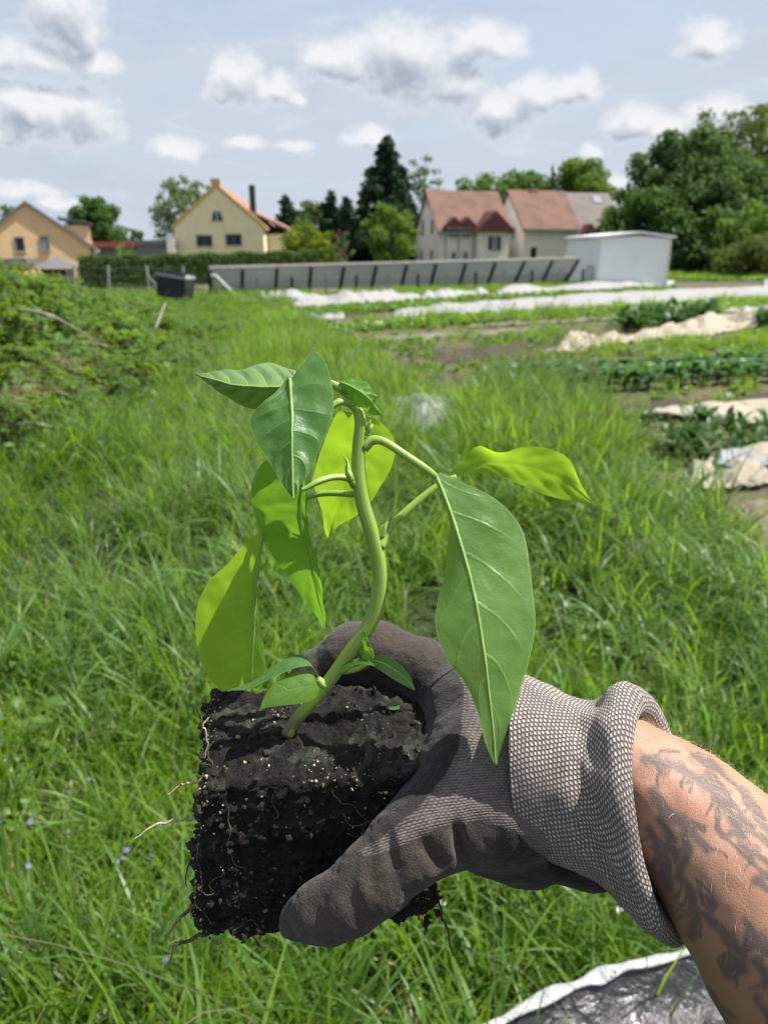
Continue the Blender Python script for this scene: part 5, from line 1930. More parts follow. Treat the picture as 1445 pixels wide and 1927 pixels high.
def build_glove():
    vox = 0.00115
    lo = np.array([-0.075, -0.215, 0.335])
    hi = np.array([0.118, -0.035, 0.560])
    n = np.ceil((hi - lo) / vox).astype(int)
    ax = [lo[i] + vox * np.arange(n[i]) for i in range(3)]
    X, Y, Z = np.meshgrid(*ax, indexing='ij')
    X, Y, Z = X.astype(np.float32), Y.astype(np.float32), Z.astype(np.float32)

    def cone(a, b, ra, rb):
        a, b = np.asarray(a, np.float32), np.asarray(b, np.float32)
        d = b - a
        L2 = float(d @ d) + 1e-12
        t = np.clip(((X - a[0]) * d[0] + (Y - a[1]) * d[1] + (Z - a[2]) * d[2]) / L2, 0, 1)
        q = np.sqrt((X - a[0] - t * d[0]) ** 2 + (Y - a[1] - t * d[1]) ** 2 + (Z - a[2] - t * d[2]) ** 2)
        return q - (ra + (rb - ra) * t)

    def smin(a, b, k):
        h = np.clip(0.5 + 0.5 * (b - a) / k, 0, 1)
        return b + (a - b) * h - k * h * (1 - h)

    def chain(pts):
        """pts rows px,py,d,r_px"""
        r = None
        for p, q in zip(pts[:-1], pts[1:]):
            c = cone(cl(*p[:3]), cl(*q[:3]), p[3] / FPX * p[2], q[3] / FPX * q[2])
            r = c if r is None else smin(r, c, 0.005)
        return r
    # heel and back of the hand
    s = chain([(1140, 1492, .412, 112), (1060, 1476, .414, 128), (1000, 1464, .416, 150), (955, 1460, .418, 162)])
    s = smin(s, chain([(990, 1450, .430, 120), (890, 1340, .452, 92), (858, 1310, .468, 74)]), 0.016)       # index side
    s = smin(s, chain([(985, 1490, .430, 120), (905, 1430, .460, 84), (868, 1410, .478, 70)]), 0.016)       # middle
    s = smin(s, chain([(985, 1540, .425, 90), (915, 1520, .462, 72), (880, 1500, .480, 62)]), 0.016)        # ring
    s = smin(s, chain([(985, 1570, .420, 78), (925, 1575, .452, 56), (890, 1570, .476, 52)]), 0.014)        # little
    # web and ball of the thumb
    s = smin(s, chain([(1000, 1490, .412, 98), (900, 1505, .398, 96), (820, 1545, .391, 78)]), 0.020)
    # the wrist of the glove ends inside the cuff
    xc = (1002 - CX) / FPX * .412
    s = np.maximum(s, X - xc - (Y + .139) * -.03)
    s = smin(s, chain([(905, 1590, .408, 46), (1010, 1602, .408, 50), (1110, 1620, .410, 52), (1190, 1638, .410, 42)]), 0.010)
    s = smin(s, chain([(900, 1400, .440, 70), (868, 1470, .412, 62)]), 0.018)
    hand = s
    # thumb, laid across the front of the block
    thumb = chain([(842, 1545, .390, 82), (765, 1594, .386, 74), (705, 1652, .383, 67), (660, 1690, .385, 62), (610, 1716, .390, 58), (572, 1733, .394, 47)])
    hand = smin(hand, thumb, 0.010)
    # fingers behind the block; each curls round its back
    idx = chain([(866, 1312, .464, 70), (790, 1262, .482, 60), (705, 1234, .492, 58), (655, 1240, .497, 55), (600, 1278, .502, 50), (560, 1330, .500, 44)])
    mid = chain([(872, 1405, .476, 66), (780, 1345, .507, 54), (700, 1335, .515, 52), (630, 1350, .515, 48), (560, 1400, .506, 42)])
    ring = chain([(885, 1495, .480, 58), (790, 1445, .507, 50), (710, 1440, .514, 47), (640, 1455, .512, 44), (580, 1500, .505, 40)])
    lit = chain([(892, 1568, .474, 50), (800, 1540, .498, 43), (730, 1540, .503, 41), (670, 1560, .500, 37)])
    for f in (idx, mid, ring, lit):
        hand = smin(hand, f, 0.0045)
    # knuckle of the index finger standing up under the fabric
    hand = smin(hand, cone(cl(672, 1216, .494), cl(720, 1222, .492), .0128, .0128), 0.012)
    # creases of the foam across the thumb and the web
    for a, b, r in (((664, 1590, .372), (655, 1700, .364), .0024), ((690, 1580, .371), (700, 1680, .362), .0024), ((728, 1575, .371), (748, 1660, .362), .0024), ((620, 1640, .374), (606, 1690, .372), .0016),
                    ((858, 1560, .368), (880, 1640, .372), .0022), ((800, 1590, .366), (830, 1625, .368), .0024)):
        hand = -smin(-hand, cone(cl(*a), cl(*b), r, r), 0.004)
    # the block itself keeps its room: flatten what would reach into it
    g = openvdb.FloatGrid(0.01)
    band = np.clip(hand, -0.004, 0.004).astype(np.float32)
    g.background = 0.004
    g.copyFromArray(np.ascontiguousarray(band))
    pts, quads = g.convertToQuads(0.0)
    pts = np.asarray(pts, float) * vox + lo
    quads = np.asarray(quads, np.int64)
    # relax the voxel steps
    e = np.vstack([quads[:, [0, 1]], quads[:, [1, 2]], quads[:, [2, 3]], quads[:, [3, 0]]])
    e = np.vstack([e, e[:, ::-1]])
    deg = np.bincount(e[:, 0], minlength=len(pts))[:, None]
    for _ in range(5):
        acc = np.stack([np.bincount(e[:, 0], weights=pts[e[:, 1], i], minlength=len(pts)) for i in range(3)], 1)
        pts = pts * 0.45 + acc / np.maximum(deg, 1) * 0.55
    w = cam_to_world(pts)
    px, py, d = PROJ(w)
    sd = dist_line(px, py, KNIT_POLY, True) * np.where(in_poly(px, py, KNIT_POLY), 1, -1) / 100.0
    # soft folds of the fabric
    e2 = quads
    # stitch rows run across the hand and bend towards the thumb
    ang = np.interp(px, [650, 820, 1000], [math.radians(-38), math.radians(-22), math.radians(-6)])
    u = (px - 900)
    v = (py - 1450)
    row = (-u * np.sin(ang) * 0.25 + v * np.cos(ang)) / 5.2
    colm = (u * np.cos(ang) + (d - .4) * 1500) / 8.0
    nv = np.zeros_like(w)
    fa, fb, fc2 = w[quads[:, 0]], w[quads[:, 1]], w[quads[:, 2]]
    fn = np.cross(fb - fa, fc2 - fa)
    for i in range(4):
        for j in range(3):
            nv[:, j] += np.bincount(quads[:, i], weights=fn[:, j], minlength=len(w))
    nv /= np.linalg.norm(nv, axis=1)[:, None] + 1e-15
    sgn = 1.0
    w = w + nv * sgn * (0.0006 * fbm(w * 85, 3, 31) + 0.0003 * fbm(w * 260, 3, 37))[:, None]
    worn_lit = np.clip(1 - dist_line(px, py, [(880, 1560), (800, 1590), (700, 1665), (560, 1740)]) / 95, 0, 1) + np.clip(1 - dist_line(px, py, [(600, 1215), (680, 1180), (800, 1205), (840, 1240)]) / 60, 0, 1)  # dusty paler foam on thumb and index; palm's shade deepened in its colour
    row = row + 0.35 * vnoise(w * 160, 91) + 0.8 * vnoise(w * 45, 92)
    return w, quads, {"worn": np.clip(worn_lit * 1.8, 0, 1), "knit": sd, "weave": np.stack([row, colm, np.zeros_like(row)], 1)}


gw, gq, gat = build_glove()
# outward facing
cen = gw.mean(0)
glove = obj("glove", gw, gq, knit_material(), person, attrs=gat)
glove['label'] = "grey knit work glove with worn black foam on palm and fingers"


def ring_surface(rows, n, m, wob=0.0, seed=0, fine=0.0):
    """rows: top px/py, bottom px/py, depth, near offset px, near radius m"""
    c = []
    for (tx, ty, bx, by, d, nx, ny, nr) in rows:
        T, B = np.array(P(tx, ty, d)), np.array(P(bx, by, d))
        cx, cy = (tx + bx) / 2, (ty + by) / 2
        N = np.array(P(cx + nx, cy + ny, d - nr)) - np.array(P(cx, cy, d))
        c.append(np.hstack([(T + B) / 2, (T - B) / 2, N]))
    s = catmull(c, n)
    th = np.linspace(0, 2 * math.pi, m + 1)
    ct, st = np.cos(th)[None, :, None], np.sin(th)[None, :, None]
    v = s[:, None, 0:3] + ct * s[:, None, 3:6] + st * s[:, None, 6:9]
    uv = np.stack(np.broadcast_arrays((th / (2 * math.pi))[None, :], np.linspace(0, 1, n)[:, None]), -1)
    if wob:
        q = v.reshape(-1, 3)
        dirn = q - np.repeat(s[:, 0:3], m + 1, 0)
        dirn /= np.linalg.norm(dirn, axis=1)[:, None]
        # periodic in the angle: sample the noise on the ring itself
        q = q + dirn * wob * fbm(q * 38 + seed, 3, seed)[:, None]
        v = q.reshape(n, m + 1, 3)
    return v, uv, s


def cuff_material():
    m, t, bs, out = new_mat("cuff_bead_knit")
    tc = t.n('ShaderNodeTexCoord').outputs['Object']
    uvn = t.n('ShaderNodeUVMap').outputs[0]
    x = t.n('ShaderNodeSeparateXYZ', {0: uvn})
    wob = t.m('MULTIPLY', t.m('SUBTRACT', t.noise(tc, 90, 3), 0.5), 1.5)
    cu = t.m('ADD', t.m('MULTIPLY', x.outputs[1], 1.0), wob)
    ro = t.m('ADD', x.outputs[0], t.m('MULTIPLY', t.m('SUBTRACT', t.noise(tc, 70, 2), 0.5), 0.5))
    fl = t.m('FLOOR', cu)
    ro2 = t.m('ADD', ro, t.m('MULTIPLY', t.m('FRACT', t.m('MULTIPLY', fl, 0.5)), 1.0))
    fu = t.m('SUBTRACT', t.m('FRACT', cu), 0.5)
    fv = t.m('SUBTRACT', t.m('FRACT', ro2), 0.5)
    r = t.m('SQRT', t.m('ADD', t.m('MULTIPLY', fu, t.m('MULTIPLY', fu, 1.1)), t.m('MULTIPLY', fv, t.m('MULTIPLY', fv, 1.5))))
    bead = t.ss(r, 0.26, 0.54, 1.0, 0.0)
    cell = t.n('ShaderNodeTexWhiteNoise', noise_dimensions='2D')
    t.set(cell, 'Vector', t.n('ShaderNodeCombineXYZ', {0: fl, 1: t.m('FLOOR', ro2), 2: 0.0}).outputs[0])
    tone = t.mix(cell.outputs[0], (0.34, 0.30, 0.26), (0.60, 0.55, 0.49))
    soil = t.ss(t.noise(tc, 26, 4, 0.6), 0.40, 0.70, 0.0, 0.65)
    tone = t.mix(soil, tone, (0.26, 0.225, 0.20))
    col = t.mix(bead, (0.115, 0.092, 0.090), tone)
    t.set(bs, 'Base Color', col)
    bs.inputs['Roughness'].default_value = 0.92
    bs.inputs['Specular IOR Level'].default_value = 0.15
    bs.inputs['Sheen Weight'].default_value = 0.2
    h = t.m('ADD', bead, t.m('MULTIPLY', t.noise(tc, 1500, 2), 0.2))
    b = t.n('ShaderNodeBump', {'Height': h})
    b.inputs['Strength'].default_value = 1.0
    b.inputs['Distance'].default_value = 0.0012
    t.l.new(b.outputs[0], bs.inputs['Normal'])
    return m


# cuff: from the end of the fine knit out to the rolled rim, and back inside
CUFF = [(992, 1272, 1004, 1606, .412, -40, 0, .0495),
        (1030, 1287, 1045, 1622, .411, -40, 0, .049),
        (1075, 1308, 1092, 1640, .409, -40, 2, .046),
        (1115, 1320, 1140, 1664, .407, -40, 4, .045),
        (1138, 1313, 1176, 1698, .406, -42, 6, .044),
        (1158, 1295, 1218, 1740, .405, -48, 8, .047),
        (1182, 1287, 1252, 1772, .404, -55, 8, .049),
        (1210, 1300, 1278, 1782, .403, -60, 8, .048),
        (1226, 1326, 1290, 1764, .402, -60, 8, .045),
        (1216, 1348, 1272, 1726, .402, -55, 6, .042),
        (1188, 1352, 1232, 1670, .403, -45, 4, .040),
        (1140, 1350, 1180, 1640, .405, -40, 4, .038)]
cv, cuv, cs = ring_surface(CUFF, 96, 160, 0.0016, 3)
# wrinkles: gathers behind the rim on the near side
th = np.linspace(0, 2 * math.pi, 161)[None, :]
tt = np.linspace(0, 1, 96)[:, None]
cenr = cs[:, None, 0:3]
dr = cv - cenr
dr /= np.linalg.norm(dr, axis=2)[..., None]
amp = 0.0030 * np.exp(-((tt - 0.34) / 0.10) ** 2) * np.exp(-((th - 1.95) / 0.55) ** 2)
amp2 = -0.0022 * np.exp(-((tt - 0.22 - 0.06 * np.sin(th)) / 0.035) ** 2) * np.exp(-((th - 1.2) / 0.7) ** 2)
gath = 0.0010 * np.sin(th * 11 + 2.0 * np.sin(tt * 9)) * np.exp(-((tt - 0.42) / 0.2) ** 2)
cv = cv + dr * (-amp * 1.2 + amp2 + gath)[..., None]
seg = np.linalg.norm(np.diff(cv, axis=0), axis=2).mean(1)
along = np.hstack([0, np.cumsum(seg)]) / 0.00225
around = 2 * math.pi * 0.046 / 0.00245
cuv = np.stack(np.broadcast_arrays((th / (2 * math.pi)) * round(around), along[:, None]), -1)
cuff = obj("cuff", cv.reshape(-1, 3), grid_faces(96, 161), cuff_material(), glove, uv=cuv.reshape(-1, 2))
cuff['label'] = "bead knit cuff rolled back at its rim"


# ---- forearm
def skin_material():
    m, t, bs, out = new_mat("skin_tattooed")
    tc = t.n('ShaderNodeTexCoord').outputs['Object']
    a = t.n('ShaderNodeAttribute', attribute_name="ink")
    n1 = t.noise(tc, 45, 5, 0.6)
    n2 = t.noise(tc, 260, 4, 0.6)
    col = t.mix(t.ss(n1, 0.3, 0.7), (0.36, 0.180, 0.118), (0.43, 0.236, 0.165))
    col = t.mix(t.ss(n2, 0.55, 0.8, 0.0, 0.35), col, (0.40, 0.17, 0.115))
    brown_shade = t.n('ShaderNodeAttribute', attribute_name="tan")
    col = t.mix(brown_shade.outputs['Fac'], col, (0.24, 0.135, 0.070))  # shade on the lower arm painted into the skin as darker brown
    inkv = t.m('ADD', a.outputs['Fac'], t.m('MULTIPLY', t.m('SUBTRACT', t.noise(tc, 130, 5, 0.65), 0.5), 0.55))
    ink = t.ss(inkv, 0.12, 0.95, 0.0, 0.78)
    col = t.mix(ink, col, t.mix(n2, (0.045, 0.055, 0.062), (0.085, 0.085, 0.085)))
    t.set(bs, 'Base Color', col)
    t.set(bs, 'Roughness', t.m('ADD', t.m('MULTIPLY', n2, 0.2), 0.46))
    bs.inputs['Specular IOR Level'].default_value = 0.38
    bs.inputs['Subsurface Weight'].default_value = 0.25
    bs.inputs['Subsurface Radius'].default_value = (1.0, 0.4, 0.2)
    bs.inputs['Subsurface Scale'].default_value = 0.004
    vo = t.n('ShaderNodeTexVoronoi', feature='DISTANCE_TO_EDGE')
    t.set(vo, 'Vector', tc)
    vo.inputs['Scale'].default_value = 700
    h = t.m('ADD', t.ss(vo.outputs['Distance'], 0, 0.15), t.m('MULTIPLY', n2, 1.4))
    b = t.n('ShaderNodeBump', {'Height': h})
    b.inputs['Strength'].default_value = 0.2
    b.inputs['Distance'].default_value = 0.0008
    t.l.new(b.outputs[0], bs.inputs['Normal'])
    return m


ARM = [(1085, 1362, 1105, 1588, .412, 0, 0, .028),
       (1120, 1350, 1150, 1600, .410, 0, 0, .030),
       (1182, 1346, 1190, 1618, .407, -8, 6, .033),
       (1240, 1371, 1222, 1660, .404, -14, 12, .036),
       (1295, 1396, 1250, 1704, .401, -16, 14, .038),
       (1350, 1427, 1281, 1762, .397, -18, 16, .040),
       (1405, 1464, 1312, 1818, .393, -18, 16, .041),
       (1460, 1508, 1340, 1872, .389, -18, 16, .042),
       (1540, 1580, 1385, 1955, .384, -18, 16, .043),
       (1660, 1700, 1455, 2080, .376, -18, 16, .044),
       (1800, 1860, 1560, 2230, .366, -16, 14, .043),
       (1960, 2040, 1700, 2400, .352, -10, 10, .042),
       (2120, 2180, 1960, 2560, .325, 0, 0, .042),
       (2300, 2200, 2300, 2660, .280, 0, 0, .046),
       (2560, 2200, 2680, 2700, .225, 0, 0, .050)]
N_A, M_A = 300, 220
av, auv, asx = ring_surface(ARM, N_A, M_A, 0.0012, 9)
av = av.reshape(-1, 3)
apx, apy, apd = PROJ(av)
front = (np.sin(np.tile(np.linspace(0, 2 * math.pi, M_A + 1), N_A)) > -0.25)
# tattoo: leafy strokes drawn on the skin
INK = [([(1215, 1432), (1270, 1442), (1330, 1478), (1372, 1520), (1400, 1572)], 17), ([(1222, 1438), (1300, 1452), (1370, 1500)], 9), ([(1300, 1420), (1380, 1470), (1440, 1540)], 11), ([(1330, 1440), (1350, 1480), (1420, 1560)], 7),
       ([(1228, 1490), (1250, 1530), (1300, 1560), (1330, 1600)], 15), ([(1240, 1510), (1262, 1580), (1250, 1640)], 14), ([(1285, 1545), (1290, 1600), (1275, 1650), (1300, 1680)], 13), ([(1222, 1560), (1245, 1610), (1262, 1670)], 12),
       ([(1310, 1655), (1330, 1668), (1345, 1690), (1330, 1712), (1315, 1690)], 5), ([(1300, 1690), (1310, 1720), (1300, 1760)], 13), ([(1330, 1690), (1348, 1700), (1340, 1720)], 6),
       ([(1330, 1728), (1355, 1748), (1385, 1775)], 9), ([(1360, 1765), (1395, 1790), (1430, 1775)], 13), ([(1380, 1800), (1400, 1820), (1370, 1835)], 16), ([(1400, 1730), (1425, 1760), (1450, 1790)], 12), ([(1405, 1750), (1400, 1800), (1385, 1840)], 10),
       ([(1430, 1810), (1445, 1850), (1470, 1900)], 15), ([(1440, 1640), (1420, 1655), (1445, 1675), (1480, 1665)], 11), ([(1395, 1590), (1440, 1620), (1490, 1640)], 12), ([(1360, 1570), (1410, 1560), (1460, 1600)], 7), ([(1400, 1500), (1440, 1560), (1500, 1640)], 10),
       ([(1350, 1520), (1352, 1556), (1390, 1600), (1440, 1650)], 8), ([(1330, 1860), (1350, 1890), (1365, 1930)], 9), ([(1425, 1880), (1450, 1930), (1500, 1960)], 14), ([(1500, 1720), (1540, 1780), (1520, 1850)], 18), ([(1560, 1850), (1620, 1900), (1600, 1990)], 20)]
ink = np.zeros(len(av))
_ri = random.Random(4)
for line, wd in list(INK):
    # small veins and leaf tips branching off each stroke
    for _ in range(5):
        k = _ri.randrange(len(line) - 1)
        f = _ri.random()
        x0 = line[k][0] + (line[k + 1][0] - line[k][0]) * f
        y0 = line[k][1] + (line[k + 1][1] - line[k][1]) * f
        an = math.atan2(line[k + 1][1] - line[k][1], line[k + 1][0] - line[k][0]) + _ri.choice((-1, 1)) * _ri.uniform(.5, 1.1)
        ln = _ri.uniform(1.2, 2.6) * wd + 8
        INK.append(([(x0, y0), (x0 + math.cos(an) * ln * .5, y0 + math.sin(an) * ln * .5), (x0 + math.cos(an + .4) * ln, y0 + math.sin(an + .4) * ln)], max(3, wd * .32)))
jx = apx + 7 * fbm(av * 120, 3, 51)
jy = apy + 7 * fbm(av * 120, 3, 57)
for line, wd in INK:
    dl = dist_line(jx, jy, line)
    ink = np.maximum(ink, np.clip(1.1 - dl / (wd * 1.2), 0, 1))
ink = ink * front
shadev = np.clip((apy - apx * 0.75 - 560) / 260, 0, 1) * 0.75  # darkens the skin colour towards the arm's shaded lower side
arm = obj("forearm", av, grid_faces(N_A, M_A + 1), skin_material(), person, attrs={"ink": ink, "tan": shadev}, uv=auv.reshape(-1, 2))
arm['label'] = "sunburnt forearm with dark leafy tattoos"


def arm_hair():
    r = np.random.default_rng(5)
    A = av.reshape(N_A, M_A + 1, 3)
    vs, fs = [], []
    th = np.linspace(0, 2 * math.pi, M_A + 1)
    k = 0
    for _ in range(900):
        i = int(r.integers(45, 190))
        j = int((r.normal(0.35, 0.55) % 6.283) / 6.283 * M_A)
        p = A[i, j]
        nrm = p - asx[i, 0:3]
        nrm /= np.linalg.norm(nrm)
        tg = A[i, j] - A[i + 1, j]
        tg /= np.linalg.norm(tg)
        sd = np.cross(nrm, tg)
        d0 = nrm * 0.55 - tg * r.normal(0.7, 0.3) + sd * r.normal(0, 0.5)
        d0 /= np.linalg.norm(d0)
        L = r.uniform(0.003, 0.0085)
        w = 0.00006
        q = [p, p + d0 * L * 0.5, p + d0 * L * 0.9 - nrm * L * 0.22 - tg * L * .1]
        sx = np.cross(d0, nrm)
        sx /= np.linalg.norm(sx) + 1e-9
        vs += [q[0] - sx * w, q[0] + sx * w, q[1] - sx * w * .8, q[1] + sx * w * .8, q[2]]
        fs += [[k, k + 1, k + 3, k + 2], [k + 2, k + 3, k + 4]]
        k += 5
    m = simple("hair_fair", (0.55, 0.40, 0.24), 0.4, 0.3, 500)
    return tag(obj("arm_hair", np.array(vs), fs, m, arm), kind='stuff')


arm_hair()
# ------------------------------------------------------------------ the pepper seedling
BZ = P(378, 1480, 0.385).z          # height of the soil block's top face


def Gz(px, py, z):
    return G(px, py, z)


def leaf_material(name, top, lite, trans, tf, sheen=0.4, rough=0.4):
    m, t, bs, out = new_mat(name)
    uvn = t.n('ShaderNodeUVMap').outputs[0]
    x = t.n('ShaderNodeSeparateXYZ', {0: uvn})
    u = t.m('MULTIPLY', t.m('SUBTRACT', x.outputs[0], 0.5), 2.0)
    au = t.m('ABSOLUTE', u)
    v = x.outputs[1]
    tc = t.n('ShaderNodeTexCoord').outputs['Object']
    wob = t.m('MULTIPLY', t.m('SUBTRACT', t.noise(tc, 80, 2, 0.5), 0.5), 0.035)
    side = t.m('MULTIPLY', t.m('GREATER_THAN', u, 0.0), 0.43)
    s = t.m('ADD', t.m('MULTIPLY', t.m('ADD', t.m('SUBTRACT', v, t.m('MULTIPLY', t.m('POWER', au, 1.4), 0.17)), wob), 6.5), side)
    fr = t.m('ABSOLUTE', t.m('SUBTRACT', t.m('FRACT', s), 0.5))
    lat = t.ss(fr, 0.012, 0.062, 1.0, 0.0)
    lat = t.m('MULTIPLY', lat, t.ss(au, 0.55, 0.98, 1.0, 0.0))
    vor = t.n('ShaderNodeTexVoronoi', feature='DISTANCE_TO_EDGE')
    t.set(vor, 'Vector', tc)
    vor.inputs['Scale'].default_value = 420
    net = t.ss(vor.outputs['Distance'], 0.0, 0.12, 0.09, 0.0)
    mid = t.ss(au, 0.015, 0.05, 1.0, 0.0)
    vein = t.m('MAXIMUM', t.m('MAXIMUM', t.m('MULTIPLY', lat, 0.75), net), mid, clamp=True)
    blot = t.ss(t.noise(tc, 38, 4, 0.6), 0.3, 0.75)
    base = t.mix(blot, top, lite)
    col = t.mix(t.m('MULTIPLY', vein, 0.40), base, tuple(min(1, c * 2.1 + 0.02) for c in lite))
    tcol = t.mix(blot, tuple(c * 0.85 for c in trans), trans)
    tcol = t.mix(t.m('MULTIPLY', vein, 0.30), tcol, tuple(c * 0.72 for c in trans))
    vo2 = t.n('ShaderNodeTexVoronoi')
    t.set(vo2, 'Vector', tc)
    vo2.inputs['Scale'].default_value = 210
    spot = t.m('MULTIPLY', t.ss(vo2.outputs['Distance'], 0.05, 0.16, 1.0, 0.0), t.m('GREATER_THAN', t.n('ShaderNodeSeparateColor', {0: vo2.outputs['Color']}).outputs[0], 0.90))
    col = t.mix(t.m('MULTIPLY', spot, 0.55), col, (0.07, 0.075, 0.03))
    edge = t.ss(au, 0.965, 0.995)
    col = t.mix(t.m('MULTIPLY', edge, 0.5), col, (0.32, 0.42, 0.14))
    t.set(bs, 'Base Color', col)
    t.set(bs, 'Roughness', t.m('ADD', t.m('MULTIPLY', t.noise(tc, 120, 3, 0.5), 0.25), rough - 0.1))
    bs.inputs['Specular IOR Level'].default_value = sheen
    hgt = t.m('ADD', t.m('MULTIPLY', vein, -0.35), t.m('MULTIPLY', t.noise(tc, 420, 3, 0.6), 0.35))
    hgt = t.m('ADD', hgt, t.m('MULTIPLY', t.noise(tc, 70, 2, 0.5), 1.2))
    b = t.n('ShaderNodeBump', {'Height': hgt})
    b.inputs['Strength'].default_value = 0.6
    b.inputs['Distance'].default_value = 0.0012
    t.l.new(b.outputs[0], bs.inputs['Normal'])
    tr = t.n('ShaderNodeBsdfTranslucent', {'Color': tcol})
    ms = t.n('ShaderNodeMixShader')
    ms.inputs[0].default_value = tf
    t.l.new(bs.outputs[0], ms.inputs[1])
    t.l.new(tr.outputs[0], ms.inputs[2])
    t.l.new(ms.outputs[0], out.inputs[0])
    return m


def stem_material(name, a, b_, foot):
    m, t, bs, out = new_mat(name)
    uvn = t.n('ShaderNodeUVMap').outputs[0]
    x = t.n('ShaderNodeSeparateXYZ', {0: uvn})
    tc = t.n('ShaderNodeTexCoord').outputs['Object']
    st = t.n('ShaderNodeCombineXYZ', {0: t.m('MULTIPLY', x.outputs[0], 9.0), 1: t.m('MULTIPLY', x.outputs[1], 1.4), 2: 0.0}).outputs[0]
    nz = t.noise(st, 2.2, 4, 0.6)
    col = t.mix(t.ss(nz, 0.35, 0.65), a, b_)
    ft = t.ss(t.m('ADD', x.outputs[1], t.m('MULTIPLY', t.noise(tc, 90, 3), 0.06)), 0.04, 0.16, 1.0, 0.0)
    col = t.mix(ft, col, foot)
    t.set(bs, 'Base Color', col)
    bs.inputs['Roughness'].default_value = 0.42
    bs.inputs['Subsurface Weight'].default_value = 0.35
    bs.inputs['Subsurface Radius'].default_value = (0.35, 0.8, 0.1)
    bs.inputs['Subsurface Scale'].default_value = 0.004
    b = t.n('ShaderNodeBump', {'Height': t.m('ADD', nz, t.m('MULTIPLY', t.noise(tc, 500, 2), 0.4))})
    b.inputs['Strength'].default_value = 0.3
    b.inputs['Distance'].default_value = 0.001
    t.l.new(b.outputs[0], bs.inputs['Normal'])
    return m


M_LEAF_UP = leaf_material("leaf_upper_side", (0.060, 0.150, 0.036), (0.085, 0.195, 0.052), (0.28, 0.52, 0.04), 0.40, 0.45, 0.40)
M_LEAF_UND = leaf_material("leaf_under_side", (0.095, 0.190, 0.030), (0.120, 0.225, 0.042), (0.42, 0.70, 0.03), 0.54, 0.28, 0.5)
M_LEAF_YNG = leaf_material("leaf_young", (0.075, 0.185, 0.026), (0.11, 0.235, 0.036), (0.30, 0.60, 0.03), 0.46, 0.35, 0.45)
M_LEAF_SUNLIT = leaf_material("leaf_pale", (0.15, 0.26, 0.075), (0.21, 0.33, 0.115), (0.22, 0.42, 0.03), 0.34, 0.6, 0.38)  # sun's brightness on the folded leaf put into its paler colour
M_LEAF_BIG = leaf_material("leaf_big_fresh", (0.082, 0.175, 0.040), (0.115, 0.225, 0.056), (0.42, 0.70, 0.05), 0.42, 0.45, 0.40)
M_STEM = stem_material("stem_green", (0.19, 0.305, 0.040), (0.28, 0.405, 0.075), (0.10, 0.095, 0.035))
M_PET = stem_material("petiole_green", (0.21, 0.33, 0.055), (0.29, 0.42, 0.09), (0.17, 0.28, 0.05))
M_RIB = simple("midrib_green", (0.24, 0.36, 0.10), 0.6, 0.12, 200, spec=0.15)


seedling = empty("pepper_seedling", Gz(565, 1385, BZ), "young pepper plant with drooping leaves in a square black soil block held in the glove", "seedling")


def leaf(st, mat, fold=0.0, quilt=0.0009, rib=(0.0011, 0.0003), name="leaf", n=44, m=22, wave=0.0, seed=0, label=None, depth=None):
    """st rows: left (px,py,d), midrib (px,py,d), right (px,py,d) from base to tip"""
    if depth:
        st = [tuple((q[0], q[1], depth(q[0], q[1], k)) for k, q in enumerate(row)) for row in st]
    L = catmull([P(*r[0]) for r in st], n)
    M = catmull([P(*r[1]) for r in st], n)
    R = catmull([P(*r[2]) for r in st], n)
    a = np.linspace(-1, 1, 2 * m + 1)
    A = a[None, :, None]
    q = (1 - fold) * A ** 2 + fold * np.abs(A)
    v = M[:, None] + A * (R - L)[:, None] / 2 + q * ((L + R) / 2 - M)[:, None]
    tt = np.linspace(0, 1, n)[:, None]
    du = np.gradient(v, axis=1)
    dv = np.gradient(v, axis=0)
    N = np.cross(du, dv)
    N /= np.linalg.norm(N, axis=2)[..., None] + 1e-12
    au = np.abs(a)[None, :]
    s = (tt - 0.17 * au ** 1.4) * 6.5 + 0.43 * (a[None, :] > 0)
    fr = np.abs(s - np.floor(s) - 0.5)
    env = np.clip(1 - au ** 3, 0, 1) * np.sin(np.pi * np.clip(tt, 0.0, 1)) ** 0.5
    h = quilt * (1 - np.exp(-(fr / 0.16) ** 2)) * env * (1 - np.exp(-(au / 0.22) ** 2)) - quilt * 0.15 * np.exp(-(au / 0.08) ** 2)
    nz = fbm((v.reshape(-1, 3)) * 55 + seed * 7.7, 3, seed).reshape(n, -1)
    h = h + 0.0011 * nz
    if wave:
        h = h + wave * au ** 3 * np.sin(tt * 19 + seed + 2.2 * (a[None, :] > 0)) * np.sin(np.pi * tt)
    v = v + N * h[..., None]
    # tiny raggedness of the margin
    uv = np.stack(np.broadcast_arrays((a * 0.5 + 0.5)[None, :], tt), -1).reshape(-1, 2)
    o = obj(name, v.reshape(-1, 3), grid_faces(n, 2 * m + 1), mat, seedling, uv=uv)
    if label:
        o['label'] = label
    if rib:
        mm = v[:, m]
        nn = N[:, m]
        r = np.linspace(rib[0], rib[1], n)[:, None]
        tv, tf, tuv = tube(np.hstack([mm, r]), n, 8)
        obj("midrib", tv, tf, M_RIB, o)
    return o


def stalk(rows, name="petiole", mat=None, n=30, ridge=0.05, parent=None):
    """rows px,py,d,r_px"""
    c = [(*P(x, y, d), r * .88 / FPX * d) for x, y, d, r in rows]
    tv, tf, tuv = tube(c, n, 16, ridge, 4, twist=0.5)
    return obj(name, tv, tf, mat or M_PET, parent or seedling, uv=tuv)


def camdepth(v):
    return PROJ([tuple(v)])[2][0]


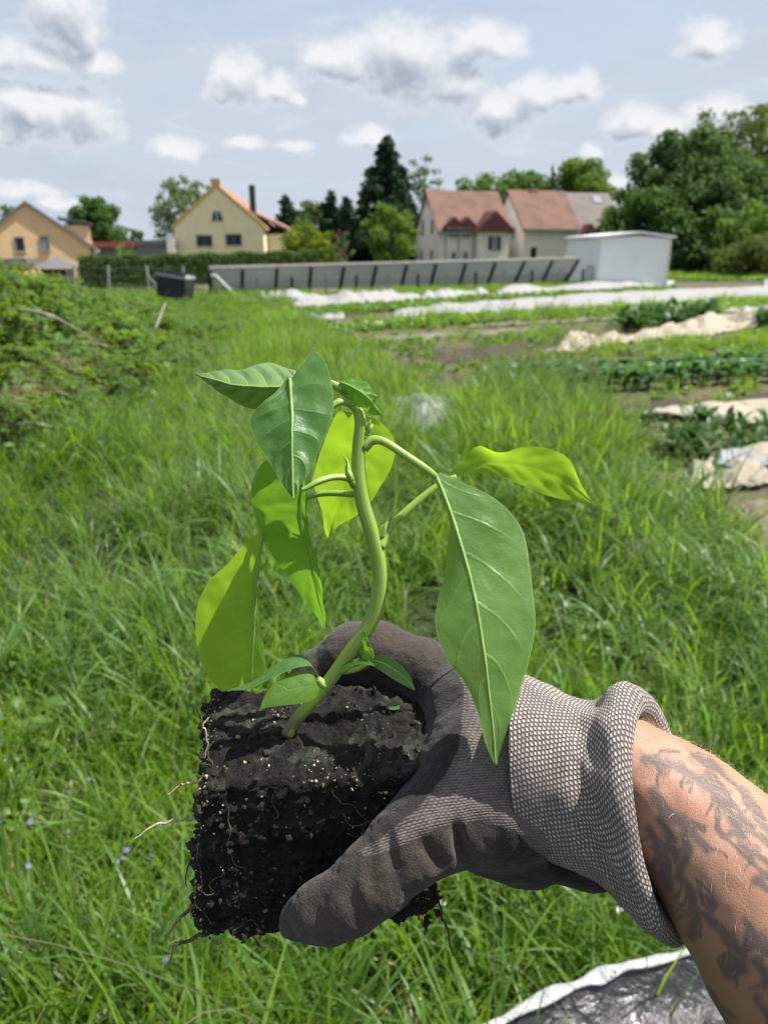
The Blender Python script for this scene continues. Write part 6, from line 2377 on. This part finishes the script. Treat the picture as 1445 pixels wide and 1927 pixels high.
# ---- soil block
def soil_material():
    m, t, bs, out = new_mat("soil_black")
    tc = t.n('ShaderNodeTexCoord').outputs['Object']
    geo = t.n('ShaderNodeNewGeometry')
    n1 = t.noise(tc, 60, 6, 0.65)
    col = t.mix(t.ss(n1, 0.35, 0.7), (0.004, 0.004, 0.0035), (0.019, 0.017, 0.014))
    up = t.n('ShaderNodeSeparateXYZ', {0: geo.outputs['Normal']}).outputs[2]
    crust = t.m('MULTIPLY', t.ss(up, 0.2, 0.8), t.ss(t.noise(tc, 42, 6, 0.7, 0.8), 0.50, 0.64))
    col = t.mix(t.m('MULTIPLY', crust, 0.6), col, t.mix(t.noise(tc, 420, 4, 0.7), (0.020, 0.023, 0.018), (0.120, 0.132, 0.105)))
    vo = t.n('ShaderNodeTexVoronoi')
    t.set(vo, 'Vector', tc)
    vo.inputs['Scale'].default_value = 520
    sp = t.n('ShaderNodeSeparateColor', {0: vo.outputs['Color']})
    gr = t.m('MULTIPLY', t.ss(vo.outputs['Distance'], 0.20, 0.34, 1.0, 0.0), t.m('GREATER_THAN', sp.outputs[0], 0.94))
    gr = t.m('MULTIPLY', gr, t.ss(t.noise(tc, 50, 3), 0.42, 0.62))
    col = t.mix(gr, col, t.mix(sp.outputs[1], (0.12, 0.095, 0.055), (0.34, 0.29, 0.18)))
    t.set(bs, 'Base Color', col)
    bs.inputs['Roughness'].default_value = 0.85
    bs.inputs['Specular IOR Level'].default_value = 0.3
    h = t.m('ADD', t.noise(tc, 300, 6, 0.7), t.m('MULTIPLY', t.noise(tc, 900, 3, 0.6), 0.35))
    b = t.n('ShaderNodeBump', {'Height': h})
    b.inputs['Strength'].default_value = 0.9
    b.inputs['Distance'].default_value = 0.003
    t.l.new(b.outputs[0], bs.inputs['Normal'])
    return m


def root_ball():
    z0 = BZ
    zb = BZ - 0.098
    FL, FR, BR, BL = Gz(380, 1481, z0), Gz(842, 1452, z0), Gz(800, 1283, z0), Gz(399, 1296, z0)
    fl, fr, br = Gz(372, 1772, zb), Gz(815, 1722, zb), None
    ax = (fr - fl)
    back = (BL - FL).normalized() * 0.088
    bl = fl + back
    br = fr + back * 0.95
    C8 = np.array([BL, BR, FR, FL, bl, br, fr, fl], float)

    def tri(a, b, c):
        """a right, b towards the front, c down; all 0..1"""
        a, b, c = a[:, None], b[:, None], c[:, None]
        top = (C8[0] * (1 - a) + C8[1] * a) * (1 - b) + (C8[3] * (1 - a) + C8[2] * a) * b
        bot = (C8[4] * (1 - a) + C8[5] * a) * (1 - b) + (C8[7] * (1 - a) + C8[6] * a) * b
        return top * (1 - c) + bot * c
    n = 110
    g = np.linspace(-1, 1, n)
    X, Y = np.meshgrid(g, g, indexing='ij')
    vs, fs = [], []
    base = 0
    for axis in range(3):
        for sgn in (-1, 1):
            q = np.empty((n * n, 3))
            o1, o2 = [i for i in range(3) if i != axis]
            q[:, axis] = sgn
            q[:, o1], q[:, o2] = X.ravel(), Y.ravel()
            vs.append(q)
            f = grid_faces(n, n, False, base)
            if (sgn > 0) == (axis != 1):
                pass
            else:
                f = f[:, ::-1]
            fs.append(f)
            base += n * n
    q = np.vstack(vs)
    f = np.vstack(fs)
    # rounded edges
    k = 0.90
    inner = np.clip(q, -k, k)
    d = q - inner
    ln = np.linalg.norm(d, axis=1)[:, None]
    dn = np.where(ln > 1e-9, d / np.maximum(ln, 1e-9), 0)
    q2 = inner + dn * (1 - k)
    p = tri(q2[:, 0] * .5 + .5, q2[:, 1] * .5 + .5, q2[:, 2] * .5 + .5)
    c = p.mean(0)
    eps = 1e-3
    nrm = tri(*(np.clip(q2 + dn * eps, -2, 2) * .5 + .5).T) - p
    nrm /= np.linalg.norm(nrm, axis=1)[:, None] + 1e-12
    w = (p - np.array(seedling.location))
    # rough sides, ragged towards the bottom, a dip beside the stem on top
    down = np.clip((z0 - p[:, 2]) / 0.098, 0, 1)
    h = 0.0019 * fbm(w * 70, 4, 2) + 0.0022 * fbm(w * 260, 4, 8) + 0.0022 * np.abs(fbm(w * 160, 3, 5)) * down - 0.004 * (fbm(w * 45, 2, 12) > 0.35) * down
    topm = np.clip(nrm[:, 2], 0, 1)
    px, py, _ = PROJ(p)
    dip = np.exp(-(((px - 640) / 55) ** 2 + ((py - 1378) / 22) ** 2))
    bulge = np.exp(-(((px - 560) / 190) ** 2 + ((py - 1425) / 40) ** 2))
    h = h + topm * (-0.011 * dip + 0.0045 * bulge)
    p = p + nrm * h[:, None]
    # weld the seams of the six sides
    key = np.round(q2 * 1e5).astype(np.int64)
    _, idx, inv = np.unique(key, axis=0, return_index=True, return_inverse=True)
    p = p[idx]
    f = inv.ravel()[f]
    o = obj("root_ball", p, f, soil_material(), seedling)
    # facing outwards
    nrmv = nrm[idx]
    return o, p, nrmv


BALL, BP, BN = root_ball()


def blobs(centres, sizes, squash=0.35, seed=1):
    """many small uneven lumps in one mesh"""
    r = np.random.default_rng(seed)
    bv, bf = ico()
    k = len(centres)
    s = np.asarray(sizes)[:, None, None] * (1 + squash * (r.random((k, 12, 3)) - .5) * 2) * (0.55 + 0.9 * r.random((k, 1, 3)))
    v = bv[None] * s
    th = r.random(k) * 6.28
    c, q = np.cos(th), np.sin(th)
    x = v[..., 0] * c[:, None] - v[..., 1] * q[:, None]
    y = v[..., 0] * q[:, None] + v[..., 1] * c[:, None]
    v = np.stack([x, y, v[..., 2]], -1) + np.asarray(centres)[:, None, :]
    f = bf[None] + (np.arange(k) * 12)[:, None, None]
    return v.reshape(-1, 3), f.reshape(-1, 3)


M_CRUMB = simple("soil_crumb", (0.020, 0.017, 0.013), 0.9, 0.5, 300)


def grain_material():
    m, t, bs, out = new_mat("sand_grain")
    geo = t.n('ShaderNodeNewGeometry')
    r = geo.outputs['Random Per Island']
    col = t.mix(r, (0.12, 0.085, 0.04), (0.46, 0.40, 0.26))
    t.set(bs, 'Base Color', col)
    bs.inputs['Roughness'].default_value = 0.6
    return m


def crumbs():
    r = np.random.default_rng(11)
    bx, by, bd = PROJ(BP)
    down = np.clip((BZ - BP[:, 2]) / 0.098, 0, 1)
    wgt = 0.5 + 2.0 * down ** 2
    k = 2400
    i = r.choice(len(BP), k, p=wgt / wgt.sum())
    c = BP[i] + BN[i] * 0.0002 + r.normal(0, 0.0007, (k, 3))
    s = 0.0004 + 0.0016 * r.random(k) ** 3
    v, f = blobs(c, s, 0.4, 2)
    tag(obj("soil_crumbs", v, f, M_CRUMB, BALL, smooth=False), kind='stuff')
    # ragged crumbs hanging from the lower edges
    low = np.where(down > 0.93)[0]
    k = 420
    i = r.choice(low, k)
    c = BP[i] + r.normal(0, 0.0022, (k, 3)) + np.array([0, 0, -0.0022]) * r.random((k, 1))
    v, f = blobs(c, 0.0010 + 0.0022 * r.random(k) ** 2, 0.4, 5)
    lx = np.where(BN @ np.array([1.0, 0, 0]) < -0.75)[0]
    k2 = 240
    cl = fbm(BP[lx] * 90, 2, 4)
    lx = lx[cl > 0.1]
    i = r.choice(lx, k2)
    c2 = BP[i] + np.array([-0.0022, 0, 0]) * r.random((k2, 1)) + r.normal(0, 0.0012, (k2, 3))
    v2, f2 = blobs(c2, 0.0009 + 0.0024 * r.random(k2) ** 2, 0.45, 6)
    tag(obj("loose_soil", np.vstack([v, v2]), np.vstack([f, f2 + len(v)]), M_CRUMB, BALL, smooth=False), kind='stuff')
    # pale grains, gathered in patches and along the left side
    cl = fbm(BP * 60, 3, 21)
    left = np.clip(-(BN @ np.array([1.0, 0, 0])), 0, 1)
    wgt = np.clip(cl - 0.05, 0.02, 1) ** 1.5 + 0.8 * left
    k = 1700
    i = r.choice(len(BP), k, p=wgt / wgt.sum())
    c = BP[i] + BN[i] * 0.0004 + r.normal(0, 0.0003, (k, 3))
    v, f = blobs(c, 0.00026 + 0.00072 * r.random(k) ** 2.5, 0.35, 3)
    tag(obj("sand_grains", v, f, grain_material(), BALL, smooth=False), kind='stuff')


crumbs()
M_ROOT = simple("root_pale", (0.36, 0.29, 0.17), 0.7, 0.3, 300)
M_ROOTD = simple("root_dark", (0.075, 0.052, 0.032), 0.8, 0.4, 300)


def root(rows, mat, name="root", jag=0.0012, seed=0):
    c = catmull([(*P(x, y, d), r / FPX * d) for x, y, d, r in rows], 22)
    c[:, :3] += jag * fbm(c[:, :3] * 260 + seed, 3, seed)[:, None] * np.array([[0.6, 0.3, 1.0]])
    tv, tf, tuv = tube(c, 44, 6)
    return obj(name, tv, tf, mat, BALL)


root([(385, 1468, .405, 3), (350, 1473, .404, 2.2), (318, 1492, .402, 1.0)], M_ROOT, seed=1)
root([(378, 1538, .408, 3.0), (330, 1545, .406, 2.4), (298, 1550, .404, 2.6), (252, 1580, .40, 1.0)], M_ROOT, seed=2)
root([(392, 1665, .410, 4), (370, 1700, .408, 4.5), (338, 1728, .406, 3), (310, 1772, .405, 1.2)], M_ROOTD, seed=3)
root([(395, 1755, .415, 4), (355, 1768, .412, 3.4), (330, 1776, .41, 3.0), (322, 1806, .41, 1.4)], M_ROOTD, seed=4)
root([(808, 1640, .43, 3.4), (822, 1690, .43, 2.8), (836, 1735, .43, 2.8), (852, 1797, .43, 1.3)], M_ROOTD, seed=5)
root([(372, 1590, .41, 2), (352, 1640, .41, 1.4), (350, 1672, .41, .7)], M_ROOTD, seed=6)
root([(655, 1745, .41, 2), (672, 1752, .41, 1.5), (690, 1763, .41, .7)], M_ROOTD, seed=7)
for k in range(9):
    x0 = 372 + 10 * (k % 3) + rng.normal(0, 3)
    y0 = 1330 + 46 * k + rng.normal(0, 8)
    d0 = 0.393 + 0.0025 * k
    root([(x0 + 14, y0 - 22, d0, 1.4), (x0, y0, d0, 2.0), (x0 + 8, y0 + 34, d0 + .001, 1.6), (x0 + 2, y0 + 62, d0 + .002, 1.0)], M_ROOT if k % 2 else M_ROOTD, seed=20 + k, jag=0.002)
def fine_roots():
    r = np.random.default_rng(17)
    side = np.where((BN[:, 2] < 0.35) & ((BN[:, 0] < -0.4) | (BN[:, 1] < -0.4)))[0]
    vs, fs, nb = [], [], 0
    lw = np.where(BN[side][:, 0] < -0.4, 6.0, 1.0)
    for k in range(75):
        i = int(r.choice(side, p=lw / lw.sum()))
        p = BP[i].copy()
        d = np.array([r.normal(0, .5), r.normal(0, .3), -1.0])
        pts = []
        for j in range(int(r.integers(6, 16))):
            near = int(np.argmin(((BP[side] - p) ** 2).sum(1)))
            q = BP[side][near] + BN[side][near] * 0.0005
            pts.append((*q, r.uniform(.00018, .00034)))
            d = d + r.normal(0, .5, 3)
            n_ = BN[side][near]
            d = d - n_ * (d @ n_)
            d /= np.linalg.norm(d)
            p = q + d * 0.0034
        v, f, _ = tube(pts, len(pts) * 2, 4, caps=False)
        vs.append(v)
        fs.append(f + nb)
        nb += len(v)
    tag(obj("fine_roots", np.vstack(vs), np.vstack(fs), M_ROOTF, BALL), kind='stuff')


M_ROOTF = simple("root_fine", (0.13, 0.095, 0.055), 0.7, 0.6, 60)
fine_roots()
# pebble, scrap of leaf, green speck on the soil's top
M_PEB = simple("pebble_grey", (0.13, 0.10, 0.085), 0.7, 0.2, 120)
bv, bf = ico()
pc = np.array(Gz(434, 1372, BZ)) + np.array([0, 0, 0.0035])
obj("pebble", bv * np.array([0.0035, 0.0026, 0.0016]) + pc, bf, M_PEB, BALL)
gc = np.array(Gz(449, 1400, BZ)) + np.array([0, 0, 0.0045])
obj("moss_speck", bv * np.array([0.0016, 0.0016, 0.0011]) + gc, bf, simple("moss_green", (0.12, 0.25, 0.03), 0.6), BALL)
sc_c = [np.array(Gz(x, y, BZ)) + np.array([0, 0, 0.004 + 0.0006 * (i % 2)]) for i, (x, y) in enumerate([(728, 1337), (738, 1334), (741, 1341), (752, 1339), (751, 1346), (741, 1349), (733, 1346)])]
obj("leaf_scrap", np.array(sc_c), [list(range(len(sc_c)))], M_LEAF_YNG, BALL, uv=np.full((len(sc_c), 2), 0.3))

# ---- stem
stem_rows = [(541, 1384, .418, 15), (560, 1352, .417, 14), (590, 1318, .414, 14.5), (622, 1278, .411, 15), (662, 1222, .407, 16), (697, 1172, .404, 17), (712, 1120, .401, 16.5),
             (714, 1070, .399, 16.5), (700, 1005, .396, 16.5), (684, 950, .394, 16.5), (675, 895, .392, 16), (675, 840, .390, 14.5), (678, 795, .388, 13), (670, 765, .387, 12), (655, 742, .386, 11), (628, 724, .385, 9), (600, 716, .386, 6.5), (570, 716, .388, 5)]
stalk(stem_rows, "stem", M_STEM, 110, 0.05)

# ---- leaves, each row: left, midrib, right from the base to the tip
# large leaf hanging in front at the top, seen from above
leaf([((541, 706, .372), (545, 711, .371), (552, 704, .372)),
      ((520, 735, .368), (546, 728, .369), (590, 660, .376)),
      ((494, 757, .366), (548, 755, .366), (616, 690, .373)),
      ((470, 786, .366), (550, 785, .363), (628, 750, .369)),
      ((478, 822, .364), (550, 820, .360), (624, 786, .365)),
      ((500, 860, .361), (550, 858, .358), (608, 830, .361)),
      ((524, 900, .358), (551, 898, .356), (584, 884, .358)),
      ((543, 926, .356), (552, 925, .355), (562, 920, .355)),
      ((552, 938, .354), (553, 939, .354), (554, 937, .354))],
     M_LEAF_UP, 0.25, 0.0016, (0.00085, 0.0003), seed=1, label="dark bluish green leaf hanging in front")
# leaf pointing left at the top, folded along its midrib
leaf([((546, 735, .396), (560, 716, .386), (556, 694, .404)),
      ((532, 746, .398), (540, 725, .386), (540, 690, .410)),
      ((508, 760, .402), (512, 728, .386), (512, 683, .416)),
      ((478, 769, .404), (478, 727, .387), (482, 686, .418)),
      ((448, 760, .404), (446, 724, .389), (452, 694, .416)),
      ((418, 741, .402), (416, 717, .392), (424, 693, .412)),
      ((392, 719, .402), (390, 710, .396), (396, 700, .408)),
      ((368, 705, .402), (367, 704, .401), (369, 703, .402))],
     M_LEAF_SUNLIT, 0.9, 0.0024, (0.0009, 0.0003), seed=2, label="folded pale leaf pointing left")
# glowing leaf behind the stem
leaf([((664, 776, .400), (676, 774, .400), (690, 780, .400)),
      ((636, 776, .404), (674, 800, .403), (718, 796, .406)),
      ((612, 826, .408), (668, 834, .406), (742, 828, .410)),
      ((596, 872, .412), (660, 868, .410), (739, 872, .414)),
      ((590, 905, .416), (652, 902, .414), (718, 912, .418)),
      ((598, 940, .420), (643, 934, .418), (698, 944, .422)),
      ((607, 966, .424), (632, 966, .423), (668, 970, .425)),
      ((612, 992, .428), (622, 994, .428), (640, 986, .428)),
      ((616, 1010, .431), (618, 1011, .431), (621, 1008, .431))],
     M_LEAF_UND, 0.2, 0.0006, None, seed=3, depth=lambda x, y, k: .391 + (y - 775) / 235 * .062 + (.003 if k != 1 else 0), label="backlit yellow green leaf behind the stem")
# darker leaf below the front one
leaf([((520, 860, .381), (570, 905, .378), (573, 896, .376)),
      ((493, 872, .383), (566, 925, .378), (575, 925, .375)),
      ((474, 912, .384), (563, 955, .378), (574, 962, .374)),
      ((476, 952, .386), (565, 985, .379), (581, 998, .374)),
      ((490, 1004, .388), (572, 1020, .381), (590, 1038, .376)),
      ((514, 1050, .390), (583, 1058, .384), (598, 1068, .379)),
      ((550, 1098, .392), (594, 1100, .387), (607, 1104, .384)),
      ((580, 1140, .394), (601, 1142, .391), (607, 1136, .389)),
      ((606, 1182, .396), (608, 1184, .396), (609, 1181, .396))],
     M_LEAF_YNG, 0.5, 0.0011, (0.0007, 0.0002), seed=4, depth=lambda x, y, k: .379 + (y - 890) / 295 * .048 + (.003, 0, -.004)[k], label="green leaf with dappled light under the front leaf")
# broad pale leaf at the lower left, seen from below
leaf([((489, 1003, .400), (497, 1002, .399), (500, 1003, .399)),
      ((462, 1020, .408), (490, 1035, .400), (494, 1032, .401)),
      ((430, 1060, .414), (485, 1080, .401), (489, 1080, .403)),
      ((392, 1096, .420), (481, 1125, .402), (487, 1125, .406)),
      ((371, 1146, .424), (478, 1170, .403), (491, 1172, .409)),
      ((369, 1200, .427), (476, 1212, .405), (496, 1214, .411)),
      ((380, 1250, .427), (474, 1250, .408), (500, 1256, .413)),
      ((402, 1284, .424), (473, 1280, .411), (496, 1284, .415)),
      ((432, 1299, .419), (468, 1296, .414), (486, 1294, .415))],
     M_LEAF_UND, 0.55, 0.0006, (0.0010, 0.0004), seed=5, depth=lambda x, y, k: .403 + (y - 1003) / 296 * .046 + (.010, 0, .006)[k] * min(1, (y - 1000) / 90), label="broad pale green leaf at the lower left")
# the big leaf at the right
leaf([((812, 884, .392), (818, 893, .391), (828, 890, .392)),
      ((826, 920, .391), (833, 925, .388), (872, 910, .391)),
      ((842, 962, .392), (850, 970, .384), (938, 946, .390)),
      ((848, 1010, .391), (864, 1015, .381), (984, 996, .389)),
      ((838, 1062, .386), (880, 1070, .378), (996, 1062, .386)),
      ((824, 1120, .381), (893, 1125, .375), (1003, 1130, .382)),
      ((820, 1176, .377), (903, 1180, .372), (1006, 1188, .378)),
      ((838, 1234, .374), (912, 1238, .370), (996, 1244, .374)),
      ((872, 1284, .371), (919, 1292, .368), (976, 1306, .371)),
      ((898, 1340, .368), (925, 1346, .367), (956, 1364, .368)),
      ((912, 1396, .366), (930, 1398, .366), (942, 1412, .366)),
      ((928, 1434, .366), (932, 1438, .366), (936, 1436, .366))],
     M_LEAF_BIG, 0.35, 0.0004, (0.0010, 0.0003), seed=6, wave=0.0015, n=56, label="largest leaf drooping over the glove's knuckles")
# leaf held out to the right, twisted, seen from below
leaf([((846, 902, .402), (846, 899, .402), (843, 893, .402)),
      ((880, 893, .404), (882, 886, .403), (868, 868, .400)),
      ((912, 889, .407), (914, 872, .404), (898, 842, .397)),
      ((948, 900, .410), (950, 872, .405), (938, 852, .397)),
      ((982, 913, .413), (986, 876, .406), (986, 839, .398)),
      ((1022, 929, .416), (1028, 888, .409), (1036, 846, .401)),
      ((1060, 940, .418), (1066, 908, .413), (1072, 866, .406)),
      ((1092, 946, .420), (1094, 932, .418), (1094, 916, .414)),
      ((1117, 951, .421), (1119, 950, .421), (1117, 947, .421))],
     M_LEAF_UND, 0.12, 0.0004, None, seed=7, wave=0.0006, label="glowing twisted leaf held out to the right")
# curled small leaf at the top right
leaf([((636, 722, .384), (640, 719, .383), (650, 714, .384)),
      ((644, 738, .384), (660, 727, .380), (668, 712, .383)),
      ((662, 752, .384), (680, 738, .379), (692, 727, .382)),
      ((680, 768, .384), (696, 752, .380), (708, 742, .382)),
      ((700, 780, .385), (706, 766, .383), (708, 756, .384)),
      ((722, 784, .386), (722, 783, .386), (723, 781, .386))],
     M_LEAF_YNG, 0.3, 0.0012, (0.0005, 0.0002), seed=8, n=26, m=12, wave=0.0015)
# two seed leaves on the left of the lower node
leaf([((602, 1292, .408), (598, 1276, .408), (590, 1262, .410)),
      ((588, 1258, .406), (580, 1250, .408), (574, 1236, .413)),
      ((556, 1258, .402), (548, 1250, .405), (542, 1238, .411)),
      ((520, 1272, .400), (512, 1268, .403), (508, 1258, .408)),
      ((472, 1296, .399), (468, 1292, .401), (470, 1283, .405)),
      ((426, 1300, .399), (425, 1300, .400), (427, 1299, .401))],
     M_LEAF_UP, 0.2, 0.0003, None, seed=9, n=26, m=12)
leaf([((596, 1312, .406), (600, 1296, .407), (596, 1282, .410)),
      ((580, 1320, .401), (586, 1290, .404), (586, 1264, .409)),
      ((546, 1326, .397), (554, 1296, .400), (552, 1268, .406)),
      ((514, 1329, .395), (520, 1306, .397), (520, 1284, .402)),
      ((495, 1334, .394), (498, 1320, .395), (500, 1306, .398)),
      ((488, 1338, .393), (488, 1337, .393), (489, 1334, .393))],
     M_LEAF_UND, 0.2, 0.0003, None, seed=10, n=26, m=12)
# young leaves on the right of the lower node
leaf([((672, 1250, .402), (680, 1240, .402), (676, 1230, .404)),
      ((690, 1242, .399), (686, 1222, .401), (678, 1208, .404)),
      ((703, 1238, .397), (692, 1214, .399), (680, 1194, .403)),
      ((700, 1222, .397), (692, 1202, .399), (681, 1188, .402)),
      ((684, 1190, .400), (681, 1187, .400), (679, 1186, .401))],
     M_LEAF_YNG, 0.2, 0.0006, None, seed=11, n=22, m=10)
leaf([((640, 1262, .404), (642, 1258, .404), (644, 1252, .405)),
      ((664, 1252, .400), (664, 1247, .401), (666, 1240, .403)),
      ((690, 1250, .397), (690, 1246, .398), (692, 1240, .400)),
      ((712, 1256, .396), (713, 1254, .396), (714, 1252, .397))],
     M_LEAF_YNG, 0.2, 0.0003, None, seed=12, n=16, m=8)
leaf([((696, 1250, .400), (698, 1242, .400), (702, 1236, .401)),
      ((716, 1262, .396), (720, 1248, .398), (722, 1233, .401)),
      ((740, 1278, .394), (744, 1262, .395), (746, 1245, .398)),
      ((762, 1290, .393), (766, 1280, .393), (768, 1268, .395)),
      ((779, 1299, .392), (780, 1299, .392), (781, 1297, .392))],
     M_LEAF_UP, 0.2, 0.0004, (0.0004, 0.0002), seed=13, n=22, m=10)
# stalks of the leaves
stalk([(674, 775, .389, 9), (660, 760, .386, 9), (640, 756, .382, 8), (612, 768, .380, 6), (575, 742, .376, 5), (546, 714, .3725, 3)])
stalk([(628, 727, .386, 6), (596, 726, .388, 6), (560, 716, .389, 4)])
stalk([(680, 800, .390, 7), (680, 786, .392, 6), (676, 776, .391, 5)])
stalk([(668, 912, .392, 11), (655, 900, .389, 8), (628, 898, .385, 7), (600, 906, .381, 7), (578, 918, .379, 5), (568, 922, .3785, 4)])
stalk([(684, 842, .390, 13), (700, 829, .389, 10.5), (722, 831, .388, 9), (760, 855, .388, 9), (800, 882, .389, 9), (820, 897, .3905, 7)])
stalk([(716, 1030, .397, 11), (725, 1008, .398, 8.5), (745, 980, .399, 8), (790, 940, .401, 8), (830, 910, .402, 7), (858, 896, .4025, 5)])
stalk([(497, 1003, .4035, 6), (502, 985, .405, 6), (535, 955, .408, 6), (600, 930, .406, 6), (674, 930, .396, 7)])
stalk([(612, 1290, .410, 10), (604, 1284, .409, 9), (598, 1278, .408, 7)])
stalk([(640, 1262, .409, 10), (655, 1256, .405, 8), (676, 1242, .402, 6)])
stalk([(648, 1262, .408, 9), (672, 1258, .403, 7), (700, 1244, .400, 4)])
# buds in the leaf axils
for rows in ([(663, 905, .389, 5), (655, 885, .388, 6), (654, 870, .388, 3), (645, 856, .388, 1)], [(660, 905, .389, 5), (658, 893, .387, 5), (652, 882, .387, 1)],
             [(718, 1010, .396, 6), (724, 992, .395, 5), (733, 974, .395, 1)], [(716, 1012, .396, 6), (718, 990, .396, 5), (726, 972, .396, 1)],
             [(690, 820, .388, 4), (697, 806, .387, 5), (702, 797, .387, 1)], [(690, 815, .388, 3), (694, 800, .388, 3), (698, 790, .388, 1)]):
    stalk(rows, "bud", M_PET, 14, 0.15)
